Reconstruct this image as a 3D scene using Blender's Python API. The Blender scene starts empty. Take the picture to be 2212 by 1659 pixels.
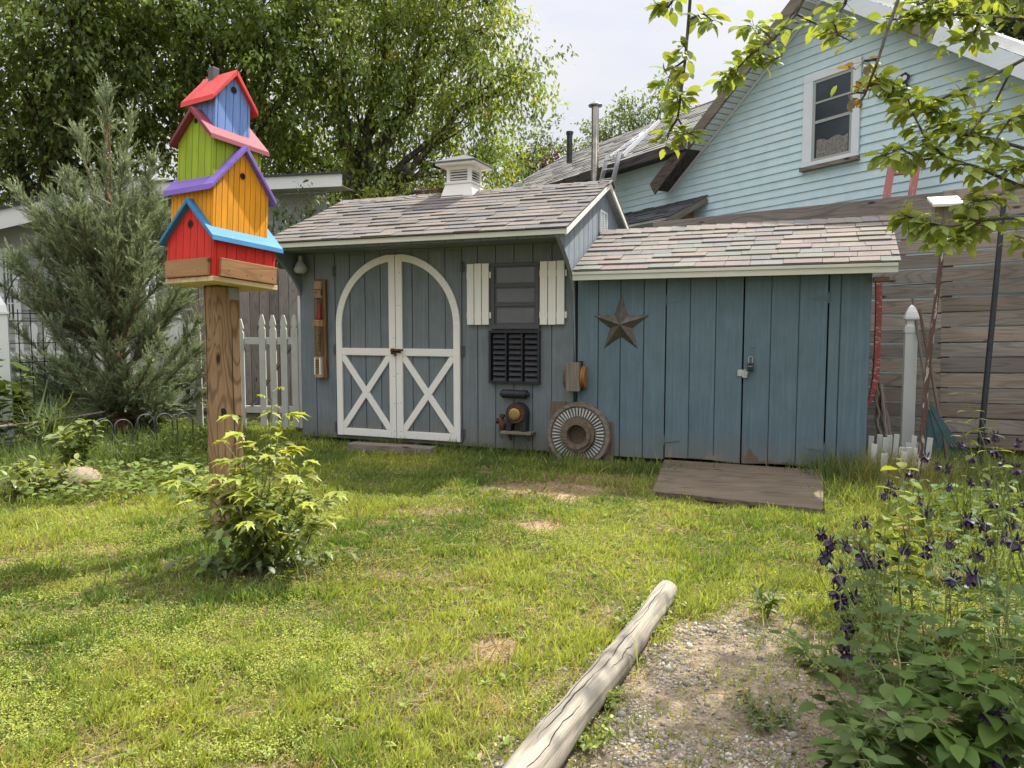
import bpy, bmesh, math, random
import numpy as np
from mathutils import Vector, Matrix

random.seed(7)
RNG = np.random.default_rng(7)
scene = bpy.context.scene
COL = scene.collection

# ------------------------------------------------------------------ survey
# lens and height of the photograph's camera, used to survey where things stand
FPX, CAM_H = 1600.0, 1.2
PITCH = math.atan(119.5 / FPX)
CP, SP = math.cos(PITCH), math.sin(PITCH)
EYE = np.array([0, 0, CAM_H])


def sight(px, py):
    u = (px - 1106) / FPX
    v = (py - 829.5) / FPX
    return np.array([u, CP - v * SP, -SP - v * CP])


def gnd(px, py, z=0.0):
    r = sight(px, py)
    return EYE + r * (z - CAM_H) / r[2]


def at(px, py, Y):
    r = sight(px, py)
    return EYE + r * (Y / r[1])


def zat(X, Y, py):
    v = (py - 829.5) / FPX
    return CAM_H - (v * Y * CP + Y * SP) / (CP - v * SP)


def unit(a):
    a = np.array(a, float)
    return a / np.linalg.norm(a)


class Fr:
    """local frame: x along, y = z cross x (into the thing), z up"""
    def __init__(s, o, x, z=(0, 0, 1)):
        s.o = np.array(o, float)
        s.z = unit(z)
        s.x = unit(x)
        s.y = np.cross(s.z, s.x)
        s.y /= np.linalg.norm(s.y)
        s.x = np.cross(s.y, s.z)

    def __call__(s, x, y, z):
        return s.o + s.x * x + s.y * y + s.z * z

    def loc(s, x, y, z):
        f = Fr((0, 0, 0), s.x, s.z)
        f.o = s(x, y, z)
        return f

    def turn(s, axis, ang):
        a = {'x': s.x, 'y': s.y, 'z': s.z}[axis]
        M = np.array(Matrix.Rotation(ang, 3, Vector(a)))
        return Fr(s.o, M @ s.x, M @ s.z)

    def px(s, px, py, y=0.0):
        r = sight(px, py)
        q = s.o + s.y * y
        t = np.dot(q - EYE, s.y) / np.dot(r, s.y)
        p = EYE + r * t - s.o
        return float(np.dot(p, s.x)), float(np.dot(p, s.z))


WORLD = Fr((0, 0, 0), (1, 0, 0))

# ------------------------------------------------------------------ objects


def tag(o, label=None, cat=None, group=None, kind=None):
    if label: o['label'] = label
    if cat: o['category'] = cat
    if group: o['group'] = group
    if kind: o['kind'] = kind
    return o


def thing(name, label, cat, loc, group=None):
    o = bpy.data.objects.new(name, None)
    o.empty_display_size = 0.1
    COL.objects.link(o)
    o.location = Vector(loc)
    return tag(o, label, cat, group)


def attach(o, parent):
    o.parent = parent
    if parent.type == 'EMPTY':
        o.matrix_parent_inverse = Matrix.Translation(-parent.location)
    return o


def finish(me, name, mat, parent, smooth=False, bevel=0):
    if mat: me.materials.append(mat)
    if smooth:
        me.polygons.foreach_set('use_smooth', [True] * len(me.polygons))
    o = bpy.data.objects.new(name, me)
    COL.objects.link(o)
    if parent is not None: attach(o, parent)
    if bevel:
        b = o.modifiers.new('bevel', 'BEVEL')
        b.width = bevel
        b.segments = 2
        b.limit_method = 'ANGLE'
        b.angle_limit = math.radians(40)
    return o


class MB:
    """collects shapes, builds them as one mesh; 'gc' holds plank coordinates, 'col' colours"""
    def __init__(s):
        s.v, s.f, s.g, s.c = [], [], [], []
        s.col = (1, 1, 1)

    def add(s, verts, faces, g=None, c=None):
        b = len(s.v)
        s.v += [tuple(map(float, p)) for p in verts]
        s.f += [[i + b for i in f] for f in faces]
        if g is None:
            off = (random.random() * 40, random.random() * 40, random.random() * 40)
            g = [(p[0] + off[0], p[1] + off[1], p[2] + off[2]) for p in verts]
        s.g += [tuple(map(float, p)) for p in g]
        s.c += [tuple(c or s.col)] * len(verts)
        return s

    def _g(s, L, grain):
        off = (random.random() * 40, random.random() * 40, random.random() * 40)
        k = {'x': (0, 1, 2), 'z': (2, 0, 1), 'y': (1, 0, 2)}[grain]
        return [(p[k[0]] + off[0], p[k[1]] + off[1], p[k[2]] + off[2]) for p in L]

    def local(s, fr, L, faces, grain='x', c=None):
        return s.add([fr(*p) for p in L], faces, s._g(L, grain), c)

    def box(s, fr, x0, x1, y0, y1, z0, z1, grain='x', c=None, taper=0):
        L = [(x0, y0, z0), (x1, y0, z0), (x1, y1, z0), (x0, y1, z0), (x0 + taper, y0 + taper, z1), (x1 - taper, y0 + taper, z1), (x1 - taper, y1 - taper, z1), (x0 + taper, y1 - taper, z1)]
        F = [(0, 3, 2, 1), (4, 5, 6, 7), (0, 1, 5, 4), (1, 2, 6, 5), (2, 3, 7, 6), (3, 0, 4, 7)]
        return s.local(fr, L, F, grain, c)

    def prism(s, fr, pts, y0, y1, grain='x', c=None):
        n = len(pts)
        L = [(p[0], y0, p[1]) for p in pts] + [(p[0], y1, p[1]) for p in pts]
        F = [tuple(range(n)), tuple(range(2 * n - 1, n - 1, -1))]
        F += [(i, n + i, n + (i + 1) % n, (i + 1) % n) for i in range(n)]
        return s.local(fr, L, F, grain, c)

    def band(s, fr, outer, inner, y0, y1, grain='x', closed=False, c=None):
        """strip between two polylines in the x-z plane, extruded along y"""
        n = len(outer)
        m = n if closed else n - 1
        for i in range(m):
            j = (i + 1) % n
            s.prism(fr, [outer[i], outer[j], inner[j], inner[i]], y0, y1, grain, c)
        return s

    def beam(s, a, b, w, h, up=(0, 0, 1), c=None):
        a, b = np.array(a, float), np.array(b, float)
        x = b - a
        L = np.linalg.norm(x)
        z = np.array(up, float) - unit(x) * np.dot(up, unit(x))
        fr = Fr(a, x, z)
        return s.box(fr, 0, L, -w / 2, w / 2, -h / 2, h / 2, 'x', c)

    def tube(s, pts, rad, n=8, c=None, jitter=0.0):
        pts = [np.array(p, float) for p in pts]
        if not hasattr(rad, '__len__'): rad = [rad] * len(pts)
        V, G, F = [], [], []
        ref = None
        run = 0
        off = random.random() * 40
        for i, p in enumerate(pts):
            t = unit(pts[min(i + 1, len(pts) - 1)] - pts[max(i - 1, 0)])
            if ref is None:
                ref = np.cross(t, (0.3, 0.2, 1) if abs(t[2]) < .9 else (1, 0, 0.1))
            ref = unit(ref - t * np.dot(ref, t))
            bi = np.cross(t, ref)
            if i: run += np.linalg.norm(p - pts[i - 1])
            for k in range(n):
                a = 2 * math.pi * k / n
                r = rad[i] * (1 + jitter * (random.random() - .5))
                d = ref * math.cos(a) + bi * math.sin(a)
                V.append(p + d * r)
                G.append((run + off, d[0] * rad[i] + off, d[1] * rad[i] + d[2] * rad[i]))
        m = len(pts)
        for i in range(m - 1):
            for k in range(n):
                a, b = i * n + k, i * n + (k + 1) % n
                F.append((a, b, b + n, a + n))
        F.append(tuple(range(n - 1, -1, -1)))
        F.append(tuple((m - 1) * n + k for k in range(n)))
        return s.add(V, F, G, c)

    def lathe(s, fr, prof, n=20, c=None, cap=True):
        V, F, G = [], [], []
        off = random.random() * 40
        for r, z in prof:
            for k in range(n):
                a = 2 * math.pi * k / n
                V.append(fr(r * math.cos(a), r * math.sin(a), z))
                G.append((z + off, r * math.cos(a), r * math.sin(a)))
        m = len(prof)
        for i in range(m - 1):
            for k in range(n):
                a, b = i * n + k, i * n + (k + 1) % n
                F.append((a, b, b + n, a + n))
        if cap:
            F.append(tuple(range(n - 1, -1, -1)))
            F.append(tuple((m - 1) * n + k for k in range(n)))
        return s.add(V, F, G, c)

    def build(s, name, mat, parent=None, smooth=False, bevel=0):
        me = bpy.data.meshes.new(name)
        me.from_pydata(s.v, [], s.f)
        a = me.attributes.new('gc', 'FLOAT_VECTOR', 'POINT')
        a.data.foreach_set('vector', np.array(s.g, np.float32).ravel())
        c = me.attributes.new('col', 'FLOAT_COLOR', 'POINT')
        cc = np.ones((len(s.v), 4), np.float32)
        cc[:, :3] = s.c
        c.data.foreach_set('color', cc.ravel())
        bm = bmesh.new()
        bm.from_mesh(me)
        bmesh.ops.recalc_face_normals(bm, faces=bm.faces)
        bm.to_mesh(me)
        bm.free()
        o = finish(me, name, mat, parent, smooth, bevel)
        if smooth:
            try: me.set_sharp_from_angle(angle=math.radians(40))
            except Exception: pass
        return o


class Cloud:
    """many small pieces (leaves, blades, stones) of one part, built as one mesh with numpy"""
    def __init__(s):
        s.V, s.F, s.C, s.n = [], [], [], 0

    def inst(s, tmpl, P, D, N, L, W, C):
        tv, tf = tmpl
        tv = np.array(tv, float)
        P = np.asarray(P, float)
        n = len(P)
        D = D / np.maximum(np.linalg.norm(D, axis=1, keepdims=True), 1e-9)
        S = np.cross(D, N)
        S /= np.maximum(np.linalg.norm(S, axis=1, keepdims=True), 1e-9)
        N = np.cross(S, D)
        L = np.broadcast_to(np.asarray(L, float), (n,))
        W = np.broadcast_to(np.asarray(W, float), (n,))
        V = P[:, None] + (tv[None, :, 1, None] * L[:, None, None]) * D[:, None] + (tv[None, :, 0, None] * W[:, None, None]) * S[:, None] + (tv[None, :, 2, None] * L[:, None, None]) * N[:, None]
        k = len(tv)
        base = s.n + np.arange(n)[:, None] * k
        for f in tf:
            s.F.append(base + np.array(f)[None])
        s.V.append(V.reshape(-1, 3))
        C = np.broadcast_to(np.asarray(C, float), (n, 3))
        s.C.append(np.repeat(C, k, axis=0))
        s.n += n * k
        return s

    def build(s, name, mat, parent=None, smooth=False):
        V = np.concatenate(s.V).astype(np.float32)
        C = np.ones((len(V), 4), np.float32)
        C[:, :3] = np.concatenate(s.C)
        me = bpy.data.meshes.new(name)
        me.vertices.add(len(V))
        me.vertices.foreach_set('co', V.ravel())
        idx = np.concatenate([f.ravel() for f in s.F]).astype(np.int32)
        tot = np.concatenate([np.full(len(f), f.shape[1], np.int32) for f in s.F])
        start = np.concatenate([[0], np.cumsum(tot)[:-1]]).astype(np.int32)
        me.loops.add(len(idx))
        me.loops.foreach_set('vertex_index', idx)
        me.polygons.add(len(tot))
        me.polygons.foreach_set('loop_start', start)
        try: me.polygons.foreach_set('loop_total', tot)
        except Exception: pass
        c = me.attributes.new('col', 'FLOAT_COLOR', 'POINT')
        c.data.foreach_set('color', C.ravel())
        me.update(calc_edges=True)
        return finish(me, name, mat, parent, smooth)


def rnd(n, lo=-1, hi=1):
    return RNG.uniform(lo, hi, (n, 3))


def jit(col, n, amt=.25):
    c = np.array(col)[None] * (1 + RNG.uniform(-amt, amt, (n, 1)))
    c = c * (1 + RNG.uniform(-.08, .08, (n, 3)))
    return np.clip(c, .002, 1)


def vnoise(x, y, s, seed=0):
    r = np.random.default_rng(seed).random((64, 64))
    x, y = np.asarray(x) / s + 1000.3, np.asarray(y) / s + 1000.7
    i, j = np.floor(x).astype(int), np.floor(y).astype(int)
    u, v = x - i, y - j
    u, v = u * u * (3 - 2 * u), v * v * (3 - 2 * v)
    g = lambda a, b: r[a % 64, b % 64]
    return (g(i, j) * (1 - u) + g(i + 1, j) * u) * (1 - v) + (g(i, j + 1) * (1 - u) + g(i + 1, j + 1) * u) * v


# leaf templates: (across, along, up)
LEAF4 = ([(0, 0, 0), (-.5, .45, .06), (0, 1, -.08), (.5, .45, .06), (0, .5, 0)], [(0, 3, 4), (0, 4, 1), (1, 4, 2), (4, 3, 2)])
BLADE = ([(-.5, 0, 0), (.5, 0, 0), (-.4, .55, .06), (.4, .55, .06), (0, 1, .3)], [(0, 1, 3, 2), (2, 3, 4)])
NEEDLE = ([(-.5, 0, 0), (.5, 0, 0), (.35, .6, .05), (0, 1, .02), (-.35, .6, .05)], [(0, 1, 2, 3, 4)])
LEAF9 = ([(0, 0, 0), (-.38, .2, .05), (0, .22, 0), (.38, .2, .05), (-.5, .45, .07), (0, .5, .02), (.5, .45, .07), (-.33, .75, .04), (0, .77, 0), (.33, .75, .04), (0, 1, -.1)],
         [(0, 2, 1), (0, 3, 2), (1, 2, 5, 4), (2, 3, 6, 5), (4, 5, 8, 7), (5, 6, 9, 8), (7, 8, 10), (8, 9, 10)])
LOBED = ([(0, 0, 0), (-.30, .12, .03), (-.62, .30, .06), (-.34, .36, .03), (-.52, .62, .05), (-.22, .66, .02), (0, 1, -.12), (.22, .66, .02), (.52, .62, .05), (.34, .36, .03), (.62, .30, .06), (.30, .12, .03), (0, .40, 0), (0, .70, -.02)],
         [(0, 12, 1), (1, 12, 3, 2), (3, 12, 13, 5), (3, 5, 4), (5, 13, 6), (0, 11, 12), (11, 10, 9, 12), (9, 7, 13, 12), (9, 8, 7), (7, 6, 13)])
t_ = (1 + 5 ** .5) / 2
ICO = (np.array([(-1, t_, 0), (1, t_, 0), (-1, -t_, 0), (1, -t_, 0), (0, -1, t_), (0, 1, t_), (0, -1, -t_), (0, 1, -t_), (t_, 0, -1), (t_, 0, 1), (-t_, 0, -1), (-t_, 0, 1)]) / 1.902,
       [(0, 11, 5), (0, 5, 1), (0, 1, 7), (0, 7, 10), (0, 10, 11), (1, 5, 9), (5, 11, 4), (11, 10, 2), (10, 7, 6), (7, 1, 8), (3, 9, 4), (3, 4, 2), (3, 2, 6), (3, 6, 8), (3, 8, 9), (4, 9, 5), (2, 4, 11), (6, 2, 10), (8, 6, 7), (9, 8, 1)])

# ------------------------------------------------------------------ materials


def new_mat(name):
    m = bpy.data.materials.new(name)
    m.use_nodes = True
    nt = m.node_tree
    nt.nodes.clear()
    out = nt.nodes.new('ShaderNodeOutputMaterial')
    return m, nt, out


def N(nt, t, **kw):
    n = nt.nodes.new('ShaderNode' + t)
    for k, v in kw.items():
        if k in n.inputs:
            if isinstance(v, bpy.types.NodeSocket): nt.links.new(v, n.inputs[k])
            else: n.inputs[k].default_value = v
        else: setattr(n, k, v)
    return n


def rgba(c): return (c[0], c[1], c[2], 1)


def coords(nt, src, scale):
    if src in ('gc', 'col'):
        v = N(nt, 'Attribute', attribute_name=src).outputs['Vector']
    else:
        v = N(nt, 'TexCoord').outputs[src]
    m = N(nt, 'Mapping')
    m.inputs['Scale'].default_value = scale
    nt.links.new(v, m.inputs['Vector'])
    return m.outputs[0]


def noise(nt, vec, scale, detail=4, rough=.55, dist=0):
    n = N(nt, 'TexNoise', Scale=scale, Detail=detail, Roughness=rough, Distortion=dist)
    nt.links.new(vec, n.inputs['Vector'])
    return n.outputs['Fac']


def ramp(nt, fac, stops):
    r = N(nt, 'ValToRGB')
    e = r.color_ramp.elements
    while len(e) < len(stops): e.new(.5)
    for i, (p, c) in enumerate(stops):
        e[i].position = p
        e[i].color = rgba(c) if hasattr(c, '__len__') else (c, c, c, 1)
    nt.links.new(fac, r.inputs[0])
    return r.outputs[0]


def mix(nt, fac, a, b, mode='MIX'):
    m = nt.nodes.new('ShaderNodeMix')
    m.data_type = 'RGBA'
    m.blend_type = mode
    for sock, v in ((m.inputs[0], fac), (m.inputs[6], a), (m.inputs[7], b)):
        if isinstance(v, bpy.types.NodeSocket): nt.links.new(v, sock)
        elif hasattr(v, '__len__'): sock.default_value = rgba(v)
        else: sock.default_value = v
    return m.outputs[2]


def surf(nt, out, color, rough=.6, metal=0, bump=None, bstr=.3, bdist=.01, spec=.4):
    b = N(nt, 'BsdfPrincipled')
    for k, v in (('Base Color', color), ('Roughness', rough), ('Metallic', metal), ('Specular IOR Level', spec)):
        if isinstance(v, bpy.types.NodeSocket): nt.links.new(v, b.inputs[k])
        elif hasattr(v, '__len__'): b.inputs[k].default_value = rgba(v)
        else: b.inputs[k].default_value = v
    if bump is not None:
        bn = N(nt, 'Bump', Strength=bstr, Distance=bdist)
        nt.links.new(bump, bn.inputs['Height'])
        nt.links.new(bn.outputs[0], b.inputs['Normal'])
    nt.links.new(b.outputs[0], out.inputs[0])
    return b


def sc(c, k): return tuple(min(1, x * k) for x in c)


def mat_paint(name, c, rough=.6, var=.18, wear=None, wear_at=.62, usecol=False, stain=.25, src='gc', splash=None):
    m, nt, out = new_mat(name)
    long = coords(nt, src, (1.5, 22, 22))
    wide = coords(nt, src, (1, 1, 1))
    f = noise(nt, long, 2.2, 6, .65)
    g = noise(nt, wide, 5, 5, .6)
    base = ramp(nt, f, [(.25, sc(c, 1 - var)), (.7, sc(c, 1 + var * .6))])
    base = mix(nt, ramp(nt, g, [(.38, 0), (.66, stain)]), base, sc(c, .62))
    h = noise(nt, coords(nt, src, (.7, 2.5, 2.5)), 2.3, 3, .5)
    base = mix(nt, ramp(nt, h, [(.4, 0), (.62, .35)]), base, (min(1, c[0] * 1.18), c[1] * 1.02, c[2] * .96))
    if usecol:
        base = mix(nt, 1.0, base, N(nt, 'Attribute', attribute_name='col').outputs['Color'], 'MULTIPLY')
    if splash:       # mud splashed up from the ground and faint runs down the boards
        sp = N(nt, 'SeparateXYZ')
        nt.links.new(N(nt, 'TexCoord').outputs['Object'], sp.inputs[0])
        mp = N(nt, 'MapRange')
        for k_, q_ in zip(('From Min', 'From Max', 'To Min', 'To Max'), (.03, .55, .62, -.25)): mp.inputs[k_].default_value = q_
        nt.links.new(sp.outputs[2], mp.inputs['Value'])
        ad = N(nt, 'Math', operation='ADD')
        nt.links.new(mp.outputs[0], ad.inputs[0])
        nt.links.new(noise(nt, coords(nt, 'Object', (9, 9, 5)), 2, 7, .72), ad.inputs[1])
        base = mix(nt, ramp(nt, ad.outputs[0], [(.62, 0), (1.0, .65)]), base, splash)
        runs = noise(nt, coords(nt, 'gc', (.5, 30, 30)), 1.3, 5, .7)
        base = mix(nt, ramp(nt, runs, [(.52, 0), (.72, .38)]), base, sc(c, 1.45))
    if wear:
        w = noise(nt, coords(nt, src, (6, 30, 30)), 1.6, 8, .7)
        base = mix(nt, ramp(nt, w, [(wear_at, 0), (wear_at + .03, 1)]), base, wear)
    surf(nt, out, base, rough, 0, f, .25, .004)
    return m


def mat_wood(name, dark, light, rough=.8, stretch=14, knots=True, usecol=False, bstr=.5, rings=95, ringmix=.42, ringscale=(.45, 4.2, 4.2)):
    m, nt, out = new_mat(name)
    v = coords(nt, 'gc', (1.0, stretch, stretch))
    f = noise(nt, v, 3.0, 8, .7, .6)
    # growth rings of a flat-sawn board: contour lines of a stretched noise
    rg = noise(nt, coords(nt, 'gc', ringscale), 1.0, 2, .4, .3)
    mu = N(nt, 'Math', operation='MULTIPLY')
    nt.links.new(rg, mu.inputs[0])
    mu.inputs[1].default_value = rings
    sn = N(nt, 'Math', operation='SINE')
    nt.links.new(mu.outputs[0], sn.inputs[0])
    fac = mix(nt, ringmix, f, ramp(nt, sn.outputs[0], [(.0, 1), (.55, .75), (.95, .15)]))
    col = ramp(nt, fac, [(.22, dark), (.5, tuple((a + b) / 2 for a, b in zip(dark, light))), (.75, light)])
    big = noise(nt, coords(nt, 'gc', (1, 2, 2)), 1.8, 3)
    col = mix(nt, ramp(nt, big, [(.35, 0), (.7, .35)]), col, sc(dark, .75))
    if knots:
        vo = N(nt, 'TexVoronoi', Scale=1.7)
        nt.links.new(coords(nt, 'gc', (1.4, 4, 4)), vo.inputs['Vector'])
        k = ramp(nt, vo.outputs['Distance'], [(.05, 1), (.12, 0)])
        col = mix(nt, k, col, sc(dark, .3))
    if usecol:
        col = mix(nt, 1.0, col, N(nt, 'Attribute', attribute_name='col').outputs['Color'], 'MULTIPLY')
    surf(nt, out, col, rough, 0, fac, bstr, .004, .25)
    return m


def mat_plain(name, c, rough=.5, metal=0, var=.25, scale=30, bstr=.3, src='Object'):
    m, nt, out = new_mat(name)
    f = noise(nt, coords(nt, src, (1, 1, 1)), scale, 6, .65)
    col = ramp(nt, f, [(.3, sc(c, 1 - var)), (.7, sc(c, 1 + var))])
    r = ramp(nt, f, [(.3, min(1, rough * 1.2)), (.7, rough * .8)])
    surf(nt, out, col, r, metal, f, bstr, .003)
    return m


def mat_leaf(name, trans=.42, rough=.45, gloss=.07, tint=(1.25, 1.15, .55)):
    m, nt, out = new_mat(name)
    c = N(nt, 'Attribute', attribute_name='col').outputs['Color']
    f = noise(nt, coords(nt, 'Object', (1, 1, 1)), 26, 3)
    c = mix(nt, ramp(nt, f, [(.35, .3), (.65, 0)]), c, mix(nt, 1.0, c, (.6, .66, .6), 'MULTIPLY'))
    d = N(nt, 'BsdfDiffuse', Color=c)
    t = N(nt, 'BsdfTranslucent', Color=mix(nt, 1.0, c, tint, 'MULTIPLY'))
    g = N(nt, 'BsdfGlossy', Roughness=rough, Color=(.8, .85, .8, 1))
    m1 = N(nt, 'MixShader')
    m1.inputs[0].default_value = trans
    nt.links.new(d.outputs[0], m1.inputs[1])
    nt.links.new(t.outputs[0], m1.inputs[2])
    m2 = N(nt, 'MixShader')
    m2.inputs[0].default_value = gloss * .5
    nt.links.new(m1.outputs[0], m2.inputs[1])
    nt.links.new(g.outputs[0], m2.inputs[2])
    nt.links.new(m2.outputs[0], out.inputs[0])
    return m


def mat_shingle(name):
    m, nt, out = new_mat(name)
    c = N(nt, 'Attribute', attribute_name='col').outputs['Color']
    f = noise(nt, coords(nt, 'gc', (1, 1, 1)), 160, 4, .8)
    s = noise(nt, coords(nt, 'Object', (1, 1, 1)), 2.2, 5, .65)
    col = mix(nt, 1.0, c, ramp(nt, f, [(.28, .45), (.5, .95), (.72, 1.5)]), 'MULTIPLY')
    col = mix(nt, ramp(nt, s, [(.42, 0), (.7, .38)]), col, (.09, .10, .09))
    surf(nt, out, col, .95, 0, f, .6, .004, .15)
    return m


M = {}
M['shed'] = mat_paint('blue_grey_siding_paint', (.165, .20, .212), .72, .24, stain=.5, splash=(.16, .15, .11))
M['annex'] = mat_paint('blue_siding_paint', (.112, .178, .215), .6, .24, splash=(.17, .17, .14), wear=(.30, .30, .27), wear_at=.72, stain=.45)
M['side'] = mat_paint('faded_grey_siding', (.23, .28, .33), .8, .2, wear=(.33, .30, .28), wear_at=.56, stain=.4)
M['soffit'] = M['shed']
M['white'] = mat_paint('cream_white_trim_paint', (.80, .80, .735), .55, .06, wear=(.42, .38, .30), wear_at=.78, stain=.10)
M['fascia'] = mat_paint('pale_green_grey_fascia', (.60, .63, .53), .6, .08, stain=.2)
M['shingle'] = mat_shingle('weathered_shingle')
M['grey_frame'] = mat_paint('charcoal_frame_paint', (.075, .08, .088), .55, .1)
M['grey_glass'] = mat_plain('dusty_grey_pane', (.13, .135, .145), .18, 0, .15, 4, .05)
M['garage_trim'] = mat_paint('white_garage_trim', (.72, .74, .70), .5, .05, stain=.12)
M['iron'] = mat_plain('black_cast_iron', (.028, .030, .034), .5, .2, .35, 60, .6)
M['rust'] = mat_plain('rusty_metal', (.10, .048, .028), .75, .3, .45, 70, .6)
M['bronze'] = mat_plain('aged_bronze', (.125, .115, .095), .5, .6, .25, 25, .25)
M['brass'] = mat_plain('tarnished_brass', (.36, .24, .09), .5, .5, .3, 60, .4)
M['galv'] = mat_plain('galvanised_steel', (.50, .51, .52), .32, .95, .15, 14, .1)
M['alu'] = mat_plain('dull_aluminium', (.62, .63, .64), .4, .85, .12, 12, .1)
M['steel_dark'] = mat_plain('dark_steel', (.055, .058, .065), .45, .5, .25, 30, .2)
M['hole'] = mat_plain('dark_inside', (.012, .011, .01), .9)  # near-black colour stands in for shade inside holes, gaps and cracks
M['wood_grey'] = mat_wood('weathered_grey_wood', (.09, .078, .062), (.29, .25, .205), .9, 20, ringmix=.2)
M['wood_old'] = mat_wood('old_brown_wood', (.07, .052, .038), (.225, .17, .12), .88, 18, ringmix=.22)
M['wood_post'] = mat_wood('treated_post_wood', (.12, .066, .032), (.37, .235, .125), .8, 14, ringmix=.36, rings=85, ringscale=(1.5, 5.5, 5.5))
M['wood_board'] = mat_wood('cedar_board', (.24, .12, .052), (.40, .22, .10), .65, 14, ringmix=.2)
M['wood_pale'] = mat_wood('pale_new_pine', (.42, .30, .15), (.66, .52, .30), .6, 12)
M['wood_log'] = mat_wood('bleached_log', (.085, .074, .058), (.43, .39, .31), .95, 26, False, rings=90, ringmix=.2, bstr=1.0)
M['fence'] = mat_wood('stained_fence_board', (.15, .122, .098), (.38, .325, .27), .75, 22, usecol=True, rings=150, ringmix=.22)
M['plank_fence'] = mat_wood('grey_fence_plank', (.13, .115, .105), (.34, .30, .27), .9, 22, usecol=True, ringmix=.2, rings=140)
M['deck'] = mat_wood('weathered_ramp_plank', (.06, .046, .03), (.21, .165, .115), .95, 24, ringmix=.2, rings=140)
M['vinyl'] = mat_plain('white_vinyl', (.74, .76, .72), .4, 0, .05, 3, .05)
M['picket'] = mat_paint('chalky_white_picket', (.56, .58, .52), .8, .15, wear=(.30, .28, .23), wear_at=.66, stain=.4)
M['house'] = mat_paint('pale_aqua_siding', (.55, .725, .755), .5, .08, stain=.3, src='Object')
M['house_white'] = mat_paint('white_house_trim', (.68, .75, .78), .5, .08, stain=.15)
M['garage'] = mat_paint('white_garage_siding', (.36, .38, .36), .6, .06, stain=.15)
M['bark'] = mat_plain('bark', (.085, .068, .052), .95, 0, .45, 18, 1.0)
M['bark_red'] = mat_plain('red_brown_bark', (.20, .085, .05), .95, 0, .4, 24, 1.0)
M['stem'] = mat_plain('green_stem', (.14, .17, .05), .6, 0, .25, 30, .2)
M['twig'] = mat_plain('brown_twig', (.075, .065, .052), .8, 0, .3, 40, .5)
M['leaf'] = mat_leaf('leaf')
M['leaf_soft'] = mat_leaf('soft_leaf', .38, .5, .025)
M['grass'] = mat_leaf('grass_blade', .45, .5, .05, (1.2, 1.15, .6))
M['needle'] = mat_leaf('juniper_needle', .2, .6, .06, (1.1, 1.1, .8))
M['petal'] = mat_leaf('purple_petal', .3, .5, .08, (1.3, .8, 1.2))
# ================================================================== the blue shed
SH = Fr((.58, 6.855, 0), (math.cos(math.radians(22)), -math.sin(math.radians(22)), 0))
RIDGE_Y, RIDGE_Z = .947, 2.70
EAVE_Y, EAVE_Z = -.5, 2.062
SLOPE = (RIDGE_Z - EAVE_Z) / (RIDGE_Y - EAVE_Y)
SL, SR = -3.07, 0.0          # left and right end walls
DEPTH = 2 * RIDGE_Y


def roof_z(y): return RIDGE_Z - SLOPE * abs(y - RIDGE_Y)


def siding(mb, fr, cuts, zb, zt, y0, y1, gap=.011):
    """vertical boards with real grooves; cuts are the groove positions, zt a function or number"""
    for a, b in zip(cuts[:-1], cuts[1:]):
        a2, b2 = a + gap / 2, b - gap / 2
        ta, tb = (zt(a2), zt(b2)) if callable(zt) else (zt, zt)
        mid = (a2 + b2) / 2
        ba, bb = (zb(a2), zb(b2)) if callable(zb) else (zb, zb)
        pts = [(a2, ba), (b2, bb), (b2, tb)]
        if callable(zt) and zt(mid) > max(ta, tb) + .003: pts.append((mid, zt(mid)))
        pts.append((a2, ta))
        mb.prism(fr, pts, y0, y1, 'z')


def shingles(mb, fr, x0, x1, length, exposure, pal, tab=(.16, .34), skew=0.0):
    """fr: origin on the eave, x along it, y up the slope, z off the roof"""
    n = int(math.ceil(length / exposure))
    for i in range(n):
        y = i * exposure
        y1 = min(length, y + exposure + .05)
        x = x0 - random.uniform(0, .15)
        while x < x1:
            w = random.uniform(*tab)
            a, b = max(x0, x), min(x1, x + w)
            if b - a > .02:
                t = random.choice((.010, .011, .016, .019)) + random.uniform(0, .002)
                lift = random.uniform(0, .004)
                c = sc(random.choice(pal), random.uniform(.88, 1.08))
                yy = y + random.uniform(-.002, .002)
                g = .0018
                L = [(a + g, yy, 0), (b - g, yy, 0), (b - g, y1, 0), (a + g, y1, 0), (a + g, yy, t + lift), (b - g, yy, t + lift * .6), (b - g, y1, .004), (a + g, y1, .004)]
                mb.local(fr, L, [(0, 3, 2, 1), (4, 5, 6, 7), (0, 1, 5, 4), (1, 2, 6, 5), (2, 3, 7, 6), (3, 0, 4, 7)], 'x', c)
            x += w


PAL_MAIN = [(.195, .168, .145), (.172, .152, .136), (.20, .17, .148), (.168, .155, .142), (.158, .153, .15)]
PAL_ANNEX = [(.225, .198, .168), (.24, .20, .172), (.198, .19, .185), (.222, .212, .175), (.195, .20, .178), (.225, .185, .172)]

shed = thing('garden_shed', 'blue-grey shed with white arched double door and louvred cupola on its roof', 'shed', SH(-1.5, .9, 0))

# front wall: boards around the door opening
DL, DR, DM = -2.625, -1.145, -1.885
w = MB()
g0 = [SL + .01, -2.88, DL]
siding(w, SH, g0, .045, 2.0, -.012, .0)
siding(w, SH, [DL, -2.44, -2.255, -2.07, DM, -1.70, -1.515, -1.33, DR], 1.965, 2.0, -.012, 0, .008)
siding(w, SH, [DR, -.98, -.79, -.60, -.41, -.22, -.005], .045, 2.0, -.012, 0)
w.box(SH, SL + .01, SR - .005, .001, .03, .04, 2.0, 'z')
w.build('front_wall', M['shed'], shed)
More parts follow.
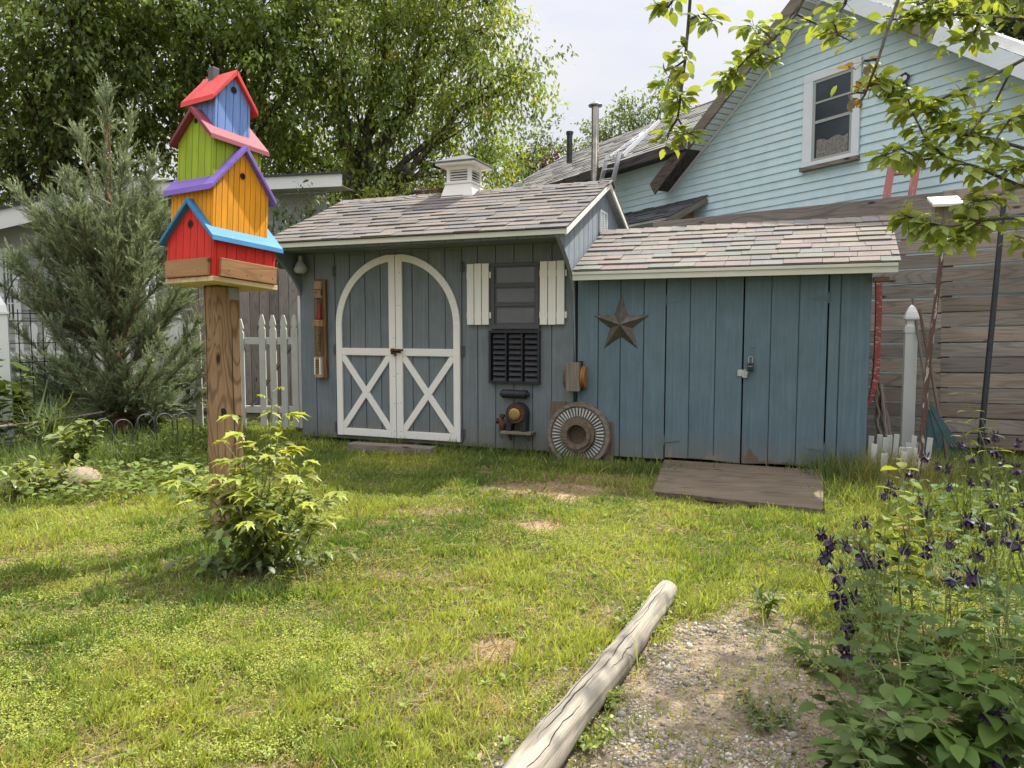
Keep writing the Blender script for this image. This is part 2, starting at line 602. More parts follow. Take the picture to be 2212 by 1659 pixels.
# end walls with the curved brackets that carry the deep eave
def end_profile():
    pts = [(0, .045), (DEPTH, .045), (DEPTH, roof_z(DEPTH) - .05), (RIDGE_Y, RIDGE_Z - .06), (-.485, roof_z(-.485) - .05), (-.485, 1.985)]
    for k in range(1, 13):
        t = k / 12
        pts.append((-.485 * (1 - t) ** 1.7 - .004, 1.985 - .48 * t))
    return pts
SIDE_R = Fr(SH(SR, 0, 0), SH.y)      # x runs back into the yard, y = left
SIDE_L = Fr(SH(SL, 0, 0), SH.y)
w = MB()
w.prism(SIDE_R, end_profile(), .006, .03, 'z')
cuts = [-.48] + [-.36 + .152 * k for k in range(15)] + [DEPTH]
def side_bottom(x):
    if x >= -.01: return .045
    u = 1 - min(1, max(0, -x / .485))
    return 1.985 - .48 * (1 - (1 - u) ** .588)
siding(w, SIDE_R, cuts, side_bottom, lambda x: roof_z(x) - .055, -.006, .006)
w.build('end_wall', M['side'], shed)
w = MB()
w.prism(SIDE_L, end_profile(), -.02, .012, 'z')
w.build('end_wall', M['shed'], shed)
w = MB()
w.box(SH, SL, SR, DEPTH - .03, DEPTH, .045, roof_z(DEPTH) - .06, 'z')
w.build('back_wall', M['shed'], shed)
# soffit and the strip of siding under the fascia
w = MB()
w.box(SH, SL + .03, SR - .035, -.44, -.016, 1.99, 2.005)
w.build('soffit', M['soffit'], shed)
w = MB()
siding(w, SH, [SL + .03 + (SR - SL - .065) * k / 17 for k in range(18)], 1.985, 2.035, -.462, -.442, .006)
w.build('valance', M['shed'], shed)
# roof
roof = MB()
RX0, RX1 = SL - .09, SR + .085
slope_len = math.hypot(RIDGE_Y - EAVE_Y, RIDGE_Z - EAVE_Z)
FRONT = Fr(SH(0, EAVE_Y - .02, EAVE_Z - .008), SH.x, np.cross(SH.x, SH.y * (RIDGE_Y - EAVE_Y) + SH.z * (RIDGE_Z - EAVE_Z)))
shingles(roof, FRONT, RX0, RX1, slope_len + .02, .127, PAL_MAIN)
BACK = Fr(SH(0, 2 * RIDGE_Y - EAVE_Y - .4, roof_z(2 * RIDGE_Y - EAVE_Y - .4)), -SH.x, np.cross(SH.x, SH.y * (RIDGE_Y - EAVE_Y) - SH.z * (RIDGE_Z - EAVE_Z)))
bl = slope_len * (RIDGE_Y - EAVE_Y - .4) / (RIDGE_Y - EAVE_Y)
shingles(roof, BACK, -RX1, -RX0, bl, .127, PAL_MAIN)
x = RX0
while x < RX1 - .02:           # ridge caps
    b = min(RX1, x + .15)
    c = sc(random.choice(PAL_MAIN), random.uniform(.9, 1.15))
    for q in (-1, 1):
        L = [(x, RIDGE_Y, RIDGE_Z + .02), (b + .02, RIDGE_Y, RIDGE_Z + .012), (b + .02, RIDGE_Y + q * .13, RIDGE_Z + .012 - .13 * SLOPE), (x, RIDGE_Y + q * .13, RIDGE_Z + .021 - .13 * SLOPE)]
        L2 = [(p[0], p[1], p[2] - .008) for p in L]
        roof.local(SH, L + L2, [(0, 1, 2, 3), (7, 6, 5, 4), (0, 4, 5, 1), (1, 5, 6, 2), (2, 6, 7, 3), (3, 7, 4, 0)], 'x', c)
    x = b
ro = roof.build('roof', M['shingle'], shed)
w = MB()
for q0, q1 in ((EAVE_Y, RIDGE_Y), (RIDGE_Y, DEPTH + .1)):
    L = [(RX0 + .02, q0, roof_z(q0) - .012), (RX1 - .02, q0, roof_z(q0) - .012), (RX1 - .02, q1, roof_z(q1) - .012), (RX0 + .02, q1, roof_z(q1) - .012)]
    L2 = [(p[0], p[1], p[2] - .02) for p in L]
    w.local(SH, L + L2, [(0, 1, 2, 3), (7, 6, 5, 4), (0, 4, 5, 1), (1, 5, 6, 2), (2, 6, 7, 3), (3, 7, 4, 0)])
w.build('roof_deck', M['wood_old'], shed)
w = MB()
w.box(SH, RX0 + .01, RX1 - .01, EAVE_Y - .006, EAVE_Y + .012, EAVE_Z - .058, EAVE_Z - .012)
w.build('fascia', M['fascia'], ro, bevel=.003)
for q0, q1 in ((EAVE_Y - .006, RIDGE_Y), (RIDGE_Y, DEPTH + .1)):
    for xx in (RX1 - .022, RX0 + .004):
        w = MB()
        L = [(xx, q0, roof_z(q0) - .06), (xx + .02, q0, roof_z(q0) - .06), (xx + .02, q1, roof_z(q1) - .06), (xx, q1, roof_z(q1) - .06)]
        L2 = [(p[0], p[1], p[2] + .046) for p in L]
        w.local(SH, L + L2, [(3, 2, 1, 0), (4, 5, 6, 7), (0, 1, 5, 4), (1, 2, 6, 5), (2, 3, 7, 6), (3, 0, 4, 7)])
        w.build('rake_board', M['white'], ro)
# soffit boards inside the gable overhang
w = MB()
for q0, q1 in ((-.48, RIDGE_Y), (RIDGE_Y, DEPTH)):
    L = [(SR + .004, q0, roof_z(q0) - .075), (RX1 - .024, q0, roof_z(q0) - .075), (RX1 - .024, q1, roof_z(q1) - .075), (SR + .004, q1, roof_z(q1) - .075)]
    L2 = [(p[0], p[1], p[2] + .03) for p in L]
    w.local(SH, L + L2, [(3, 2, 1, 0), (4, 5, 6, 7), (0, 1, 5, 4), (1, 2, 6, 5), (2, 3, 7, 6), (3, 0, 4, 7)])
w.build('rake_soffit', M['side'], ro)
# gable vent
w = MB()
gx, gz = SIDE_R.px(1307, 475)
vx0, vx1, vz0, vz1 = .78, 1.06, 2.16, 2.40
for a, b, c, d in ((vx0, vx0 + .018, vz0, vz1), (vx1 - .018, vx1, vz0, vz1), ((vx0 + vx1) / 2 - .006, (vx0 + vx1) / 2 + .006, vz0 + .018, vz1 - .018), (vx0, vx1, vz0, vz0 + .018), (vx0, vx1, vz1 - .018, vz1)):
    w.box(SIDE_R, a + .0005, b - .0005, -.024, -.0065, c + .0004, d - .0004)
for k in range(11):
    z = vz0 + .026 + k * .0182
    w.local(SIDE_R, [(vx0 + .019, -.02, z), (vx1 - .019, -.02, z), (vx1 - .019, -.010, z + .012), (vx0 + .019, -.010, z + .012), (vx0 + .019, -.018, z - .002), (vx1 - .019, -.018, z - .002), (vx1 - .019, -.008, z + .010), (vx0 + .019, -.008, z + .010)],
            [(0, 1, 2, 3), (7, 6, 5, 4), (0, 4, 5, 1), (1, 5, 6, 2), (2, 6, 7, 3), (3, 7, 4, 0)])
w.build('gable_vent', M['house_white'], shed)

# cupola
cux = .5 * (SH.px(962, 400, .76)[0] + SH.px(1012, 400, .76)[0])
CU = SH.loc(cux, RIDGE_Y, 0)
cz = RIDGE_Z - .06
w = MB()
r0, r1 = .205, .155
L = [(-r0, -r0, RIDGE_Z - .11), (r0, -r0, RIDGE_Z - .11), (r0, r0, RIDGE_Z - .11), (-r0, r0, RIDGE_Z - .11), (-r1, -r1, RIDGE_Z + .07), (r1, -r1, RIDGE_Z + .07), (r1, r1, RIDGE_Z + .07), (-r1, r1, RIDGE_Z + .07)]
w.local(CU, L, [(0, 3, 2, 1), (4, 5, 6, 7), (0, 1, 5, 4), (1, 2, 6, 5), (2, 3, 7, 6), (3, 0, 4, 7)])
w.box(CU, -.165, .165, -.165, .165, RIDGE_Z + .071, RIDGE_Z + .088)
cup = w.build('cupola', M['white'], shed)
w = MB()
ct0, ct1 = RIDGE_Z + .089, RIDGE_Z + .245
for sx in (-1, 1):
    for sy in (-1, 1):
        w.box(CU, min(sx * .145, sx * .105), max(sx * .145, sx * .105), min(sy * .145, sy * .105), max(sy * .145, sy * .105), ct0, ct1, 'z')
w.box(CU, -.144, .144, -.144, .144, ct1 - .022, ct1 + .02)
w.box(CU, -.144, .144, -.144, .144, ct0 - .0005, ct0 + .018)
w.build('cupola_frame', M['white'], cup, bevel=.002)
w = MB()
w.box(CU, -.10, .10, -.10, .10, ct0, ct1, 'z')
w.build('cupola_dark_box', M['hole'], cup)  # black box stands in for the shade behind the louvres
w = MB()
for k in range(4):
    z = ct0 + .028 + k * .028
    for ang in (0, 90, 180, 270):
        q = CU.turn('z', math.radians(ang))
        w.local(q, [(-.104, -.138, z), (.104, -.138, z), (.104, -.112, z + .018), (-.104, -.112, z + .018), (-.104, -.138, z + .006), (.104, -.138, z + .006), (.104, -.112, z + .024), (-.104, -.112, z + .024)],
                [(3, 2, 1, 0), (4, 5, 6, 7), (0, 1, 5, 4), (1, 2, 6, 5), (2, 3, 7, 6), (3, 0, 4, 7)])
w.build('cupola_louvre', M['white'], cup)
w = MB()
zr = ct1 + .021
w.box(CU, -.235, .235, -.235, .235, zr, zr + .022)
w.build('cupola_eave', M['white'], cup)
w = MB()
L = [(-.25, -.25, zr + .023), (.25, -.25, zr + .023), (.25, .25, zr + .023), (-.25, .25, zr + .023), (-.25, -.25, zr + .038), (.25, -.25, zr + .038), (.25, .25, zr + .038), (-.25, .25, zr + .038), (-.1, -.1, zr + .105), (.1, -.1, zr + .105), (.1, .1, zr + .105), (-.1, .1, zr + .105), (0, 0, zr + .145)]
w.local(CU, L, [(3, 2, 1, 0), (0, 1, 5, 4), (1, 2, 6, 5), (2, 3, 7, 6), (3, 0, 4, 7), (4, 5, 9, 8), (5, 6, 10, 9), (6, 7, 11, 10), (7, 4, 8, 11), (8, 9, 12), (9, 10, 12), (10, 11, 12), (11, 8, 12)], c=(.16, .16, .165))
w.build('cupola_roof', M['shingle'], cup)

# double door
ARC_Z, R_OUT, R_IN = 1.228, .722, .650
def arc(r, a0, a1, n=22): return [(DM + r * math.cos(a0 + (a1 - a0) * k / n), ARC_Z + r * math.sin(a0 + (a1 - a0) * k / n)) for k in range(n + 1)]
for side in (-1, 1):
    w = MB()
    cuts = [DL + .004, -2.44, -2.255, -2.07, DM] if side < 0 else [DM, -1.70, -1.515, -1.33, DR - .004]
    siding(w, SH, cuts, .075, 1.96, -.014, -.002, .010)
    w.box(SH, cuts[0] + .004, cuts[-1] - .004, -.0015, .0008, .08, 1.955, 'z')
    door = w.build('door', M['shed'], shed)
    t = MB()
    x_out, x_in = DM + side * .722, DM + side * .650
    lo, hi = sorted((x_out, x_in))
    t.box(SH, lo, hi, -.036, -.0145, .08, ARC_Z, 'z')                       # outer stile
    a, b = sorted((DM + side * .004, DM + side * .078))
    t.box(SH, a, b, -.038, -.0145, .08, ARC_Z + math.sqrt(R_OUT ** 2 - .078 ** 2) - .002, 'z')   # meeting stile
    a0, a1 = (math.pi, math.pi / 2 + math.asin(.078 / R_OUT)) if side < 0 else (0, math.pi / 2 - math.asin(.078 / R_OUT))
    b1 = math.pi / 2 - side * math.asin(.078 / R_IN)
    t.band(SH, arc(R_OUT, a0, a1), arc(R_IN, a0, b1), -.036, -.0145, 'x')
    xs = sorted((DM + side * .0785, x_in))
    t.box(SH, xs[0], xs[1], -.0355, -.0145, .925, 1.0, 'x')
    t.box(SH, xs[0], xs[1], -.0355, -.0145, .082, .158, 'x')
    for (z0, z1), dy in (((.160, .923), 0), ((.923, .160), .0015)):
        p, q = np.array([xs[0], z0]), np.array([xs[1], z1])
        d = (q - p) / np.linalg.norm(q - p)
        nrm = np.array([-d[1], d[0]]) * .033
        up = 1 if z1 > z0 else -1
        # ends cut to the corner
        e = .033 / abs(d[1])
        e2 = .033 / abs(d[0])
        pts = [(p[0], p[1]), (p[0] + e, p[1]), (q[0], q[1] - up * e2), (q[0], q[1]), (q[0] - e, q[1]), (p[0], p[1] + up * e2)]
        t.prism(SH, pts, -.034 + dy, -.0145, 'x')
    t.build('door_trim', M['white'], door, bevel=.003)
    s = MB()
    for zz in [.14, .45, .72, 1.12, 1.45, 1.75]:
        for jx in (.02, .055):
            if random.random() < .7:
                cx = DM + side * jx
                f = Fr(SH(cx, -.038, zz + random.uniform(-.03, .03)), SH.x, -SH.y)
                s.lathe(f, [(.0045, 0), (.004, .0015)], 8)
    s.build('screw', M['iron'], door)
    for zz in (.16, .98, 1.80):
        hn = MB()
        xx = DM + side * .745
        hn.box(SH, xx - .022, xx + .022, -.020, -.0145, zz - .05, zz + .05)
        hn.tube([SH(xx, -.022, zz - .055), SH(xx, -.022, zz + .055)], .007, 6)
        hn.build('hinge', M['grey_frame'], door)
    if side < 0:
        l = MB()
        l.box(SH, DM - .035, DM + .06, -.052, -.0385, .955, .995)
        l.box(SH, DM - .045, DM - .012, -.060, -.0525, .94, 1.0)
        l.tube([SH(DM - .04, -.066, .978), SH(DM + .10, -.066, .985)], .011, 8)
        l.tube([SH(DM + .0, -.064, .955), SH(DM + .01, -.075, .925), SH(DM + .03, -.064, .945)], .007, 6)
        l.build('latch', M['rust'], door)

# window and shutters
wx0, wz1 = SH.px(1064, 570)
wx1, wz0 = SH.px(1167, 706)
w = MB()
fw = .035
w.box(SH, wx0, wx1, -.045, -.0125, wz1 - .03, wz1)
w.box(SH, wx0 - .01, wx1 + .01, -.06, -.0125, wz0 - .02, wz0 + .025)
w.box(SH, wx0, wx0 + fw, -.044, -.0125, wz0 + .0255, wz1 - .0305, 'z')
w.box(SH, wx1 - fw, wx1, -.044, -.0125, wz0 + .0255, wz1 - .0305, 'z')
ph = (wz1 - wz0 - .0555) / 3
for k in (1, 2):
    z = wz0 + .0255 + ph * k
    w.box(SH, wx0 + fw + .0005, wx1 - fw - .0005, -.040, -.0125, z - .014, z + .014)
win = w.build('window', M['grey_frame'], shed, bevel=.003)
for k in range(3):
    z = wz0 + .0255 + ph * k
    a, b = z + (.0145 if k else .0005), z + ph - (.0145 if k < 2 else .0005)
    p = MB()
    p.box(SH, wx0 + fw + .001, wx1 - fw - .001, -.024, -.018, a, b)
    po = p.build('pane', M['grey_glass'], win)
    q = MB()
    e = .012
    x0, x1 = wx0 + fw + .001, wx1 - fw - .001
    for box in ((x0, x1, a, a + e), (x0, x1, b - e, b), (x0, x0 + e, a + e + .0004, b - e - .0004), (x1 - e, x1, a + e + .0004, b - e - .0004)):
        q.box(SH, box[0], box[1], -.032, -.0245, box[2], box[3])
    q.build('pane_bead', M['grey_frame'], win)
for (a, b) in (((1013, 571), (1060, 702)), ((1170, 565), (1222, 701))):
    x0, z1 = SH.px(*a)
    x1, z0 = SH.px(*b)
    z0, z1 = 1.238, 1.823
    ww = (x1 - x0 - .016) / 3
    s = MB()
    for k in range(3):
        xa = x0 + k * (ww + .008)
        s.box(SH, xa, xa + ww, -.052, -.034, z0 + random.uniform(-.002, .002), z1 + random.uniform(-.002, .002), 'z')
    for z in (z0 + .09, z1 - .11):
        s.box(SH, x0 - .012, x1 + .018, -.0335, -.0145, z - .03, z + .03)
    s.build('shutter', M['white'], shed, bevel=.003)

# ================================================================== the lower store
ANX = thing('lean_to_store', 'low blue store with plank double doors joined to the right of the shed', 'store', SH(1.2, .5, 0))
AX0, AX1 = .035, 2.462
ay = -.02
def gx(px, py=640): return SH.px(px, py, ay - .02)[0]
AG = [AX0, gx(1293), gx(1341), gx(1391.6), .842]
AG2 = [2.150, gx(1817), AX1]
AGB = lambda x: .03
w = MB()
siding(w, SH, AG, .045, 1.70, ay - .016, ay)
siding(w, SH, AG2, .02, 1.70, ay - .016, ay)
w.box(SH, AX0, .838, ay + .0005, ay + .02, .05, 1.70, 'z')
w.box(SH, 2.155, AX1 - .001, ay + .0005, ay + .02, .03, 1.70, 'z')
w.box(SH, .842, 2.150, ay - .012, ay + .01, 1.638, 1.70, 'x')
w.build('front_wall', M['annex'], ANX)
w = MB()
w.box(SH, AX1 - .03, AX1, ay + .021, .83, .03, 1.70, 'z')
w.build('end_wall', M['annex'], ANX)
w = MB()
w.box(SH, .03, AX1, .80, .83, .03, 2.1, 'z')
w.build('back_wall', M['annex'], ANX)
w = MB()
w.box(SH, .842, 2.150, .05, .07, .05, 1.64, 'z')
w.build('dark_interior', M['hole'], ANX)  # black sheet stands in for the unlit space behind the doors
for side, cuts in ((0, [.846, gx(1492), gx(1547.7), 1.492]), (1, [1.498, gx(1667), gx(1727.7), 2.146])):
    w = MB()
    siding(w, SH, cuts, lambda x: .062 + .01 * math.sin(x * 37), 1.634, ay - .020, ay - .004, .008)
    w.box(SH, cuts[0] + .004, cuts[-1] - .004, ay - .0035, ay + .012, .07, 1.63, 'z')
    door = w.build('door', M['annex'], ANX)
    # paint worn away in a ragged strip along the bottom edge
    b = MB()
    pts = []
    x = cuts[0] + .006
    while x < cuts[-1] - .006:
        hgt = (.012 + .13 * max(0, vnoise(np.array([x]), np.array([0.0]), .07, 15)[0] - .40)) * random.uniform(.25, 1.5)
        if side == 1 and x < 1.64: hgt = (.03 + .17 * vnoise(np.array([x]), np.array([0.0]), .035, 17)[0]) * random.uniform(.5, 1.25)
        pts.append((x, .068 + max(.004, hgt)))
        x += .0055
    for (xa, za), (xb, zb) in zip(pts[:-1], pts[1:]):
        b.prism(SH, [(xa, .0665), (xb, .0665), (xb, zb), (xa, za)], ay - .0208, ay - .0201, 'z')
    off = b.g[0]
    b.g = [(v[2] + side * 3, v[0] * .4 + v[1] * .4, 0) for v in b.v]
    b.build('bare_wood_strip', M['wood_grey'] if side == 0 else M['wood_old'], door)
    xx = .842 if side == 0 else 2.150
    for zz in (.22, 1.45):
        h = MB()
        h.tube([SH(xx, ay - .026, zz - .045), SH(xx, ay - .026, zz + .045)], .006, 6)
        sg = 1 if side == 0 else -1
        a, bb = sorted((xx + sg * .006, xx + sg * .12))
        h.local(SH, [(xx + sg * .006, ay - .026, zz - .022), (xx + sg * .13, ay - .026, zz - .006), (xx + sg * .13, ay - .026, zz + .006), (xx + sg * .006, ay - .026, zz + .022), (xx + sg * .006, ay - .021, zz - .022), (xx + sg * .13, ay - .021, zz - .006), (xx + sg * .13, ay - .021, zz + .006), (xx + sg * .006, ay - .021, zz + .022)],
                [(0, 1, 2, 3), (7, 6, 5, 4), (0, 4, 5, 1), (1, 5, 6, 2), (2, 6, 7, 3), (3, 7, 4, 0)])
        h.build('hinge', M['annex'], door)
    if side == 1:
        hx, hz = SH.px(1612, 803, ay - .03)
        h = MB()
        h.box(SH, 1.455, 1.497, ay - .030, ay - .0205, .80, .855)
        h.box(SH, 1.49, 1.54, ay - .034, ay - .0305, .815, .845)
        h.build('hasp', M['galv'], door)
        h = MB()
        h.box(SH, 1.548, 1.592, ay - .026, ay - .0205, 1.045, 1.06)
        h.box(SH, 1.562, 1.578, ay - .026, ay - .0205, .96, 1.044)
        h.build('hook_plate', M['annex'], door)
# roof of the store
AEY, AEZ = -.20, 1.708
ARY, ARZ = .83, 2.175
aw = MB()
al = math.hypot(ARY - AEY, ARZ - AEZ)
AF = Fr(SH(0, AEY, AEZ), SH.x, np.cross(SH.x, SH.y * (ARY - AEY) + SH.z * (ARZ - AEZ)))
ARX0, ARX1 = .035, 2.645
shingles(aw, AF, ARX0, ARX1, al, .125, PAL_ANNEX, (.14, .30))
x = ARX0
while x < ARX1 - .02:
    b = min(ARX1, x + .14)
    c = sc(random.choice(PAL_ANNEX), random.uniform(.95, 1.1))
    L = [(x, al - .13, .024), (b + .015, al - .13, .016), (b + .015, al + .02, .014), (x, al + .02, .022)]
    L2 = [(p[0], p[1], p[2] - .012) for p in L]
    aw.local(AF, L + L2, [(0, 1, 2, 3), (7, 6, 5, 4), (0, 4, 5, 1), (1, 5, 6, 2), (2, 6, 7, 3), (3, 7, 4, 0)], 'x', c)
    x = b
L = [(ARX0, ARY + .02, ARZ + .01), (ARX1, ARY + .02, ARZ + .01), (ARX1, ARY + .35, ARZ - .25), (ARX0, ARY + .35, ARZ - .25)]
L2 = [(p[0], p[1], p[2] - .02) for p in L]
aw.local(SH, L + L2, [(0, 1, 2, 3), (7, 6, 5, 4), (0, 4, 5, 1), (1, 5, 6, 2), (2, 6, 7, 3), (3, 7, 4, 0)], 'x', PAL_ANNEX[0])
aro = aw.build('roof', M['shingle'], ANX)
w = MB()
w.local(AF, [(ARX0 + .01, .02, -.024), (ARX1 - .02, .02, -.024), (ARX1 - .02, al - .01, -.024), (ARX0 + .01, al - .01, -.024), (ARX0 + .01, .02, -.004), (ARX1 - .02, .02, -.004), (ARX1 - .02, al - .01, -.004), (ARX0 + .01, al - .01, -.004)],
        [(3, 2, 1, 0), (4, 5, 6, 7), (0, 1, 5, 4), (1, 2, 6, 5), (2, 3, 7, 6), (3, 0, 4, 7)])
w.build('roof_deck', M['wood_old'], ANX)
w = MB()
w.box(SH, ARX0 + .002, ARX1 - .02, AEY - .004, AEY + .014, 1.628, 1.676)
w.box(SH, ARX0 + .002, ARX1 - .02, AEY - .014, AEY + .014, 1.6765, 1.702)
w.build('fascia', M['fascia'], aro, bevel=.002)
w = MB()
w.box(SH, ARX0 + .03, ARX1 - .03, AEY + .0145, ay - .017, 1.65, 1.662)
w.build('soffit', M['soffit'], ANX)
w = MB()
w.box(SH, AX1 + .002, AX1 + .11, -.16, -.03, 1.565, 1.60)
w.build('lookout_block', M['wood_old'], ANX)

# ================================================================== things on the walls
def wall_thing(name, label, cat, px, py, y=-.02):
    x, z = SH.px(px, py, y)
    return thing(name, label, cat, SH(x, y, z)), SH.loc(x, y, z)

# two padlocks
t, f = wall_thing('padlock', 'dark combination padlock with grey shackle hanging highest on the store door', 'padlock', 1621, 790, ay - .05)
w = MB(); w.box(f, -.024, .024, -.012, .012, -.048, .022, 'z'); w.box(f, -.014, .014, -.016, -.0125, -.04, -.02)
w.build('body', M['iron'], t, bevel=.005)
w = MB(); w.tube([f(-.015, 0, .022), f(-.016, 0, .06)] + [f(-.016 * math.cos(a), 0, .062 + .018 * math.sin(a)) for a in np.linspace(.3, math.pi - .3, 7)] + [f(.016, 0, .06), f(.015, 0, .022)], .0045, 8)
w.build('shackle', M['galv'], t, smooth=True)
w = MB()
for k in range(4): w.lathe(Fr(f(-.0135 + k * .009, -.0125, -.004), f.z, -f.y), [(.0035, 0), (.0035, .003)], 8)
w.build('dial', M['galv'], t)
t, f = wall_thing('padlock', 'small silver laminated padlock in the hasp between the store doors', 'padlock', 1609, 808, ay - .05)
w = MB()
for k in range(6): w.box(f, -.02, .02, -.012, .012, -.03 + k * .0062, -.0245 + k * .0062)
w.build('body', M['galv'], t, bevel=.001)
w = MB(); w.tube([f(-.012, 0, .006), f(-.012, 0, .022)] + [f(-.012 * math.cos(a), 0, .024 + .012 * math.sin(a)) for a in np.linspace(.3, math.pi - .3, 6)] + [f(.012, 0, .022), f(.012, 0, .006)], .0035, 8)
w.build('shackle', M['alu'], t, smooth=True)

# star
x, z = SH.px(1341, 700, ay - .03)
S = SH.loc(x, ay - .018, z - .005)
w = MB()
R, r = .268, .107
ring = []
for k in range(10):
    a = math.pi / 2 + math.pi * k / 5
    rr = R if k % 2 == 0 else r
    ring.append((rr * math.cos(a), 0, rr * math.sin(a)))
L = ring + [(0, -.055, 0), (0, -.002, 0)]
w.local(S, L, [((k + 1) % 10, k, 10) for k in range(10)] + [(k, (k + 1) % 10, 11) for k in range(10)])
st = w.build('metal_star', M['bronze'])
tag(st, 'five-pointed bronze barn star mounted on the blue store wall', 'star')

# iron grate
x0, z1 = SH.px(1060, 714); x1, z0 = SH.px(1169, 830)
t = thing('iron_grate', 'black cast-iron louvred grate fixed below the shed window', 'grate', SH(x0, -.02, z0))
w = MB()
e = .022
w.box(SH, x0, x1, -.055, -.0125, z1 - e, z1); w.box(SH, x0, x1, -.055, -.0125, z0, z0 + e)
cw = (x1 - x0 - 2 * e - .03) / 3
w.box(SH, x0, x0 + e, -.055, -.0125, z0 + e + .0005, z1 - e - .0005); w.box(SH, x1 - e, x1, -.055, -.0125, z0 + e + .0005, z1 - e - .0005)
for k in (1, 2):
    xa = x0 + e + k * (cw + .015) - .015
    w.box(SH, xa, xa + .015, -.052, -.0125, z0 + e + .0005, z1 - e - .0005)
for q in range(26):
    w.box(SH, x0 + .02 + q * .0185, x0 + .031 + q * .0185, -.058, -.0555, z0 + .004 + random.uniform(0, .004), z0 + .016 + random.uniform(-.003, .003))
w.build('frame', M['iron'], t, bevel=.003)
w = MB(); w.box(SH, x0 + .01, x1 - .01, -.0138, -.0125, z0 + .01, z1 - .01); w.build('backing', M['hole'], t)
rh = (z1 - z0 - 2 * e) / 9
for c in range(3):
    xa = x0 + e + c * (cw + .015)
    w = MB()
    for q in range(9):
        z = z0 + e + q * rh
        w.local(SH, [(xa + .024, -.054, z + .004), (xa + cw - .001, -.054, z + .004), (xa + cw - .001, -.030, z + rh * .78), (xa + .024, -.030, z + rh * .78), (xa + .024, -.046, z), (xa + cw - .001, -.046, z), (xa + cw - .001, -.022, z + rh * .74), (xa + .024, -.022, z + rh * .74)],
                [(3, 2, 1, 0), (4, 5, 6, 7), (0, 4, 5, 1), (1, 5, 6, 2), (2, 6, 7, 3), (3, 7, 4, 0)])
    w.build('louvre_column', M['iron'], t)

# roller
x0, zc = SH.px(1082, 850, -.05); x1, _ = SH.px(1146, 849, -.05)
t = thing('iron_roller', 'short black iron roller with end spindles mounted under the grate', 'roller', SH(x0, -.05, zc))
RF = Fr(SH(x0, -.052, zc), SH.z, SH.x)
w = MB(); w.lathe(RF, [(.034, .014), (.042, .02), (.043, .026), (.040, .03), (.040, x1 - x0 - .05), (.043, x1 - x0 - .046), (.042, x1 - x0 - .038), (.03, x1 - x0 - .034)], 20); w.build('barrel', M['iron'], t, smooth=True)
w = MB(); w.lathe(RF, [(.018, -.006), (.024, 0), (.022, .0135)], 12); w.lathe(RF, [(.020, x1 - x0 - .0335), (.02, x1 - x0 - .015), (.012, x1 - x0 - .006)], 12)
for xa in (.06, x1 - x0 - .1): w.box(SH.loc(x0 + xa, 0, zc), 0, .03, -.012, .0, -.04, .04)
w.build('spindle', M['iron'], t, smooth=True)

# shelf and antique meter
x0, zs = SH.px(1087, 931, -.08); x1, _ = SH.px(1152, 932, -.08)
t = thing('wall_shelf', 'narrow weathered plank shelf on the shed wall under the old meter', 'shelf', SH(x0, -.08, zs))
w = MB(); w.box(SH, x0, x1, -.155, -.013, zs - .018, zs + .008); w.build('board', M['wood_grey'], t, bevel=.004)
w = MB()
for xa in (x0 + .05, x1 - .07): w.prism(Fr(SH(xa, 0, zs - .0185), SH.y), [(-.013, 0), (-.11, 0), (-.013, -.08)], -.008, .008)
w.build('bracket', M['wood_grey'], t)
cx, _ = SH.px(1116, 892, -.1)
t = thing('old_meter', 'old iron meter with round brass face standing on the small wall shelf', 'meter', SH(cx, -.09, zs + .008))
A = SH.loc(cx, -.075, zs + .009)
w = MB()
outer = [(-.10, 0), (-.10, .10)] + [(-.0 + .105 * math.cos(a), .165 + .105 * math.sin(a)) for a in np.linspace(math.pi, 0, 17)] + [(.10, .10), (.10, 0)]
inner = [(-.055, 0), (-.055, .03)] + [(.055 * math.cos(a), .035 + .04 * math.sin(a)) for a in np.linspace(math.pi, 0, 17)] + [(.055, .03), (.055, 0)]
w.band(A, outer, inner, -.045, .05)
w.build('housing', M['iron'], t, bevel=.004)
F2 = Fr(A(-.0, -.046, .165), A.x, -A.y)
w = MB(); w.lathe(F2, [(.088, 0), (.09, .006), (.084, .012), (.066, .010)], 28); w.build('bezel', M['rust'], t, smooth=True)
w = MB(); w.lathe(Fr(F2.o + A.x * -.008, A.x, -A.y), [(.054, .0105), (.056, .02), (.048, .026), (.02, .028)], 28)
for k in range(8):
    a = k * math.pi / 4
    w.lathe(Fr(F2(.036 * math.cos(a) - .008, .036 * math.sin(a), .0255), A.x, -A.y), [(.005, 0), (.004, .004)], 8)
w.build('dial_face', M['brass'], t, smooth=True)
w = MB()
V0 = A.loc(-.155, -.005, 0)
w.lathe(V0, [(.022, .0), (.032, .012), (.034, .07), (.024, .085), (.016, .095), (.016, .12), (.028, .125), (.028, .15), (.012, .155)], 12)
w.tube([V0(-.045, 0, .085), V0(.06, 0, .07)], .018, 8)
w.lathe(Fr(V0(-.055, 0, .085), SH.z, -SH.x), [(.026, -.01), (.026, .008)], 10)
w.build('valve', M['rust'], t, smooth=True)
w = MB()
w.tube([V0(-.01, .03, .0), SH(cx - .18, -.03, zs - .08), SH(cx - .22, -.02, .22)], .003, 5)
w.build('wire', M['iron'], t)

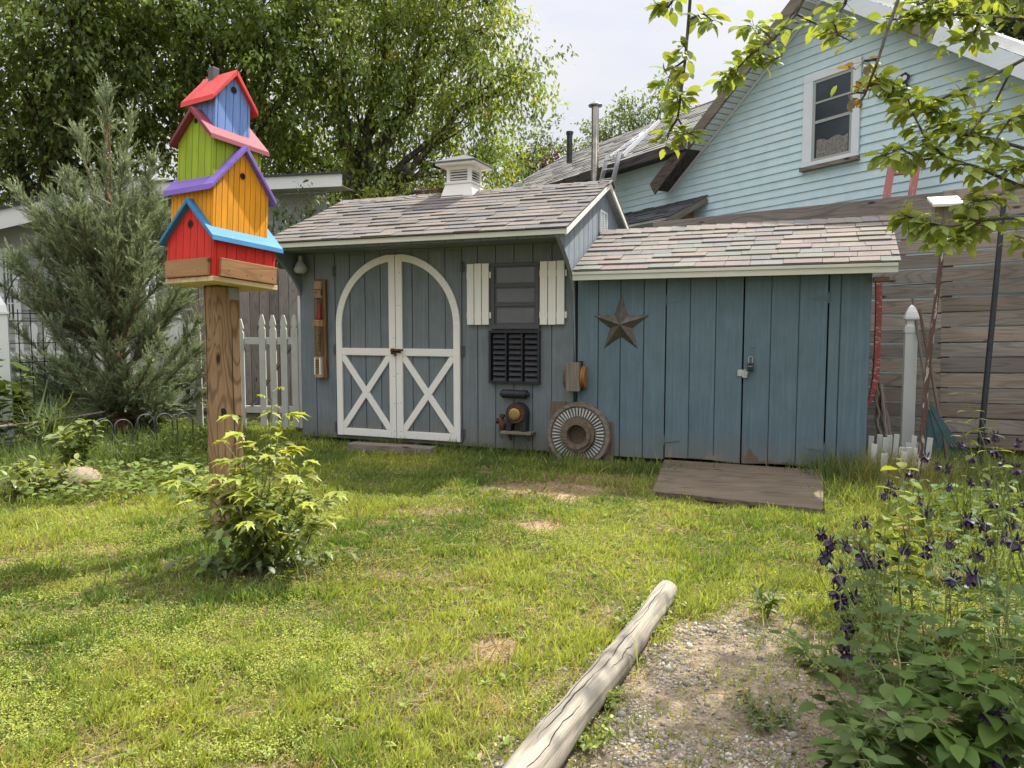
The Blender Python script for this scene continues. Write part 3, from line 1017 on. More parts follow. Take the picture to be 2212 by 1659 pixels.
# pulley block
cx, cz_ = SH.px(1246, 812, -.08)
t = thing('pulley_block', 'old wooden pulley block with orange sheave fixed where shed meets store', 'pulley block', SH(cx, -.03, cz_))
A = SH.loc(cx - .01, -.04, cz_)
w = MB(); w.box(A, -.075, .055, -.115, -.065, -.135, .125, 'z')
for k in range(5): w.box(A, -.035 + k * .016, -.026 + k * .016, -.1165, -.1152, -.105, -.085)
w.build('cheek', M['wood_grey'], t, bevel=.006)
w = MB(); w.lathe(Fr(A(-.02, .015, -.01), SH.z, SH.x), [(.115, -.085), (.12, -.075), (.12, -.03), (.115, -.02)], 28); w.build('side_disc', M['wood_old'], t, smooth=True)
w = MB(); w.lathe(Fr(A(.075, -.005, -.01), SH.z, SH.x), [(.09, -.02), (.104, -.016), (.094, .0), (.106, .014), (.10, .022), (.04, .024)], 28)
w.build('sheave', mat_paint('worn_orange_paint', (.34, .155, .05), .5, .25, wear=(.16, .09, .05), wear_at=.58), t, smooth=True)
w = MB(); w.box(A, .02, .055, -.064, .03, -.14, .135, 'z'); w.build('strap', M['iron'], t)

# gourd birdhouse under the eave
cx, cz_ = SH.px(649, 578, -.12)
t = thing('gourd_birdhouse', 'pale gourd-shaped bird nest box hanging in the shaded left eave corner', 'birdhouse', SH(cx, -.12, cz_ - .07))
A = SH.loc(cx, -.12, cz_)
w = MB(); w.lathe(A, [(.02, -.065), (.05, -.058), (.07, -.03), (.068, .0), (.05, .032), (.030, .06), (.022, .09), (.02, .12), (.008, .128)], 20); w.build('gourd', M['garage'], t, smooth=True)
w = MB(); w.lathe(Fr(A(-.04, -.052, .005), A.x, unit(-A.y - .75 * A.x)), [(.014, -.004), (.0145, .0025)], 12); w.build('entrance_hole', M['hole'], t)
w = MB(); w.tube([A(0, 0, .125), A(0, .0, 2.0 - cz_)], .002, 5); w.build('wire', M['iron'], t)

# carved plaque
cx, _ = SH.px(692, 710, -.04)
_, pz1 = SH.px(690, 603, -.04); _, pz0 = SH.px(694, 817, -.04)
t = thing('carved_plaque', 'tall carved wooden totem figure with red tunic hung left of the arched door', 'carving', SH(cx, -.03, pz0))
A = SH.loc(cx, -.013, pz0)
hh = pz1 - pz0
cw1 = mat_wood('carved_brown_wood', (.075, .045, .026), (.215, .125, .062), .55, 9)
cw2 = mat_wood('tan_face_wood', (.27, .16, .08), (.47, .30, .16), .5, 9)
w = MB(); w.box(A, .045, .078, -.04, 0, 0, hh - .005, 'z'); w.box(A, -.075, .0445, -.02, 0, .002, hh, 'z'); w.build('board', cw1, t, bevel=.004)
def relief(pts, mid=.05):
    pass
w = MB()
prof = [(-.068, -.0205), (-.066, -.045), (-.045, -.068), (-.015, -.078), (.015, -.072), (.035, -.05), (.044, -.0205)]
def relief(z0, z1, k0=1, k1=1):
    n = len(prof)
    L = [(p[0], -.0205 + (p[1] + .0205) * k0, z0) for p in prof] + [(p[0], -.0205 + (p[1] + .0205) * k1, z1) for p in prof]
    F = [(i, i + 1, n + i + 1, n + i) for i in range(n - 1)] + [tuple(range(n - 1, -1, -1)), tuple(range(n, 2 * n)), (0, n, 2 * n - 1, n - 1)]
    return L, F
def rel(mb, z0, z1, k0=1, k1=1): L, F = relief(z0, z1, k0, k1); mb.local(A, L, F, 'z')
rel(w, hh - .20, hh - .115, .95, 1.0); rel(w, hh - .108, hh - .02, 1.0, .6)
w.prism(A, [(-.026, hh - .165), (-.006, hh - .165), (-.012, hh - .118)], -.092, -.074)
w.box(A, -.042, .012, -.080, -.070, hh - .188, hh - .181)
w.build('head', cw2, t, bevel=.003)
w = MB(); rel(w, hh - .1145, hh - .1085, 1.08, 1.08)
for xx in (-.035, .006): w.box(A, xx - .008, xx + .008, -.079, -.066, hh - .142, hh - .136)
w.build('headband', M['iron'], t)
w = MB(); rel(w, hh - .42, hh - .205, .95, .7); w.build('body', cw1, t)
w = MB(); w.prism(A, [(-.04, hh - .42), (.04, hh - .42), (.038, hh - .27), (.02, hh - .265), (-.02, hh - .40)], -.082, -.05); w.build('red_tunic', mat_paint('faded_red_paint', (.24, .035, .03), .6, .3), t, bevel=.004)
w = MB(); rel(w, hh - .50, hh - .425, 1.0, 1.0)
for k in range(3): w.box(A, -.06, .03, -.083, -.06, hh - .49 + k * .022, hh - .48 + k * .022)
w.build('folded_arms', cw2, t, bevel=.003)
w = MB(); rel(w, .24, hh - .505, .85, .85)
for k in range(9):
    z = .26 + k * .027
    w.beam(A(-.055, -.055, z), A(.03, -.07, z + .05), .012, .009, A.z)
w.build('feathers', cw1, t, bevel=.002)
w = MB(); rel(w, .01, .235, .9, .7); w.build('legs', cw2, t)
w = MB()
for xx in (-.052, .012): w.box(A, xx, xx + .012, -.074, -.03, .04, .22, 'z')
w.build('white_stripe', M['white'], t)
w = MB()
for k in range(6): w.box(A, -.036, .008, -.077, -.066, .06 + k * .026, .066 + k * .026)
w.build('lacing', M['rust'], t)

# round foundry pattern leaning on the wall
cx, cz_ = SH.px(1249, 941, -.09)
t = thing('wheel_pattern', 'round ribbed metal and wood wheel mould on a square plank leaning at the shed corner', 'wheel mould', SH(cx, -.06, .03))
A = SH.loc(cx, -.040, cz_ + .005).turn('x', math.radians(-4))
w = MB()
for k in range(4): w.box(A, -.292 + k * .1545, -.139 + k * .1545, -.005, .02, -.29, .305 + random.uniform(-.012, .006), 'z')
w.build('back_plank', M['wood_old'], t, bevel=.004)
A = A.loc(.0, 0, 0)
rn = 40
w = MB()
def ring(mb, r0, r1, y0, y1, n=48, wob=0.0, dx=0, dz=0):
    o, i = [], []
    for k in range(n):
        a = 2 * math.pi * k / n
        o.append((dx + (r1 + random.uniform(-wob, wob)) * math.cos(a), dz + (r1 + random.uniform(-wob, wob)) * math.sin(a)))
        i.append((dx + r0 * math.cos(a), dz + r0 * math.sin(a)))
    for k in range(n):
        j = (k + 1) % n
        mb.prism(A, [o[k], o[j], i[j], i[k]], y0, y1, 'x')
ring(w, .235, .300, -.045, -.0055, 40, .006)
ring(w, .262, .294, -.062, -.0455, 40, .004)
w.build('rim', M['wood_grey'], t)
w = MB(); ring(w, .155, .245, -.046, -.0056, 48)
w.build('plate', mat_plain('shaded_zinc', (.16, .155, .14), .7, .2, .25, 14, .2), t)  # plate darker than the ribs, shade between them put into its colour
w = MB()
for k in range(46):
    a = 2 * math.pi * k / 46
    d = np.array([math.cos(a), math.sin(a)])
    q = np.array([-d[1], d[0]])
    p0, p1 = d * .168, d * .246
    pts = [tuple(p0 + q * .005), tuple(p1 + q * .008), tuple(p1 - q * .008), tuple(p0 - q * .005)]
    w.prism(A, pts, -.064, -.0461)
w.build('ribbed_plate', mat_plain('dull_zinc', (.50, .50, .46), .5, .35, .25, 14, .2), t, bevel=.002)
w = MB(); ring(w, .088, .160, -.095, -.0057, 36, .006); ring(w, .094, .128, -.115, -.0955, 36, .005)
w.build('hub', M['wood_old'], t)
w = MB(); w.lathe(Fr(A(0, -.006, 0), A.x, -A.y), [(.089, 0), (.089, .006)], 28); w.build('bore', M['wood_old'], t)
w = MB(); w.box(SH, cx - .09, cx + .10, -.2, -.03, .0, .035); w.build('foot_block', M['wood_old'], t)

# rusty coil on the ridge beside the cupola
pts = []
c0, c1 = cux - .62, cux - .22
for k in range(220):
    u = k / 219
    pts.append(SH(c0 + (c1 - c0) * u, RIDGE_Y + .016 * math.cos(u * 150), RIDGE_Z + .05 + .022 * math.sin(u * 150)))
w = MB(); w.tube(pts, .0035, 4)
tag(w.build('wire_coil', M['rust']), 'rusty wire coil lying along the shed ridge left of the cupola', 'wire coil')
# ================================================================== birdhouse tower on its post
TYAW = math.radians(58.25)
d1 = np.array([math.cos(TYAW), math.sin(TYAW), 0])
d2 = np.array([-math.sin(TYAW), math.cos(TYAW), 0])
TC = np.array([-1.622, 4.178, 0])
PZ = 1.432
tower = thing('birdhouse_tower', 'stack of four bright painted birdhouses on a thick brown post', 'birdhouse', (TC[0], TC[1], 0))
POST = Fr(TC + np.array([-.0, -.02, 0]), (math.cos(math.radians(49)), math.sin(math.radians(49)), 0))
w = MB()
hp = .07
w.box(POST, -hp, hp, -hp, hp, -.1, PZ - .001, 'z')
w.build('post', M['wood_post'], tower, bevel=.006)
w = MB()      # drying cracks and knots, cut as dark slivers sitting on the faces
for face, pts in (('-y', [(.012, .25), (.020, .6), (.016, .95), (.02, 1.2)]), ('-x', [(-.055, .8), (-.045, 1.1), (-.05, 1.44)])):
    for (a, z0), (b, z1) in zip(pts[:-1], pts[1:]):
        if face == '-y':
            w.prism(POST, [(a - .0025, z0), (a + .0025, z0), (b + .002, z1), (b - .002, z1)], -hp - .0012, -hp + .01)
        else:
            q = Fr(POST.o, -POST.y)
            w.prism(q, [(a - .003, z0), (a + .003, z0), (b + .003, z1), (b - .003, z1)], -hp - .0012, -hp + .01)
w.build('drying_crack', M['hole'], tower)
w = MB()
for (xx, zz, r) in ((-.045, .74, .022), (.045, .70, .018)):
    pts = [(xx + r * random.uniform(.5, 1) * math.cos(a), zz + 1.3 * r * random.uniform(.5, 1) * math.sin(a)) for a in np.linspace(0, 6.0, 10)]
    w.prism(POST, pts, -hp - .0012, -hp + .01)
w.build('knot', M['hole'], tower)

TUP = unit(np.array([0, 0, 1]) + math.tan(math.radians(4.25)) * d1 + math.tan(math.radians(.5)) * d2)   # the stack leans a little
TW = Fr(TC + np.array([0, 0, 1.452]) - TUP * 1.452, d1, TUP)
A_P = .419
w = MB()
n = 4
for k in range(n):
    y0 = -A_P / 2 + A_P * k / n
    w.box(TW, -A_P / 2 - random.uniform(0, .004), A_P / 2 + random.uniform(0, .004), y0 + .001, y0 + A_P / n - .001, PZ, PZ + .026)
w.build('platform', M['wood_pale'], tower, bevel=.002)
w = MB()
w.box(POST, .005, .062, -hp - .004, -hp - .0005, 1.36, 1.425)
for zz in (1.375, 1.41):
    for xx in (.015, .05):
        w.lathe(Fr(POST(xx, -hp - .0041, zz), POST.x, -POST.y), [(.004, 0), (.003, .002)], 8)
w.build('steel_bracket', mat_plain('dull_bracket_steel', (.26, .265, .265), .55, .6, .2, 20, .1), tower)

paint = lambda nm, c, wear=None: mat_paint(nm, c, .72, .28, wear=wear, wear_at=.675, stain=.4)
P_RED = paint('bright_red_paint', (.62, .030, .018), (.5, .2, .13))
P_ORANGE = paint('orange_yellow_paint', (.80, .34, .012), (.6, .42, .2))
P_GREEN = paint('lime_green_paint', (.30, .42, .022), (.45, .45, .2))
P_BLUE = paint('light_blue_paint', (.19, .33, .68), (.5, .55, .65))
R_BLUE = paint('bright_blue_roof_paint', (.035, .20, .42), (.35, .42, .45))
R_PURPLE = paint('purple_roof_paint', (.20, .125, .46), (.4, .35, .5))
R_MAUVE = paint('mauve_roof_paint', (.22, .042, .06), (.5, .38, .34))
R_RED = paint('coral_red_roof_paint', (.66, .055, .048), (.6, .3, .25))


def bird_box(label, a, cx, cy, zb, ze, za, axis, wall, rmat, over, eave_out, npl, hole_z, hole_r):
    """a square nest box; axis is the direction of the ridge; za = top of wall gable"""
    root_f = TW.loc(cx, cy, 0)
    # frame with x along the ridge
    f = root_f if axis == 'x' else root_f.turn('z', math.pi / 2)
    h = a / 2
    g = lambda u: ze + (za - ze) * (1 - abs(u) / h)      # gable height across
    mb = MB()
    # core
    mb.prism(f.turn('z', math.pi / 2), [(-h + .006, zb), (h - .006, zb), (h - .006, ze - .006), (0, za - .008), (-h + .006, ze - .006)], -h + .006, h - .006, 'z')
    gap = .0042
    for ang, gable in ((0, 0), (90, 1), (180, 0), (270, 1)):
        q = f.turn('z', math.radians(ang))
        tr = .018
        cuts = [-h, -h + tr] + [-h + tr + (a - 2 * tr) * k / npl for k in range(1, npl)] + [h - tr, h]
        siding(mb, q, cuts, zb, (lambda u: g(u)) if gable else ze, -h, -h + .0055, gap)
    box = mb.build('nest_box', wall, tower)
    box['label'] = label
    # roof: two boards
    s = (za - ze) / h
    th = .022
    up = th * math.sqrt(1 + s * s)
    ro = MB()
    for sg in (-1, 1):
        pts = [(0, za + .001), (sg * (h + eave_out), za + .001 - s * (h + eave_out)), (sg * (h + eave_out) - sg * .004, za + .001 - s * (h + eave_out) + up * .92), (0, za + .001 + up)]
        if sg > 0: pts = pts[::-1]
        ro.prism(f.turn('z', math.pi / 2), pts, -h - over, h + over, 'y')
    r = ro.build('roof', rmat, box, bevel=.003)
    # entrance hole and its ring, on the gable seen from the lawn
    gq = f.turn('z', math.pi / 2 if axis == 'y' else -math.pi / 2)
    gq = root_f if axis == 'y' else root_f.turn('z', -math.pi / 2)
    hb = MB()
    F = Fr(gq(0, -h - .0012, hole_z), gq.x, -gq.y)
    hb.lathe(F, [(hole_r, 0), (hole_r, .0006)], 20)
    hb.build('entrance_hole', M['hole'], box)
    rb = MB()
    rb.lathe(F, [(hole_r, .0008), (hole_r, -.004), (hole_r + .003, -.004), (hole_r + .0035, .0012)], 20, cap=False)
    rb.build('hole_rim', wall, box)
    return box, f, root_f


def proj_y(p):
    d = p - EYE
    return 829.5 - FPX * (d[1] * SP + d[2] * CP) / (d[1] * CP - d[2] * SP)


def q_z(cx, cy, x, y, py):
    lo, hi = .5, 4.0
    for _ in range(40):
        m = (lo + hi) / 2
        if proj_y(TW(cx + x, cy + y, m)) > py: lo = m
        else: hi = m
    return lo


def stack(label, a, cx, cy, zb, za_top, ze_out, eo, ov, axis, wall, rmat, npl, hole_py, hole_r):
    h = a / 2
    s = (za_top - (ze_out - .006)) / (h + eo)
    za = za_top - .022 * math.sqrt(1 + s * s) - .001
    ze = za - s * h
    hz = q_z(cx, cy, -h if axis == 'x' else 0, 0 if axis == 'x' else -h, hole_py)
    b, f, r = bird_box(label, a, cx, cy, zb, ze, za, axis, wall, rmat, ov, eo, npl, hz, hole_r)
    return b, r, za
aR, aO, aG, aB = .403, .360, .309, .228
red, rR, _ = stack('lowest box, red with blue roof', aR, -.004, .003, PZ + .026, 1.882, 1.676, .030, .032, 'x', P_RED, R_BLUE, 6, 484, .021)
org, rO, _ = stack('second box, orange with purple roof', aO, -.017, .012, 1.60, 2.194, 1.947, .035, .03, 'y', P_ORANGE, R_PURPLE, 9, 381, .017)
grn, rG, _ = stack('third box, lime green with mauve roof', aG, -.025, .018, 1.87, 2.377, 2.218, .026, .038, 'x', P_GREEN, R_MAUVE, 5, 260, .015)
blu, rB, za = stack('top box, light blue with red roof', aB, -.032, .022, 2.14, 2.614, 2.441, .036, .026, 'y', P_BLUE, R_RED, 4, 195, .018)
w = MB()
cfr = rB.loc(-.0, .05, 0)
w.box(cfr, -.03, .012, -.02, .022, za - .01, za + .075, 'z')
w.build('chimney', M['grey_frame'], blu, bevel=.002)
# bare cedar boards round the foot of the red box
w = MB()
h = aR / 2
TW = TW.loc(-.004, .003, 0)
w.box(TW, -h + .032, h - .004, -h - .0195, -h - .0008, PZ + .030, PZ + .126)
w.build('cedar_board', M['wood_board'], red, bevel=.002)
w = MB()
q = TW.turn('z', -math.pi / 2)
w.box(q, -h + .014, h - .022, -h - .0195, -h - .0008, PZ + .030, PZ + .123)
w.build('cedar_board', M['wood_board'], red, bevel=.002)
w = MB()
for xx in (-.12, 0, .09, .17): w.lathe(Fr(TW(xx, -h - .0197, PZ + .053 + random.uniform(0, .015)), TW.x, -TW.y), [(.0035, 0), (.003, .001)], 8)
for xx in (-.12, .1): w.lathe(Fr(q(xx, -h - .0197, PZ + .058), q.x, -q.y), [(.0035, 0), (.003, .001)], 8)
w.build('screw', M['iron'], red)
# ================================================================== house on the right
HO = at(1700, 710, 9.7)
HO[2] = 0
hyaw = math.radians(61)
HS = Fr(HO, (math.cos(hyaw), -math.sin(hyaw), 0))
house = thing('aqua_house', 'pale aqua clapboard house with steep gable and one dark sash window', 'house', HS(0, 2, 0))


def line(p, q):
    m = (q[1] - p[1]) / (q[0] - p[0])
    return m, p[1] - m * p[0]

OV = -.26
mL, bL = line(HS.px(1480, 376), HS.px(1765, 17))
mR, bR = line(HS.px(1851, 30, OV), HS.px(2212, 172, OV))
apx = (bR - bL) / (mL - mR)
apz = mL * apx + bL
_, eave_w = HS.px(1400, 332)
xLfar = HS.px(1185, 420)[0]


def boundL(z): return xLfar if z < eave_w else (z - bL) / mL
def boundR(z): return (z - bR) / mR

w = MB()
cz_ = .35
expo = .103
z = cz_
rows = []
while z < apz - .02:
    z1 = min(z + expo + .012, apz - .002)
    a0, b0, a1, b1 = boundL(z), boundR(z), boundL(z1), boundR(z1)
    b0, b1 = min(b0, 6.0), min(b1, 6.0)
    if z < eave_w < z1: a1 = a0
    x = a0
    # joints between lengths of siding
    segs = []
    jx = a0 + random.uniform(1.0, 3.6)
    while jx < min(b0, b1) - .4 and jx > max(a0, a1):
        segs.append(jx)
        jx += random.uniform(2.2, 3.66)
    xs = [(a0, a1)] + [(q, q) for q in segs] + [(b0, b1)]
    for (p0, p1), (q0, q1) in zip(xs[:-1], xs[1:]):
        e = random.uniform(-.0015, .0015)
        L = [(p0, -.019 + e, z), (q0, -.019 + e, z), (q1, -.004, z1), (p1, -.004, z1), (p0, .004, z), (q0, .004, z), (q1, .004, z1), (p1, .004, z1)]
        w.local(HS, L, [(0, 1, 2, 3), (7, 6, 5, 4), (0, 4, 5, 1), (1, 5, 6, 2), (2, 6, 7, 3), (3, 7, 4, 0)])
    z += expo
hw = w.build('siding', M['house'], house)
w = MB()
w.prism(HS, [(xLfar, .0), (6.0, 0), (6.0, mR * 6 + bR), (apx, apz), ((eave_w - bL) / mL, eave_w), (xLfar, eave_w)], .005, .12)
w.build('wall', M['house_white'], house)
w = MB()
w.box(HS, xLfar, 6.0, -.03, .1, -.3, cz_)
w.build('foundation', M['garage'], house)
# main roof slabs (dark shingles) running away from us
w = MB()
dL = unit((1, mL)); nL = np.array([-dL[1], dL[0]])
low = HS.px(1441, 400)
def rp(x, off): return (x + nL[0] * off, mL * x + bL + nL[1] * off)
xl0 = HS.px(1447, 400, 0)[0]
w.prism(HS, [rp(xl0, .06), rp(apx + .02, .06), rp(apx, .16), rp(xl0, .16)], OV - .02, 7)
dR = unit((1, mR)); nR = np.array([-dR[1], dR[0]])
def rq(x, off): return (x + nR[0] * off, mR * x + bR + nR[1] * off)
w.prism(HS, [rq(apx, .17), rq(6.5, .17), rq(6.5, .26), rq(apx + .02, .26)], OV - .02, 7)
mainroof = w.build('roof', M['shingle'], house)
# soffit panels under the left rake, rotten boards at its foot
w = MB()
n = 26
xs = np.linspace(xl0 + (apx - xl0) * .26, apx - .05, n)
for a, b in zip(xs[:-1], xs[1:]):
    w.prism(HS, [rp(a, .015), rp(b - .012, .015), rp(b - .012, .05), rp(a, .05)], OV + .01, -.02)
w.build('soffit_panel', M['house_white'], mainroof)
w = MB()
w.prism(HS, [rp(xl0, .03), rp(xl0 + (apx - xl0) * .258, .03), rp(xl0 + (apx - xl0) * .258, .055), rp(xl0, .055)], OV + .01, -.02)
w.prism(HS, [rp(xl0 - .02, -.03), rp(xl0 + (apx - xl0) * .32, -.01), rp(xl0 + (apx - xl0) * .32, .17), rp(xl0 - .02, .18)], OV - .045, OV - .021)
w.build('bare_rake_board', mat_wood('rotten_dark_wood', (.035, .028, .026), (.12, .095, .08), .9), mainroof)
w = MB()
w.prism(HS, [rp(xl0 + (apx - xl0) * .3205, .0), rp(apx - .01, .0), rp(apx - .01, .16), rp(xl0 + (apx - xl0) * .3205, .16)], OV - .04, OV - .021)
w.build('rake_fascia', M['wood_grey'], mainroof)
w = MB()
w.prism(HS, [rp(xl0, -.025), rp(apx - .01, -.025), rp(apx - .01, .014), rp(xl0, .014)], -.035, -.0195)
w.build('rake_trim', M['house_white'], mainroof)
w = MB()
w.prism(HS, [rq(apx, .0), rq(1.55, .0), rq(1.55, .165), rq(apx + .05, .165)], OV - .045, OV - .021)
w.prism(HS, [rq(1.97, .0), rq(6.5, .0), rq(6.5, .165), rq(1.97, .165)], OV - .045, OV - .021)
w.build('rake_fascia', M['house_white'], mainroof)
w = MB()
w.prism(HS, [rq(1.5, .02), rq(2.0, .02), rq(2.0, .2), rq(1.5, .2)], OV - .02, OV - .005)
w.prism(HS, [rq(apx, .01), rq(6.5, .01), rq(6.5, .05), rq(apx, .05)], OV - .004, 0)
w.build('bare_rake_board', M['wood_grey'], mainroof)

# window
wx0, wz1 = HS.px(1742, 166)
wx1, wz0 = HS.px(1858, 350)
_, wz0b = HS.px(1742, 368)
wz0 = (wz0 + wz0b) / 2
_, wz1b = HS.px(1866, 122)
wz1 = (wz1 + wz1b) / 2
w = MB()
c = .10
w.box(HS, wx0, wx1, -.045, -.020, wz1 - c, wz1); w.box(HS, wx0, wx1, -.045, -.020, wz0 + .05, wz0 + .10)
w.box(HS, wx0, wx0 + c * 1.4, -.045, -.020, wz0 + .1005, wz1 - c - .0005, 'z'); w.box(HS, wx1 - c, wx1, -.045, -.020, wz0 + .1005, wz1 - c - .0005, 'z')
hwin = w.build('window', M['house_white'], house, bevel=.003)
w = MB(); w.box(HS, wx0 - .01, wx1 + .01, -.075, -.020, wz0, wz0 + .049); w.build('sill', M['wood_grey'], hwin)
ix0, ix1, iz0, iz1 = wx0 + c * 1.4, wx1 - c, wz0 + .10, wz1 - c
w = MB()
e = .035
mid = iz0 + (iz1 - iz0) * .48
mid2 = iz0 + (iz1 - iz0) * .72
w.box(HS, ix0 + .0005, ix1 - .0005, -.036, -.021, iz1 - e, iz1 - .0005); w.box(HS, ix0 + .0005, ix1 - .0005, -.036, -.021, iz0 + .0005, iz0 + e)
w.box(HS, ix0 + .0005, ix0 + e, -.035, -.021, iz0 + e, iz1 - e, 'z'); w.box(HS, ix1 - e, ix1 - .0005, -.035, -.021, iz0 + e, iz1 - e, 'z')
w.box(HS, ix0 + e, ix1 - e, -.038, -.021, mid - .018, mid + .018)
w.box(HS, ix0 + e, ix1 - e, -.034, -.021, mid2 - .012, mid2 + .012)
w.build('sash', M['garage'], hwin)
w = MB(); w.box(HS, ix0 + e, ix1 - e, -.0275, -.0215, iz0 + e, iz1 - e)
w.build('pane', mat_plain('dark_window_glass', (.035, .045, .055), .12, 0, .35, 3, .03), hwin)
w = MB()
lo = iz0 + e
pts = [(ix0 + e + .01, lo + .005)]
n = 14
top = []
for k in range(n + 1):
    x = ix0 + e + .03 + (ix1 - ix0 - 2 * e - .05) * k / n
    top.append((x, lo + .20 + .018 * math.sin(k * .9) + .012 * random.random()))
w.prism(HS, [(ix0 + e + .03, lo + .006), (ix1 - e - .02, lo + .006)] + top[::-1], -.0292, -.0281)
w.build('lace_curtain', mat_plain('grey_lace', (.20, .19, .17), .8, 0, .55, 40, .1), hwin)

# left wing roof: eave above the same wall, ridge parallel to it
WB = 2.3
ex0 = HS.px(1195, 410, -.3)[0]
ex1 = HS.px(1520, 268, 0)[0]
_, rz = HS.px(1300, 307, WB)
ewz = HS.px(1330, 352, -.32)[1]
w = MB()
wl = math.hypot(WB + .32, rz - ewz)
WF = Fr(HS(0, -.32, ewz), HS.x, np.cross(HS.x, HS.y * (WB + .32) + HS.z * (rz - ewz)))
shingles(w, WF, ex0 - 3.5, ex1, wl, .15, [(.205, .20, .19), (.24, .23, .21), (.17, .165, .165), (.27, .26, .235)], (.25, .5))
w.box(WF, ex0 - 3.5, ex1, .02, wl, -.05, -.012)
w.prism(Fr(WF.o, HS.x), [(ex0 - 3.5, -.12), (ex1, -.12), (ex1, -.01), (ex0 - 3.5, -.01)], -.0, .03)
wing = w.build('wing_roof', M['shingle'], house)
w = MB()
w.box(Fr(WF.o, HS.x), ex0 - 3.5, ex1, -.022, -.002, -.13, .0)
w.box(Fr(WF.o, HS.x), ex0 - 3.5, ex1, .001, .30, -.10, -.085)
w.build('eave_board', mat_wood('dark_eave_board', (.03, .028, .028), (.10, .09, .085), .9), wing)

# small pent roof on the wall
px0 = HS.px(1330, 478)[0]; px1, pz1 = HS.px(1532, 418)
pz1 = (pz1 + HS.px(1368, 462)[1]) / 2
pfy = -.75
pzl = pz1 - .36
w = MB()
pl = math.hypot(.75, .36)
PF = Fr(HS(0, pfy, pzl), HS.x, np.cross(HS.x, HS.y * .75 + HS.z * .36))
shingles(w, PF, px0 - .6, px1, pl, .10, [(.075, .075, .085), (.09, .09, .10), (.065, .065, .07)], (.2, .35))
w.box(PF, px0 - .6, px1 - .01, .01, pl, -.035, -.004)
pr = w.build('pent_roof', M['shingle'], house)
w = MB()
w.beam(HS(px1 - .02, pfy, pzl - .06), HS(px1 - .02, -.03, pz1 - .05), .03, .10)
w.build('rake_board', M['wood_grey'], pr)
w = MB()
w.prism(Fr(HS(px1 - .30, 0, 0), HS.y), [(pfy + .1, pzl - .35), (-.03, pzl - .35), (-.03, pz1 - .1), (pfy + .1, pzl - .02)], -.01, .01)
w.build('plywood_cheek', M['wood_board'], pr)

# butterfly ornament on the gable
bx, bz = HS.px(1927, 187, -.04)
B = HS.loc(bx, -.045, bz)
def wing_pts(sg): return [(0, 0), (sg * .06, .085), (sg * .16, .11), (sg * .21, .06), (sg * .17, 0), (sg * .20, -.05), (sg * .13, -.10), (sg * .05, -.07)]
bf = thing('butterfly_ornament', 'black and white butterfly ornament on the house gable behind the leaves', 'ornament', B.o)
for sg in (-1, 1):
    w = MB(); p = wing_pts(sg); w.prism(B, p if sg < 0 else p[::-1], -.004, .004)
    wo = w.build('wing', M['iron'], bf)
    w = MB()
    for k, (cx, cz2, r) in enumerate(((.09, .05, .035), (.15, .05, .03), (.09, -.035, .034), (.15, -.04, .022))):
        w.lathe(Fr(B(sg * cx, -.0045, cz2), B.x, -B.y), [(r, 0), (r, .002)], 9)
    w.build('wing_patch', M['house_white'], wo)
w = MB(); w.tube([B(0, -.012, -.08), B(0, -.018, 0), B(0, -.012, .08)], [.008, .014, .006], 8); w.build('body', M['iron'], bf, smooth=True)
w = MB()
for q in (-.1, .1): w.tube([B(q, .0, 0), B(q, .03, 0)], .006, 6)
w.build('wall_stud', M['iron'], bf)

# flue pipes
def pipe(name, label, px, ytop, ybot, off, r, mat, cap):
    x, _ = HS.px(px, ybot, off)
    p = HS(x, off, 0)
    zt = zat(p[0], p[1], ytop)
    zb = zat(p[0], p[1], ybot)
    t = thing(name, label, 'flue pipe', (p[0], p[1], zb))
    f = Fr(p, (1, 0, 0))
    w = MB()
    prof = []
    n = 3
    for k in range(n):
        z0 = zb + (zt - zb) * k / n; z1 = zb + (zt - zb) * (k + 1) / n
        prof += [(r, z0), (r, z1 - .02), (r + .006, z1 - .018), (r + .006, z1 - .002)]
    w.lathe(f, prof, 20)
    w.build('pipe', mat, t, smooth=True)
    w = MB()
    if cap: w.lathe(f, [(r + .05, zt + .0), (r + .055, zt + .02), (.02, zt + .085), (.012, zt + .09)], 20)
    else: w.lathe(f, [(r + .012, zt), (r + .014, zt + .05)], 16)
    w.build('cap', M['steel_dark'] if not cap else mat_plain('flue_cap_steel', (.2, .2, .2), .4, .8), t, smooth=True)
    return t
pipe('flue_pipe', 'tall shiny steel flue with conical cap rising behind the shed ridge', 1284, 230, 470, -.55, .062, mat_plain('streaked_steel', (.40, .37, .32), .22, .9, .35, 6, .1), True)
pipe('vent_pipe', 'short dark vent pipe standing on the old wing roof', 1230, 290, 352, .42, .058, M['steel_dark'], False)

# aluminium ladder: foot section against the eave and roof section lying on the shingles
lad = thing('aluminium_ladder', 'aluminium ladder resting against the eave and up the wing roof', 'ladder', HS(HS.px(1325, 400, -.5)[0], -.5, 0))
def ladder(parent, a0, a1, b0, b1, n, r, mat, wd=.03, dp=.07):
    for p, q in ((a0, a1), (b0, b1)):
        w = MB(); w.beam(p, q, wd, dp, up=np.cross(np.array(b0) - a0, np.array(a1) - a0)); w.build('rail', mat, parent)
    for k in range(n):
        u = (k + .5) / n
        p = np.array(a0) + (np.array(a1) - a0) * u
        q = np.array(b0) + (np.array(b1) - b0) * u
        w = MB(); w.tube([p, q], r, 8); w.build('rung', mat, parent)
def hp(px, py, y): x, z = HS.px(px, py, y); return HS(x, y, z)
ladder(lad, hp(1292, 420, -.62), hp(1312, 336, -.40), hp(1318, 420, -.62), hp(1338, 330, -.40), 4, .014, M['alu'])
def on_wing(px, py):
    r = sight(px, py); t = np.dot(WF.o + WF.z * .05 - EYE, WF.z) / np.dot(r, WF.z); return EYE + r * t
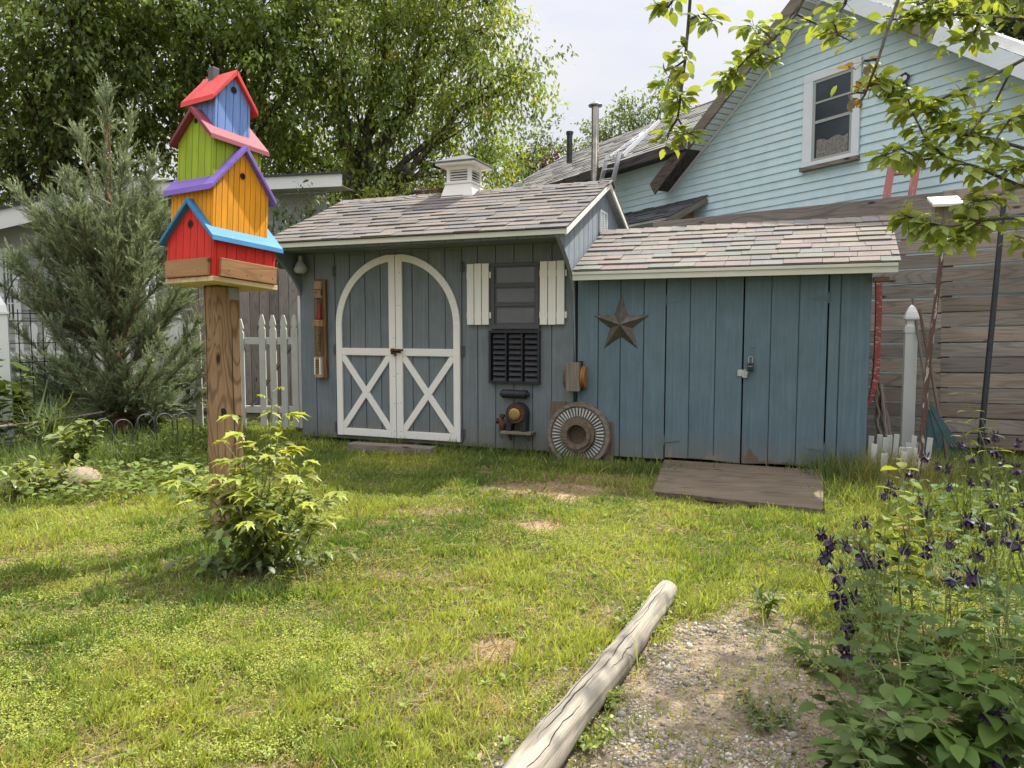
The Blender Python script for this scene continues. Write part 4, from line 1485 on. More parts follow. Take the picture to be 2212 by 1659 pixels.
ladder(lad, on_wing(1318, 340), on_wing(1396, 283), on_wing(1346, 335), on_wing(1424, 262), 6, .014, M['alu'])

# red ladder between fence and house
rl = thing('red_ladder', 'faded red ladder top with one rung showing above the plank fence', 'ladder', at(1925, 900, 7.95) * np.array([1, 1, 0]))
P = lambda x, y, Y: at(x, y, Y)
ladder(rl, P(1893, 560, 7.85), P(1927, 352, 8.1), P(1947, 560, 7.75), P(1982, 345, 8.0), 4, .017, mat_paint('faded_red_fibreglass', (.36, .13, .115), .6, .2, wear=(.5, .3, .27), wear_at=.6), .075, .04)

# ================================================================== horizontal plank fence
fy = math.radians(33.5)
tilt = .022
FF = Fr(at(1950, 710, 7.5) * np.array([1, 1, 0]), (math.cos(fy), -math.sin(fy), 0))
fence = thing('plank_fence', 'tall dark-stained fence of horizontal boards right of the blue store', 'fence', FF.o)
xs_split = FF.px(2040, 700)[0]
topz = FF.px(1950, 424)[1]
pitch = .1478
nb = 17
for bay, (xa, xb, tl, dz) in enumerate(((-2.65, xs_split, .020, 0), (xs_split + .004, 3.2, .026, .006))):
    for k in range(nb):
        z1 = topz - k * pitch + random.uniform(-.003, .003)
        hgt = .1345 + random.uniform(-.004, .003) if k else .155
        f = Fr(FF(0, 0, 0), FF.x + FF.z * tl, FF.z - FF.x * tl)
        f.o = FF(0, 0, 0)
        w = MB()
        cval = random.uniform(.75, 1.25)
        warm = random.uniform(.94, 1.06)
        zz = z1 + dz
        w.box(f, xa, xb, -.02 + random.uniform(-.003, .003), .006, zz - hgt, zz, 'x', (cval * warm, cval, cval / warm))
        w.build('board', M['fence'], fence, bevel=.003)
for xx in (-2.5, -.9, xs_split, 2.4):
    w = MB(); w.box(FF, xx - .05, xx + .05, .012, .10, -.05, topz - .06, 'z'); w.build('post', M['fence'], fence)

# ================================================================== left: gate, plank screen, picket fence, garage
GY = 8.55
gx0 = at(640, 900, GY)[0]
GF = Fr((at(654, 900, GY)[0], GY, 0), (math.cos(math.radians(6)), -math.sin(math.radians(6)), 0))
gate = thing('picket_gate', 'chalky white picket gate with pointed pales beside the shed corner', 'gate', GF(-.4, 0, 0))
def pale(mb, f, x, wd, z0, z1, y0=-.02, y1=0.0):
    s_ = wd / 2
    n_ = z1 - .135
    pts = [(x - s_, z0), (x + s_, z0), (x + s_, n_ - .03), (x + s_ * .72, n_ - .012), (x + s_ * .72, n_ + .006), (x + s_ * 1.0, n_ + .022), (x + s_ * .9, n_ + .05), (x + s_ * .42, z1 - .012), (x + s_ * .28, z1), (x - s_ * .28, z1), (x - s_ * .42, z1 - .012), (x - s_ * .9, n_ + .05), (x - s_, n_ + .022), (x - s_ * .72, n_ + .006), (x - s_ * .72, n_ - .012), (x - s_, n_ - .03)]
    mb.prism(f, pts, y0, y1, 'z')
for k in range(10):
    xx = GF.px(638.5 - 23.2 * k, 800)[0]
    if k == 4: continue
    w = MB()
    pale(w, GF, xx, .078, .05 + random.uniform(0, .03), 1.36 - (.0 if k < 4 else .05) + random.uniform(-.008, .008))
    w.build('pale', M['picket'], gate, bevel=.003)
for za_, zb_ in ((1.02, 1.10), (.22, .30)):
    w = MB(); w.box(GF, -1.15, -.06, .001, .035, za_, zb_); w.build('rail', M['picket'], gate)
w = MB(); w.beam(GF(-.62, .02, .31), GF(-.12, .02, 1.015), .03, .07, up=(0, -1, 0)); w.build('brace', M['wood_grey'], gate)
w = MB(); w.box(GF, -.045, .0, -.01, .05, .05, 1.12, 'z'); w.build('hinge_stile', M['picket'], gate)
w = MB(); w.box(GF, -.055, -.005, .055, .10, .0, 1.58, 'z'); w.build('post', M['vinyl'], gate)

BF = Fr((at(560, 900, 10.4)[0], 10.4, 0), (1, -.05, 0))
scr = thing('plank_screen', 'weathered grey fence of upright planks standing behind the white gate', 'fence', BF.o)
x = -1.1
while x < 1.3:
    wd = random.uniform(.125, .15)
    w = MB()
    cval = random.uniform(.7, 1.2)
    w.box(BF, x, x + wd, -.02 + random.uniform(-.004, .004), .002, .04, 2.02 + random.uniform(-.03, .03), 'z', (cval, cval * .98, cval * .97))
    w.build('plank', M['plank_fence'], scr, bevel=.003)
    x += wd + .006
for zz in (.3, 1.2, 1.85):
    w = MB(); w.box(BF, -1.1, 1.3, .004, .05, zz, zz + .08); w.build('rail', M['plank_fence'], scr)

# white picket fence behind the juniper
VF = Fr(gnd(-20, 918), unit(gnd(440, 893) - gnd(-20, 918)))
vf = thing('white_picket_fence', 'white vinyl picket fence with capped post running behind the juniper', 'fence', VF.o)
Lf = 3.9
k = 0
x = .30
while x < Lf:
    u = ((x - .3) % 1.9) / 1.9
    top = 1.12 + .16 * (2 * u - 1) ** 2
    w = MB(); w.box(VF, x, x + .085, -.02, 0.0, .10, top, 'z'); w.prism(VF, [(x, top), (x + .085, top), (x + .0425, top + .05)], -.02, 0, 'z')
    w.build('picket', M['vinyl'], vf)
    x += .155
for za_, zb_ in ((.06, .15), (.82, .91)):
    w = MB(); w.box(VF, 0, Lf, .001, .04, za_, zb_); w.build('rail', M['vinyl'], vf)
for xx in (None, 2.15, Lf):
    w = MB()
    f = VF.loc(xx, 0, 0) if xx is not None else Fr((at(6, 800, 7.3)[0], 7.3, 0), VF.x)
    w.box(f, -.065, .065, -.065, .065, 0, 1.34, 'z'); w.box(f, -.078, .078, -.078, .078, 1.3405, 1.365)
    w.local(f, [(-.07, -.07, 1.3655), (.07, -.07, 1.3655), (.07, .07, 1.3655), (-.07, .07, 1.3655), (-.055, -.055, 1.43), (.055, -.055, 1.43), (.055, .055, 1.43), (-.055, .055, 1.43), (0, 0, 1.54)],
            [(3, 2, 1, 0), (0, 1, 5, 4), (1, 2, 6, 5), (2, 3, 7, 6), (3, 0, 4, 7), (4, 5, 8), (5, 6, 8), (6, 7, 8), (7, 4, 8)])
    w.build('post', M['vinyl'], vf, bevel=.003)

# garage behind it
garage = thing('white_garage', 'low white clapboard garage with deep fascia behind the juniper', 'garage', (-6.6, 13, 0))
ga = at(285, 400, 12.2)
gb = at(737, 388, 11.4)
GA = Fr((ga[0], ga[1], 0), (gb[0] - ga[0], gb[1] - ga[1], 0))
ez1 = zat(gb[0], gb[1], 375); ez0 = zat(gb[0], gb[1], 402)
glen = math.hypot(gb[0] - ga[0], gb[1] - ga[1])
def clap(mb, f, x0, x1, z0, z1, e=.115):
    z = z0
    while z < z1:
        zt = min(z + e + .01, z1)
        mb.local(f, [(x0, -.018, z), (x1, -.018, z), (x1, -.003, zt), (x0, -.003, zt), (x0, .01, z), (x1, .01, z), (x1, .01, zt), (x0, .01, zt)], [(0, 1, 2, 3), (7, 6, 5, 4), (0, 4, 5, 1), (1, 5, 6, 2), (2, 6, 7, 3), (3, 7, 4, 0)])
        z += e
w = MB(); clap(w, GA.loc(0, .5, 0), 0, glen - .5, .1, ez0 + .02); w.build('siding', M['garage'], garage)
w = MB(); w.box(GA, .0, glen, .0, .03, ez0, ez1)
fa = w.build('fascia', M['garage_trim'], garage)
w = MB(); w.box(GA, 0, glen - .04, .031, .49, ez0 + .02, ez0 + .035); w.build('soffit', M['garage'], garage)
w = MB(); w.box(GA, -.2, glen + .02, -.03, .35, ez1 + .001, ez1 + .03); w.build('roof', M['steel_dark'], garage)
# gable wing towards the left edge
gc = at(-60, 500, 10.6)
g2 = at(320, 392, 12.0)
GL = Fr((gc[0], gc[1], 0), (g2[0] - gc[0], g2[1] - gc[1], 0))
glen2 = math.hypot(g2[0] - gc[0], g2[1] - gc[1])
z0a, z0b = zat(gc[0], gc[1], 492), zat(g2[0], g2[1], 384)
w = MB()
th = .27
w.prism(GL, [(-.6, z0a - th - .05), (glen2, z0b - th), (glen2, z0b), (-.6, z0a - .05)], -.02, .02)
w.build('rake_fascia', M['garage_trim'], garage)
w = MB(); w.prism(GL, [(-.6, z0a + .0 - .05), (glen2, z0b + .001), (glen2, z0b + .05), (-.6, z0a)], -.05, 3); w.build('roof', M['steel_dark'], garage)
w = MB(); w.prism(GL, [(-.6, z0a - th + .02), (glen2, z0b - th + .06), (glen2, z0b - th + .075), (-.6, z0a - th + .035)], .021, .5); w.build('soffit', M['garage'], garage)
w = MB(); clap(w, GL.loc(0, .5, 0), -.6, glen2, .1, z0a - th + .05)
w.build('siding', M['garage'], garage)
w = MB(); w.prism(GL.loc(0, .52, 0), [(-.6, 0), (glen2, 0), (glen2, z0b - .1), (-.6, z0a - .1)], 0, .1); w.build('wall', M['garage'], garage)
# its window
q = GL.loc(0, .47, 0)
a0, b1 = q.px(-12, 536); a1, b0 = q.px(47, 700)
w = MB()
for box in ((a0, a0 + .09, b0, b1), (a1 - .09, a1, b0, b1), (a0 + .0905, a1 - .0905, b1 - .12, b1), (a0 + .0905, a1 - .0905, b0, b0 + .08)): w.box(q, box[0], box[1], -.04, .01, box[2], box[3])
gw = w.build('window', M['vinyl'], garage, bevel=.003)
w = MB(); w.box(q, a0 + .09, a1 - .09, -.01, .0, b0 + .08, b1 - .12); w.build('pane', mat_plain('garage_glass', (.10, .125, .12), .08, 0, .2, 3, .02), gw)
w = MB()
for k in (1, 2): xx = a0 + .09 + (a1 - a0 - .18) * k / 3; w.box(q, xx - .01, xx + .01, -.018, -.0105, b0 + .0805, b1 - .1205, 'z')
for k in (1, 2, 3): zz = b0 + .08 + (b1 - b0 - .2) * k / 4; w.box(q, a0 + .0905, a1 - .0905, -.017, -.0102, zz - .01, zz + .01)
w.build('muntin', M['vinyl'], gw)

# wire trellis panel
t0 = at(17, 800, 7.6); t1 = at(122, 800, 8.0)
TF = Fr((t0[0], t0[1], 0), (t1[0] - t0[0], t1[1] - t0[1], 0))
tl = math.hypot(t1[0] - t0[0], t1[1] - t0[1])
w = MB()
n = 5
for k in range(n):
    x = tl * k / (n - 1)
    top = 1.40 if 0 < k < n - 1 else 1.30
    w.tube([TF(x, 0, 0), TF(x, 0, top)], .0055, 5)
w.tube([TF(tl / 2 - tl / 2 * math.cos(a), 0, 1.30 + .55 * math.sin(a) * .9) for a in np.linspace(0, math.pi, 15)], .006, 5)
for z in (.28, .38, .85, 1.05, 1.28, 1.36): w.tube([TF(0, .004, z), TF(tl, .004, z)], .0055, 5)
tag(w.build('wire_trellis', M['iron']), 'thin black wire garden trellis with arched top at the far left', 'trellis')

# low chain-link fence with a bleached top rail
c0, c1 = gnd(-60, 1012), gnd(225, 962)
CF = Fr(c0, c1 - c0)
clen = np.linalg.norm(c1 - c0)
cl = thing('chain_link_fence', 'low sagging chain-link fence with pale top rail at the far left', 'fence', c0)
w = MB(); w.tube([CF(-.1 + (clen + .1) * u, 0, .345 - .02 * math.sin(u * math.pi)) for u in np.linspace(0, 1, 10)], .012, 8); w.build('top_rail', M['wood_grey'], cl)
w = MB()
step = .055
m_ = int(clen / step) + 6
for k in range(-6, m_):
    for sg in (-1, 1):
        pts = []
        for u in np.linspace(0, 1, 7):
            x = k * step + sg * .165 * (u - (0 if sg > 0 else 0)) + (0 if sg > 0 else .165)
            pts.append(CF(min(max(x, -.1), clen), .004 * sg, .335 * u))
        w.tube(pts, .0022, 4)
w.build('wire_mesh', M['steel_dark'], cl)

# hooped wire edging
for_h = gnd(225, 985), gnd(425, 958)
HF = Fr(for_h[0], for_h[1] - for_h[0])
hl = np.linalg.norm(for_h[1] - for_h[0])
he = thing('hoop_edging', 'low grey wire hoop edging at the foot of the juniper', 'edging', for_h[0])
x = .0
k = 0
while x < hl:
    r = .085
    w = MB()
    tz = .26 + random.uniform(-.02, .02)
    w.tube([HF(x - r, random.uniform(-.01, .01), 0)] + [HF(x - r * math.cos(a), .02 * math.sin(a), tz + .08 * math.sin(a)) for a in np.linspace(0, math.pi, 11)] + [HF(x + r, 0, 0)], .008, 6)
    w.build('hoop', M['steel_dark'], he)
    x += .19 + .03 * (k % 2)
    k += 1
w = MB(); w.tube([HF(-.1, .01, .12), HF(hl, .01, .12)], .006, 5); w.build('tie_wire', M['steel_dark'], he)

# ================================================================== right hand bed: posts, poles, tools
wp = gnd(1958, 985)
vp = thing('vinyl_post', 'white vinyl fence post with pointed gothic cap beside the blue store', 'post', wp)
f = Fr(wp, unit((.9, -.35, 0)), unit((-.004, 0, 1)))
ztop = zat(wp[0], wp[1], 658)
w = MB(); w.box(f, -.052, .052, -.052, .052, 0, ztop - .24, 'z'); w.build('shaft', M['vinyl'], vp, bevel=.004)
w = MB(); w.box(f, -.058, .058, -.058, .058, ztop - .262, ztop - .2, 'z')
zc = ztop - .1995
levels = [(.048, 0), (.040, .02), (.043, .045), (.060, .065), (.058, .085), (.045, .13), (.025, .175), (.002, .20)]
L, Fs = [], []
for r, dz in levels: L += [(-r, -r, zc + dz), (r, -r, zc + dz), (r, r, zc + dz), (-r, r, zc + dz)]
for i in range(len(levels) - 1):
    for k in range(4): a, b = i * 4 + k, i * 4 + (k + 1) % 4; Fs.append((a, b, b + 4, a + 4))
Fs += [(3, 2, 1, 0), tuple(range(len(L) - 4, len(L)))]
w.local(f, L, Fs, 'z'); w.build('cap', M['vinyl'], vp, bevel=.003)

pb = gnd(1976, 1078)
pt = at(2040, 478, pb[1] + .05)
bfm = thing('nest_box_pole', 'leaning pole of peeling paint carrying a small grey box with white roof', 'nest box', pb)
w = MB(); w.tube([pb + (pt - pb) * u + np.array([.006 * math.sin(u * 9), 0, 0]) for u in np.linspace(-.02, 1, 14)], [.020 - .005 * u for u in np.linspace(0, 1, 14)], 12)
w.build('pole', mat_paint('peeling_pole_paint', (.10, .06, .045), .8, .3, wear=(.48, .44, .40), wear_at=.56), bfm, smooth=True)
BX = Fr(pt, unit((.95, -.3, 0)))
w = MB(); w.box(BX, -.07, .07, -.05, .07, -.07, .11, 'z'); w.build('box', M['wood_grey'], bfm, bevel=.003)
w = MB(); w.local(BX, [(-.095, -.11, .085), (.095, -.11, .085), (.095, .09, .165), (-.095, .09, .165), (-.095, -.11, .105), (.095, -.11, .105), (.095, .09, .185), (-.095, .09, .185)], [(3, 2, 1, 0), (4, 5, 6, 7), (0, 1, 5, 4), (1, 2, 6, 5), (2, 3, 7, 6), (3, 0, 4, 7)])
w.build('roof', mat_paint('flaking_white_roof', (.72, .72, .68), .7, .1, wear=(.22, .20, .17), wear_at=.55), bfm, bevel=.002)

pa = gnd(2112, 1020)
ptop = at(2168, 440, pa[1])
w = MB(); w.tube([pa, (pa + ptop) / 2, ptop], [.024, .022, .020], 12)
tag(w.build('dark_pole', M['steel_dark'], smooth=True), 'plain dark metal pole leaning right in front of the plank fence', 'pole')

# rake and shovel
r0 = at(2035, 1000, 6.5); apex = at(2005, 874, 6.62); htop = at(1972, 645, 6.95)
rk = thing('leaf_rake', 'teal plastic leaf rake leaning head down against the plank fence', 'rake', (r0[0], r0[1], 0))
w = MB(); w.tube([apex + (htop - apex) * u for u in np.linspace(-.05, 1, 8)], .0125, 8); w.build('handle', M['wood_grey'], rk, smooth=True)
RFm = Fr(apex, unit(np.array([.90, -.42, 0])), unit(apex - r0))
teal = mat_plain('teal_plastic', (.05, .105, .105), .45, 0, .2, 12, .1)
w = MB(); w.prism(RFm, [(-.02, .03), (-.145, -.36), (-.05, -.385), (.06, -.385), (.155, -.35), (.02, .03)], -.006, .006)
for xx in (-.03, .0, .03): w.beam(RFm(xx * .3, -.008, 0), RFm(xx * 2.6, -.008, -.36), .008, .012, RFm.y)
w.build('head', teal, rk, bevel=.002)
w = MB()
for k in range(15):
    u = k / 14
    x0 = -.145 + .30 * u; x1 = -.27 + .54 * u
    zz = -.36 - .02 * math.sin(u * math.pi)
    w.tube([RFm(x0, 0, zz), RFm(x1, -.01, zz - .20), RFm(x1 * 1.02, -.05, zz - .23)], .006, 5)
w.build('tine', teal, rk)
s0 = at(2049, 1000, 6.45); s1 = at(1986, 668, 6.95)
sh = thing('shovel', 'long wooden handled tool leaning on the fence right of the rake', 'shovel', (s0[0], s0[1], 0))
w = MB(); w.tube([s0 + (s1 - s0) * u for u in np.linspace(0, 1, 8)], [.016 - .003 * u for u in np.linspace(0, 1, 8)], 8); w.build('handle', M['wood_old'], sh, smooth=True)
SB = Fr(s0, unit(np.array([.9, -.42, 0])), unit(s1 - s0))
w = MB()
L = [(-.09, .012, 0), (0, -.012, .02), (.09, .012, 0), (-.1, .01, -.16), (0, -.02, -.16), (.1, .01, -.16), (-.05, 0, -.24), (0, -.012, -.28), (.05, 0, -.24)]
L2 = [(a, b + .004, c) for a, b, c in L]
w.local(SB, L + L2, [(0, 1, 4, 3), (1, 2, 5, 4), (3, 4, 7, 6), (4, 5, 8, 7), (9, 12, 13, 10), (10, 13, 14, 11), (12, 15, 16, 13), (13, 16, 17, 14), (0, 9, 10, 1), (1, 10, 11, 2), (2, 11, 14, 5), (5, 14, 17, 8), (8, 17, 16, 7), (7, 16, 15, 6), (6, 15, 12, 3), (3, 12, 9, 0)])
w.build('blade', M['rust'], sh)

# bundle of sticks
sb = thing('stick_bundle', 'bundle of grey twisted sticks leaning on the right end of the store', 'sticks', gnd(1905, 965))
for k in range(9):
    a = at(1893 + k * 4.2 + random.uniform(-4, 4), 945, 6.6 + random.uniform(-.1, .1))
    b = at(1886 + k * 3.4, 775 + 14 * k * random.uniform(.5, 1.2), 6.75)
    pts = []
    for u in np.linspace(0, 1, 14):
        p = a + (b - a) * u
        tw = .010 if k < 5 else .002
        pts.append(p + np.array([tw * math.sin(u * 22 + k), tw * math.cos(u * 22 + k), 0]))
    w = MB(); w.tube(pts, .011 if k < 5 else .014, 6, jitter=.3); w.build('stick', M['wood_grey'] if k % 3 else M['wood_old'], sb, smooth=True)

# long red curved board between store and post
rb_pts = [(1899, 600), (1900, 640), (1899, 690), (1897, 740), (1896, 780), (1894, 810), (1890, 835), (1884, 858), (1874, 876)]
w = MB()
Yr = 6.42
prev = None
ctr = [at(px, py, Yr) for px, py in rb_pts]
n = len(ctr)
V, Fc = [], []
for i, p in enumerate(ctr):
    wd = .045 if i < n - 2 else .03
    for dx, dy in ((-wd, 0), (wd, .01), (wd, .03), (-wd, .02)): V.append(p + np.array([dx * .62, dy, 0]))
for i in range(n - 1):
    for k in range(4): a, b = i * 4 + k, i * 4 + (k + 1) % 4; Fc.append((a, b, b + 4, a + 4))
Fc += [(3, 2, 1, 0), tuple(range(len(V) - 4, len(V)))]
w.add(V, Fc)
tag(w.build('red_board', mat_paint('worn_red_board', (.30, .07, .07), .75, .35, wear=(.50, .34, .22), wear_at=.56)), 'worn red board curving at its foot, upright beside the store end', 'board')

# stubby white picket edging
be = thing('border_edging', 'cluster of short white wooden stakes edging the bed by the store', 'edging', gnd(1945, 1010))
for px, py, Y in ((1879, 934, 6.1), (1887, 951, 5.8), (1899, 931, 6.1), (1911, 937, 6.0), (1921, 932, 6.1), (1912, 971, 5.55), (1932, 930, 6.1), (1944, 957, 5.8), (1950, 968, 5.6), (1958, 949, 6.0), (1968, 958, 5.75), (1973, 934, 6.1), (1979, 960, 5.7), (1986, 968, 5.55), (1994, 948, 5.9), (2003, 937, 6.0)):
    t = at(px, py, Y)
    f = Fr((t[0], t[1], 0), unit((.93, -.3, 0)), unit((random.uniform(-.09, .09), random.uniform(-.06, .06), 1)))
    w = MB(); w.box(f, -.021, .021, -.008, .008, -.02, t[2] - .03, 'z'); w.build('stake', M['picket'], be, bevel=.002)

# wooden ramp
rf0, rf1, rf2, rf3 = gnd(1434, 992, .065), gnd(1777, 1015, .065), gnd(1775, 1100, .03), gnd(1406, 1060, .03)
rp_ = thing('plank_ramp', 'weathered plank ramp lying in front of the store doors', 'ramp', (rf0 + rf2) / 2 * np.array([1, 1, 0]))
for k in range(4):
    u0, u1 = k / 4 + .004, (k + 1) / 4 - .004
    a, b = rf0 + (rf3 - rf0) * u0, rf1 + (rf2 - rf1) * u0
    c, d = rf1 + (rf2 - rf1) * u1, rf0 + (rf3 - rf0) * u1
    e = random.uniform(-.012, .012)
    x = unit(b - a)
    V = [a + x * e, b + x * e, c + x * e, d + x * e]
    V = [p - np.array([0, 0, .035]) for p in V] + V
    G = [(np.dot(p - a, x), np.dot(p - a, unit(d - a)) + k * 3, p[2]) for p in V]
    w = MB(); w.add(V, [(3, 2, 1, 0), (4, 5, 6, 7), (0, 1, 5, 4), (1, 2, 6, 5), (2, 3, 7, 6), (3, 0, 4, 7)], G); w.build('plank', M['deck'], rp_, bevel=.004)
w = MB()
for u in (.1, .5, .9):
    a = rf0 + (rf1 - rf0) * u; b = rf3 + (rf2 - rf3) * u
    w.beam(a - np.array([0, 0, .06]), b - np.array([0, 0, .055]), .06, .05)
w.build('joist', M['wood_old'], rp_)

# timber at the arched door
a, b = gnd(758, 972), gnd(938, 982)
w = MB(); w.beam(a + np.array([0, 0, .035]), b + np.array([0, 0, .03]), .14, .085)
tag(w.build('step_timber', M['wood_grey'], bevel=.01), 'grey timber step sunk in the grass below the arched door', 'step')

# log edging
la, lb = gnd(1441, 1292), gnd(1085, 1790)
w = MB()
pts, rad = [], []
n = 26
dirn = unit(lb - la); side = np.array([-dirn[1], dirn[0], 0])
for i in range(n):
    u = i / (n - 1)
    p = la + (lb - la) * u
    pts.append(p + side * .008 * math.sin(u * 5) + np.array([0, 0, .036 + .008 * u]))
    rad.append((.046 + .013 * u) * (1 + .03 * math.sin(u * 17) + .02 * math.sin(u * 41)))
w.tube(pts, rad, 20, jitter=.05)
log = thing('log_edging', 'long bleached log lying between the lawn and the gravel patch', 'log', (la + lb) / 2 * np.array([1, 1, 0]))
lo = w.build('trunk', M['wood_log'], log, smooth=True)
def on_log(u, ang, lift=.001):
    i = u * (n - 1)
    p = np.array([np.interp(i, np.arange(n), np.array(pts)[:, q]) for q in range(3)])
    r = np.interp(i, np.arange(n), rad)
    return p + (side * math.sin(ang) + np.array([0, 0, 1]) * math.cos(ang)) * (r + lift)
for u0, u1, a0, wd in ((.03, .34, .05, .9), (.30, .62, .16, 1.1), (.60, .86, -.02, 1.3), (.15, .30, -.5, .6), (.40, .55, .7, .6), (.52, .80, -.45, .7), (.70, .95, .5, .8)):
    w = MB()
    m = 14
    for i in range(m):
        ua, ub = u0 + (u1 - u0) * i / m, u0 + (u1 - u0) * (i + 1) / m
        aa = a0 + .07 * math.sin(i * .8) + .03 * math.sin(i * 2.3)
        ab = a0 + .07 * math.sin((i + 1) * .8) + .03 * math.sin((i + 1) * 2.3)
        ta, tb = [.028 * wd * math.sin(math.pi * min(1, max(0.02, j / m))) + .003 for j in (i, i + 1)]
        V = [on_log(ua, aa - ta), on_log(ua, aa + ta), on_log(ub, ab + tb), on_log(ub, ab - tb)]
        V += [on_log(ua, aa - ta, -.012), on_log(ua, aa + ta, -.012), on_log(ub, ab + tb, -.012), on_log(ub, ab - tb, -.012)]
        w.add(V, [(0, 1, 2, 3), (7, 6, 5, 4), (0, 4, 5, 1), (1, 5, 6, 2), (2, 6, 7, 3), (3, 7, 4, 0)])
    w.build('split', M['hole'], log)
# ================================================================== ground
def sh_local(X, Y):
    dx, dy = X - SH.o[0], Y - SH.o[1]
    return dx * SH.x[0] + dy * SH.x[1], dx * SH.y[0] + dy * SH.y[1]


LOG_A, LOG_B = la[:2], lb[:2]


def log_side(X, Y):
    d = LOG_B - LOG_A
    d = d / np.linalg.norm(d)
    ox, oy = X - LOG_A[0], Y - LOG_A[1]
    along = ox * d[0] + oy * d[1]
    across = -(ox * -d[1] + oy * d[0])     # positive on the lawn side
    return along, -across


def smooth(a, b, x):
    t = np.clip((x - a) / (b - a), 0, 1)
    return t * t * (3 - 2 * t)


def gravel(X, Y):
    al, ac = log_side(X, Y)
    n = vnoise(X, Y, .28, 3) * .6 + vnoise(X, Y, .09, 4) * .4
    right = smooth(-.02, .12, ac + (n - .5) * .1) * smooth(-.35, .15, al + (n - .5) * .7)
    edge = 1 - smooth(.85, 1.5, X - .05 * Y + (n - .5) * .7)
    left = .75 * smooth(-.28, -.02, ac + (n - .5) * .3) * smooth(.0, .5, al)
    g = np.maximum(right * edge, left * (ac < .1))
    return np.clip(g, 0, 1)


DRY = []
for px, py, rx, ry, s in ((1200, 1056, 175, 24, 1.0), (1165, 1137, 55, 13, 1.0), (1075, 1388, 60, 30, 1.0), (940, 1103, 110, 9, .6), (1040, 1014, 40, 7, .6), (520, 1545, 60, 12, .45), (200, 1590, 70, 16, .4), (1290, 1330, 60, 30, .45), (820, 1235, 90, 12, .4), (560, 1235, 70, 16, .9), (1010, 1560, 50, 25, .35), (1730, 1210, 60, 14, .3)):
    c = gnd(px, py)
    DRY.append((c[0], c[1], rx * c[1] / FPX, abs(gnd(px, py - ry)[1] - c[1]), s))


def dryness(X, Y):
    d = np.zeros_like(X)
    n = vnoise(X, Y, .22, 8) * .6 + vnoise(X, Y, .08, 9) * .4
    for cx, cy, rx, ry, s in DRY:
        r = np.sqrt(((X - cx) / rx) ** 2 + ((Y - cy) / ry) ** 2)
        d = np.maximum(d, s * (1 - smooth(.45, 1.25, r + (n - .5) * .8)))
    patch = smooth(.63, .80, vnoise(X, Y, .55, 11) * .55 + vnoise(X, Y, .16, 12) * .45)
    return np.clip(np.maximum(d, patch * .5), 0, 1)


def height(X, Y):
    return (vnoise(X, Y, .9, 21) - .5) * .035 * smooth(1.5, 2.5, Y) + (vnoise(X, Y, .14, 22) - .5) * .014 - .012


xs = np.concatenate([[-160, -80, -40, -20], np.arange(-10, -5, .25), np.arange(-5, 4.6, .04), np.arange(4.75, 12, .3), [20, 40, 80, 160]])
ys = np.concatenate([[-60, -20, -6], np.arange(-2, 1.4, .4), np.arange(1.45, 7.4, .04), np.arange(7.6, 16, .3), [20, 30, 50, 90, 180, 320]])
GX, GY_ = np.meshgrid(xs, ys)
Z = np.where((np.abs(GX) < 12) & (GY_ < 16), height(GX, GY_), -.012)
gr = gravel(GX, GY_); dr = dryness(GX, GY_)
n1 = vnoise(GX, GY_, .35, 31)[..., None]; n2 = vnoise(GX, GY_, .07, 32)[..., None]
soil = np.array([.10, .088, .045]) * (.6 + .7 * n1) + np.array([.03, .045, .0]) * n2
drycol = np.array([.33, .235, .145]) * (.7 + .6 * n2)
grav = np.array([.27, .215, .145]) * (.62 + .55 * n2 + .25 * n1)
col = soil * (1 - dr[..., None]) + drycol * dr[..., None]
col = col * (1 - gr[..., None]) + grav * gr[..., None]
V = np.stack([GX, GY_, Z], -1).reshape(-1, 3)
ny, nx = GX.shape
ii = (np.arange(ny - 1)[:, None] * nx + np.arange(nx - 1)[None]).ravel()
cl_ = Cloud()
cl_.V = [V]; cl_.C = [col.reshape(-1, 3)]; cl_.n = len(V)
cl_.F = [np.stack([ii, ii + 1, ii + nx + 1, ii + nx], 1)]
m, nt, out = new_mat('soil_and_gravel')
c = N(nt, 'Attribute', attribute_name='col').outputs['Color']
f = noise(nt, coords(nt, 'Object', (1, 1, 1)), 55, 8, .75)
vo = N(nt, 'TexVoronoi', Scale=85)
nt.links.new(coords(nt, 'Object', (1, 1, .2)), vo.inputs['Vector'])
cc = mix(nt, 1.0, c, ramp(nt, f, [(.3, .45), (.5, .95), (.72, 1.5)]), 'MULTIPLY')
cc = mix(nt, .45, cc, mix(nt, 1.0, cc, ramp(nt, vo.outputs['Distance'], [(.1, 1.1), (.6, .45)]), 'MULTIPLY'))
surf(nt, out, cc, .95, 0, mix(nt, .5, f, vo.outputs['Distance']), .9, .012, .15)
tag(cl_.build('ground', m, smooth=True), kind='structure')


def lawn_ok(X, Y):
    s, b = sh_local(X, Y)
    ok = ~((b > -.02) & (s > -3.12) & (s < 2.5))
    # ramp
    rr = [rf0, rf1, rf2, rf3]
    inside = np.ones_like(ok)
    for p, q in zip(rr, rr[1:] + rr[:1]):
        inside &= ((q[0] - p[0]) * (Y - p[1]) - (q[1] - p[1]) * (X - p[0])) < 0.02
    al, ac = log_side(X, Y)
    return ok & ~inside & ~((np.abs(ac) < .058) & (al > -.02))


def sample(n, y0, y1, dens, extra=.5):
    """ground points, thinning with distance as dens(Y)"""
    Y = np.linspace(y0, y1, 400)
    wgt = dens(Y) * (1.40 * Y + 2 * extra)
    cdf = np.cumsum(wgt); cdf /= cdf[-1]
    yy = np.interp(RNG.random(n), cdf, Y)
    xx = RNG.uniform(-1, 1, n) * (.70 * yy + extra)
    return xx, yy


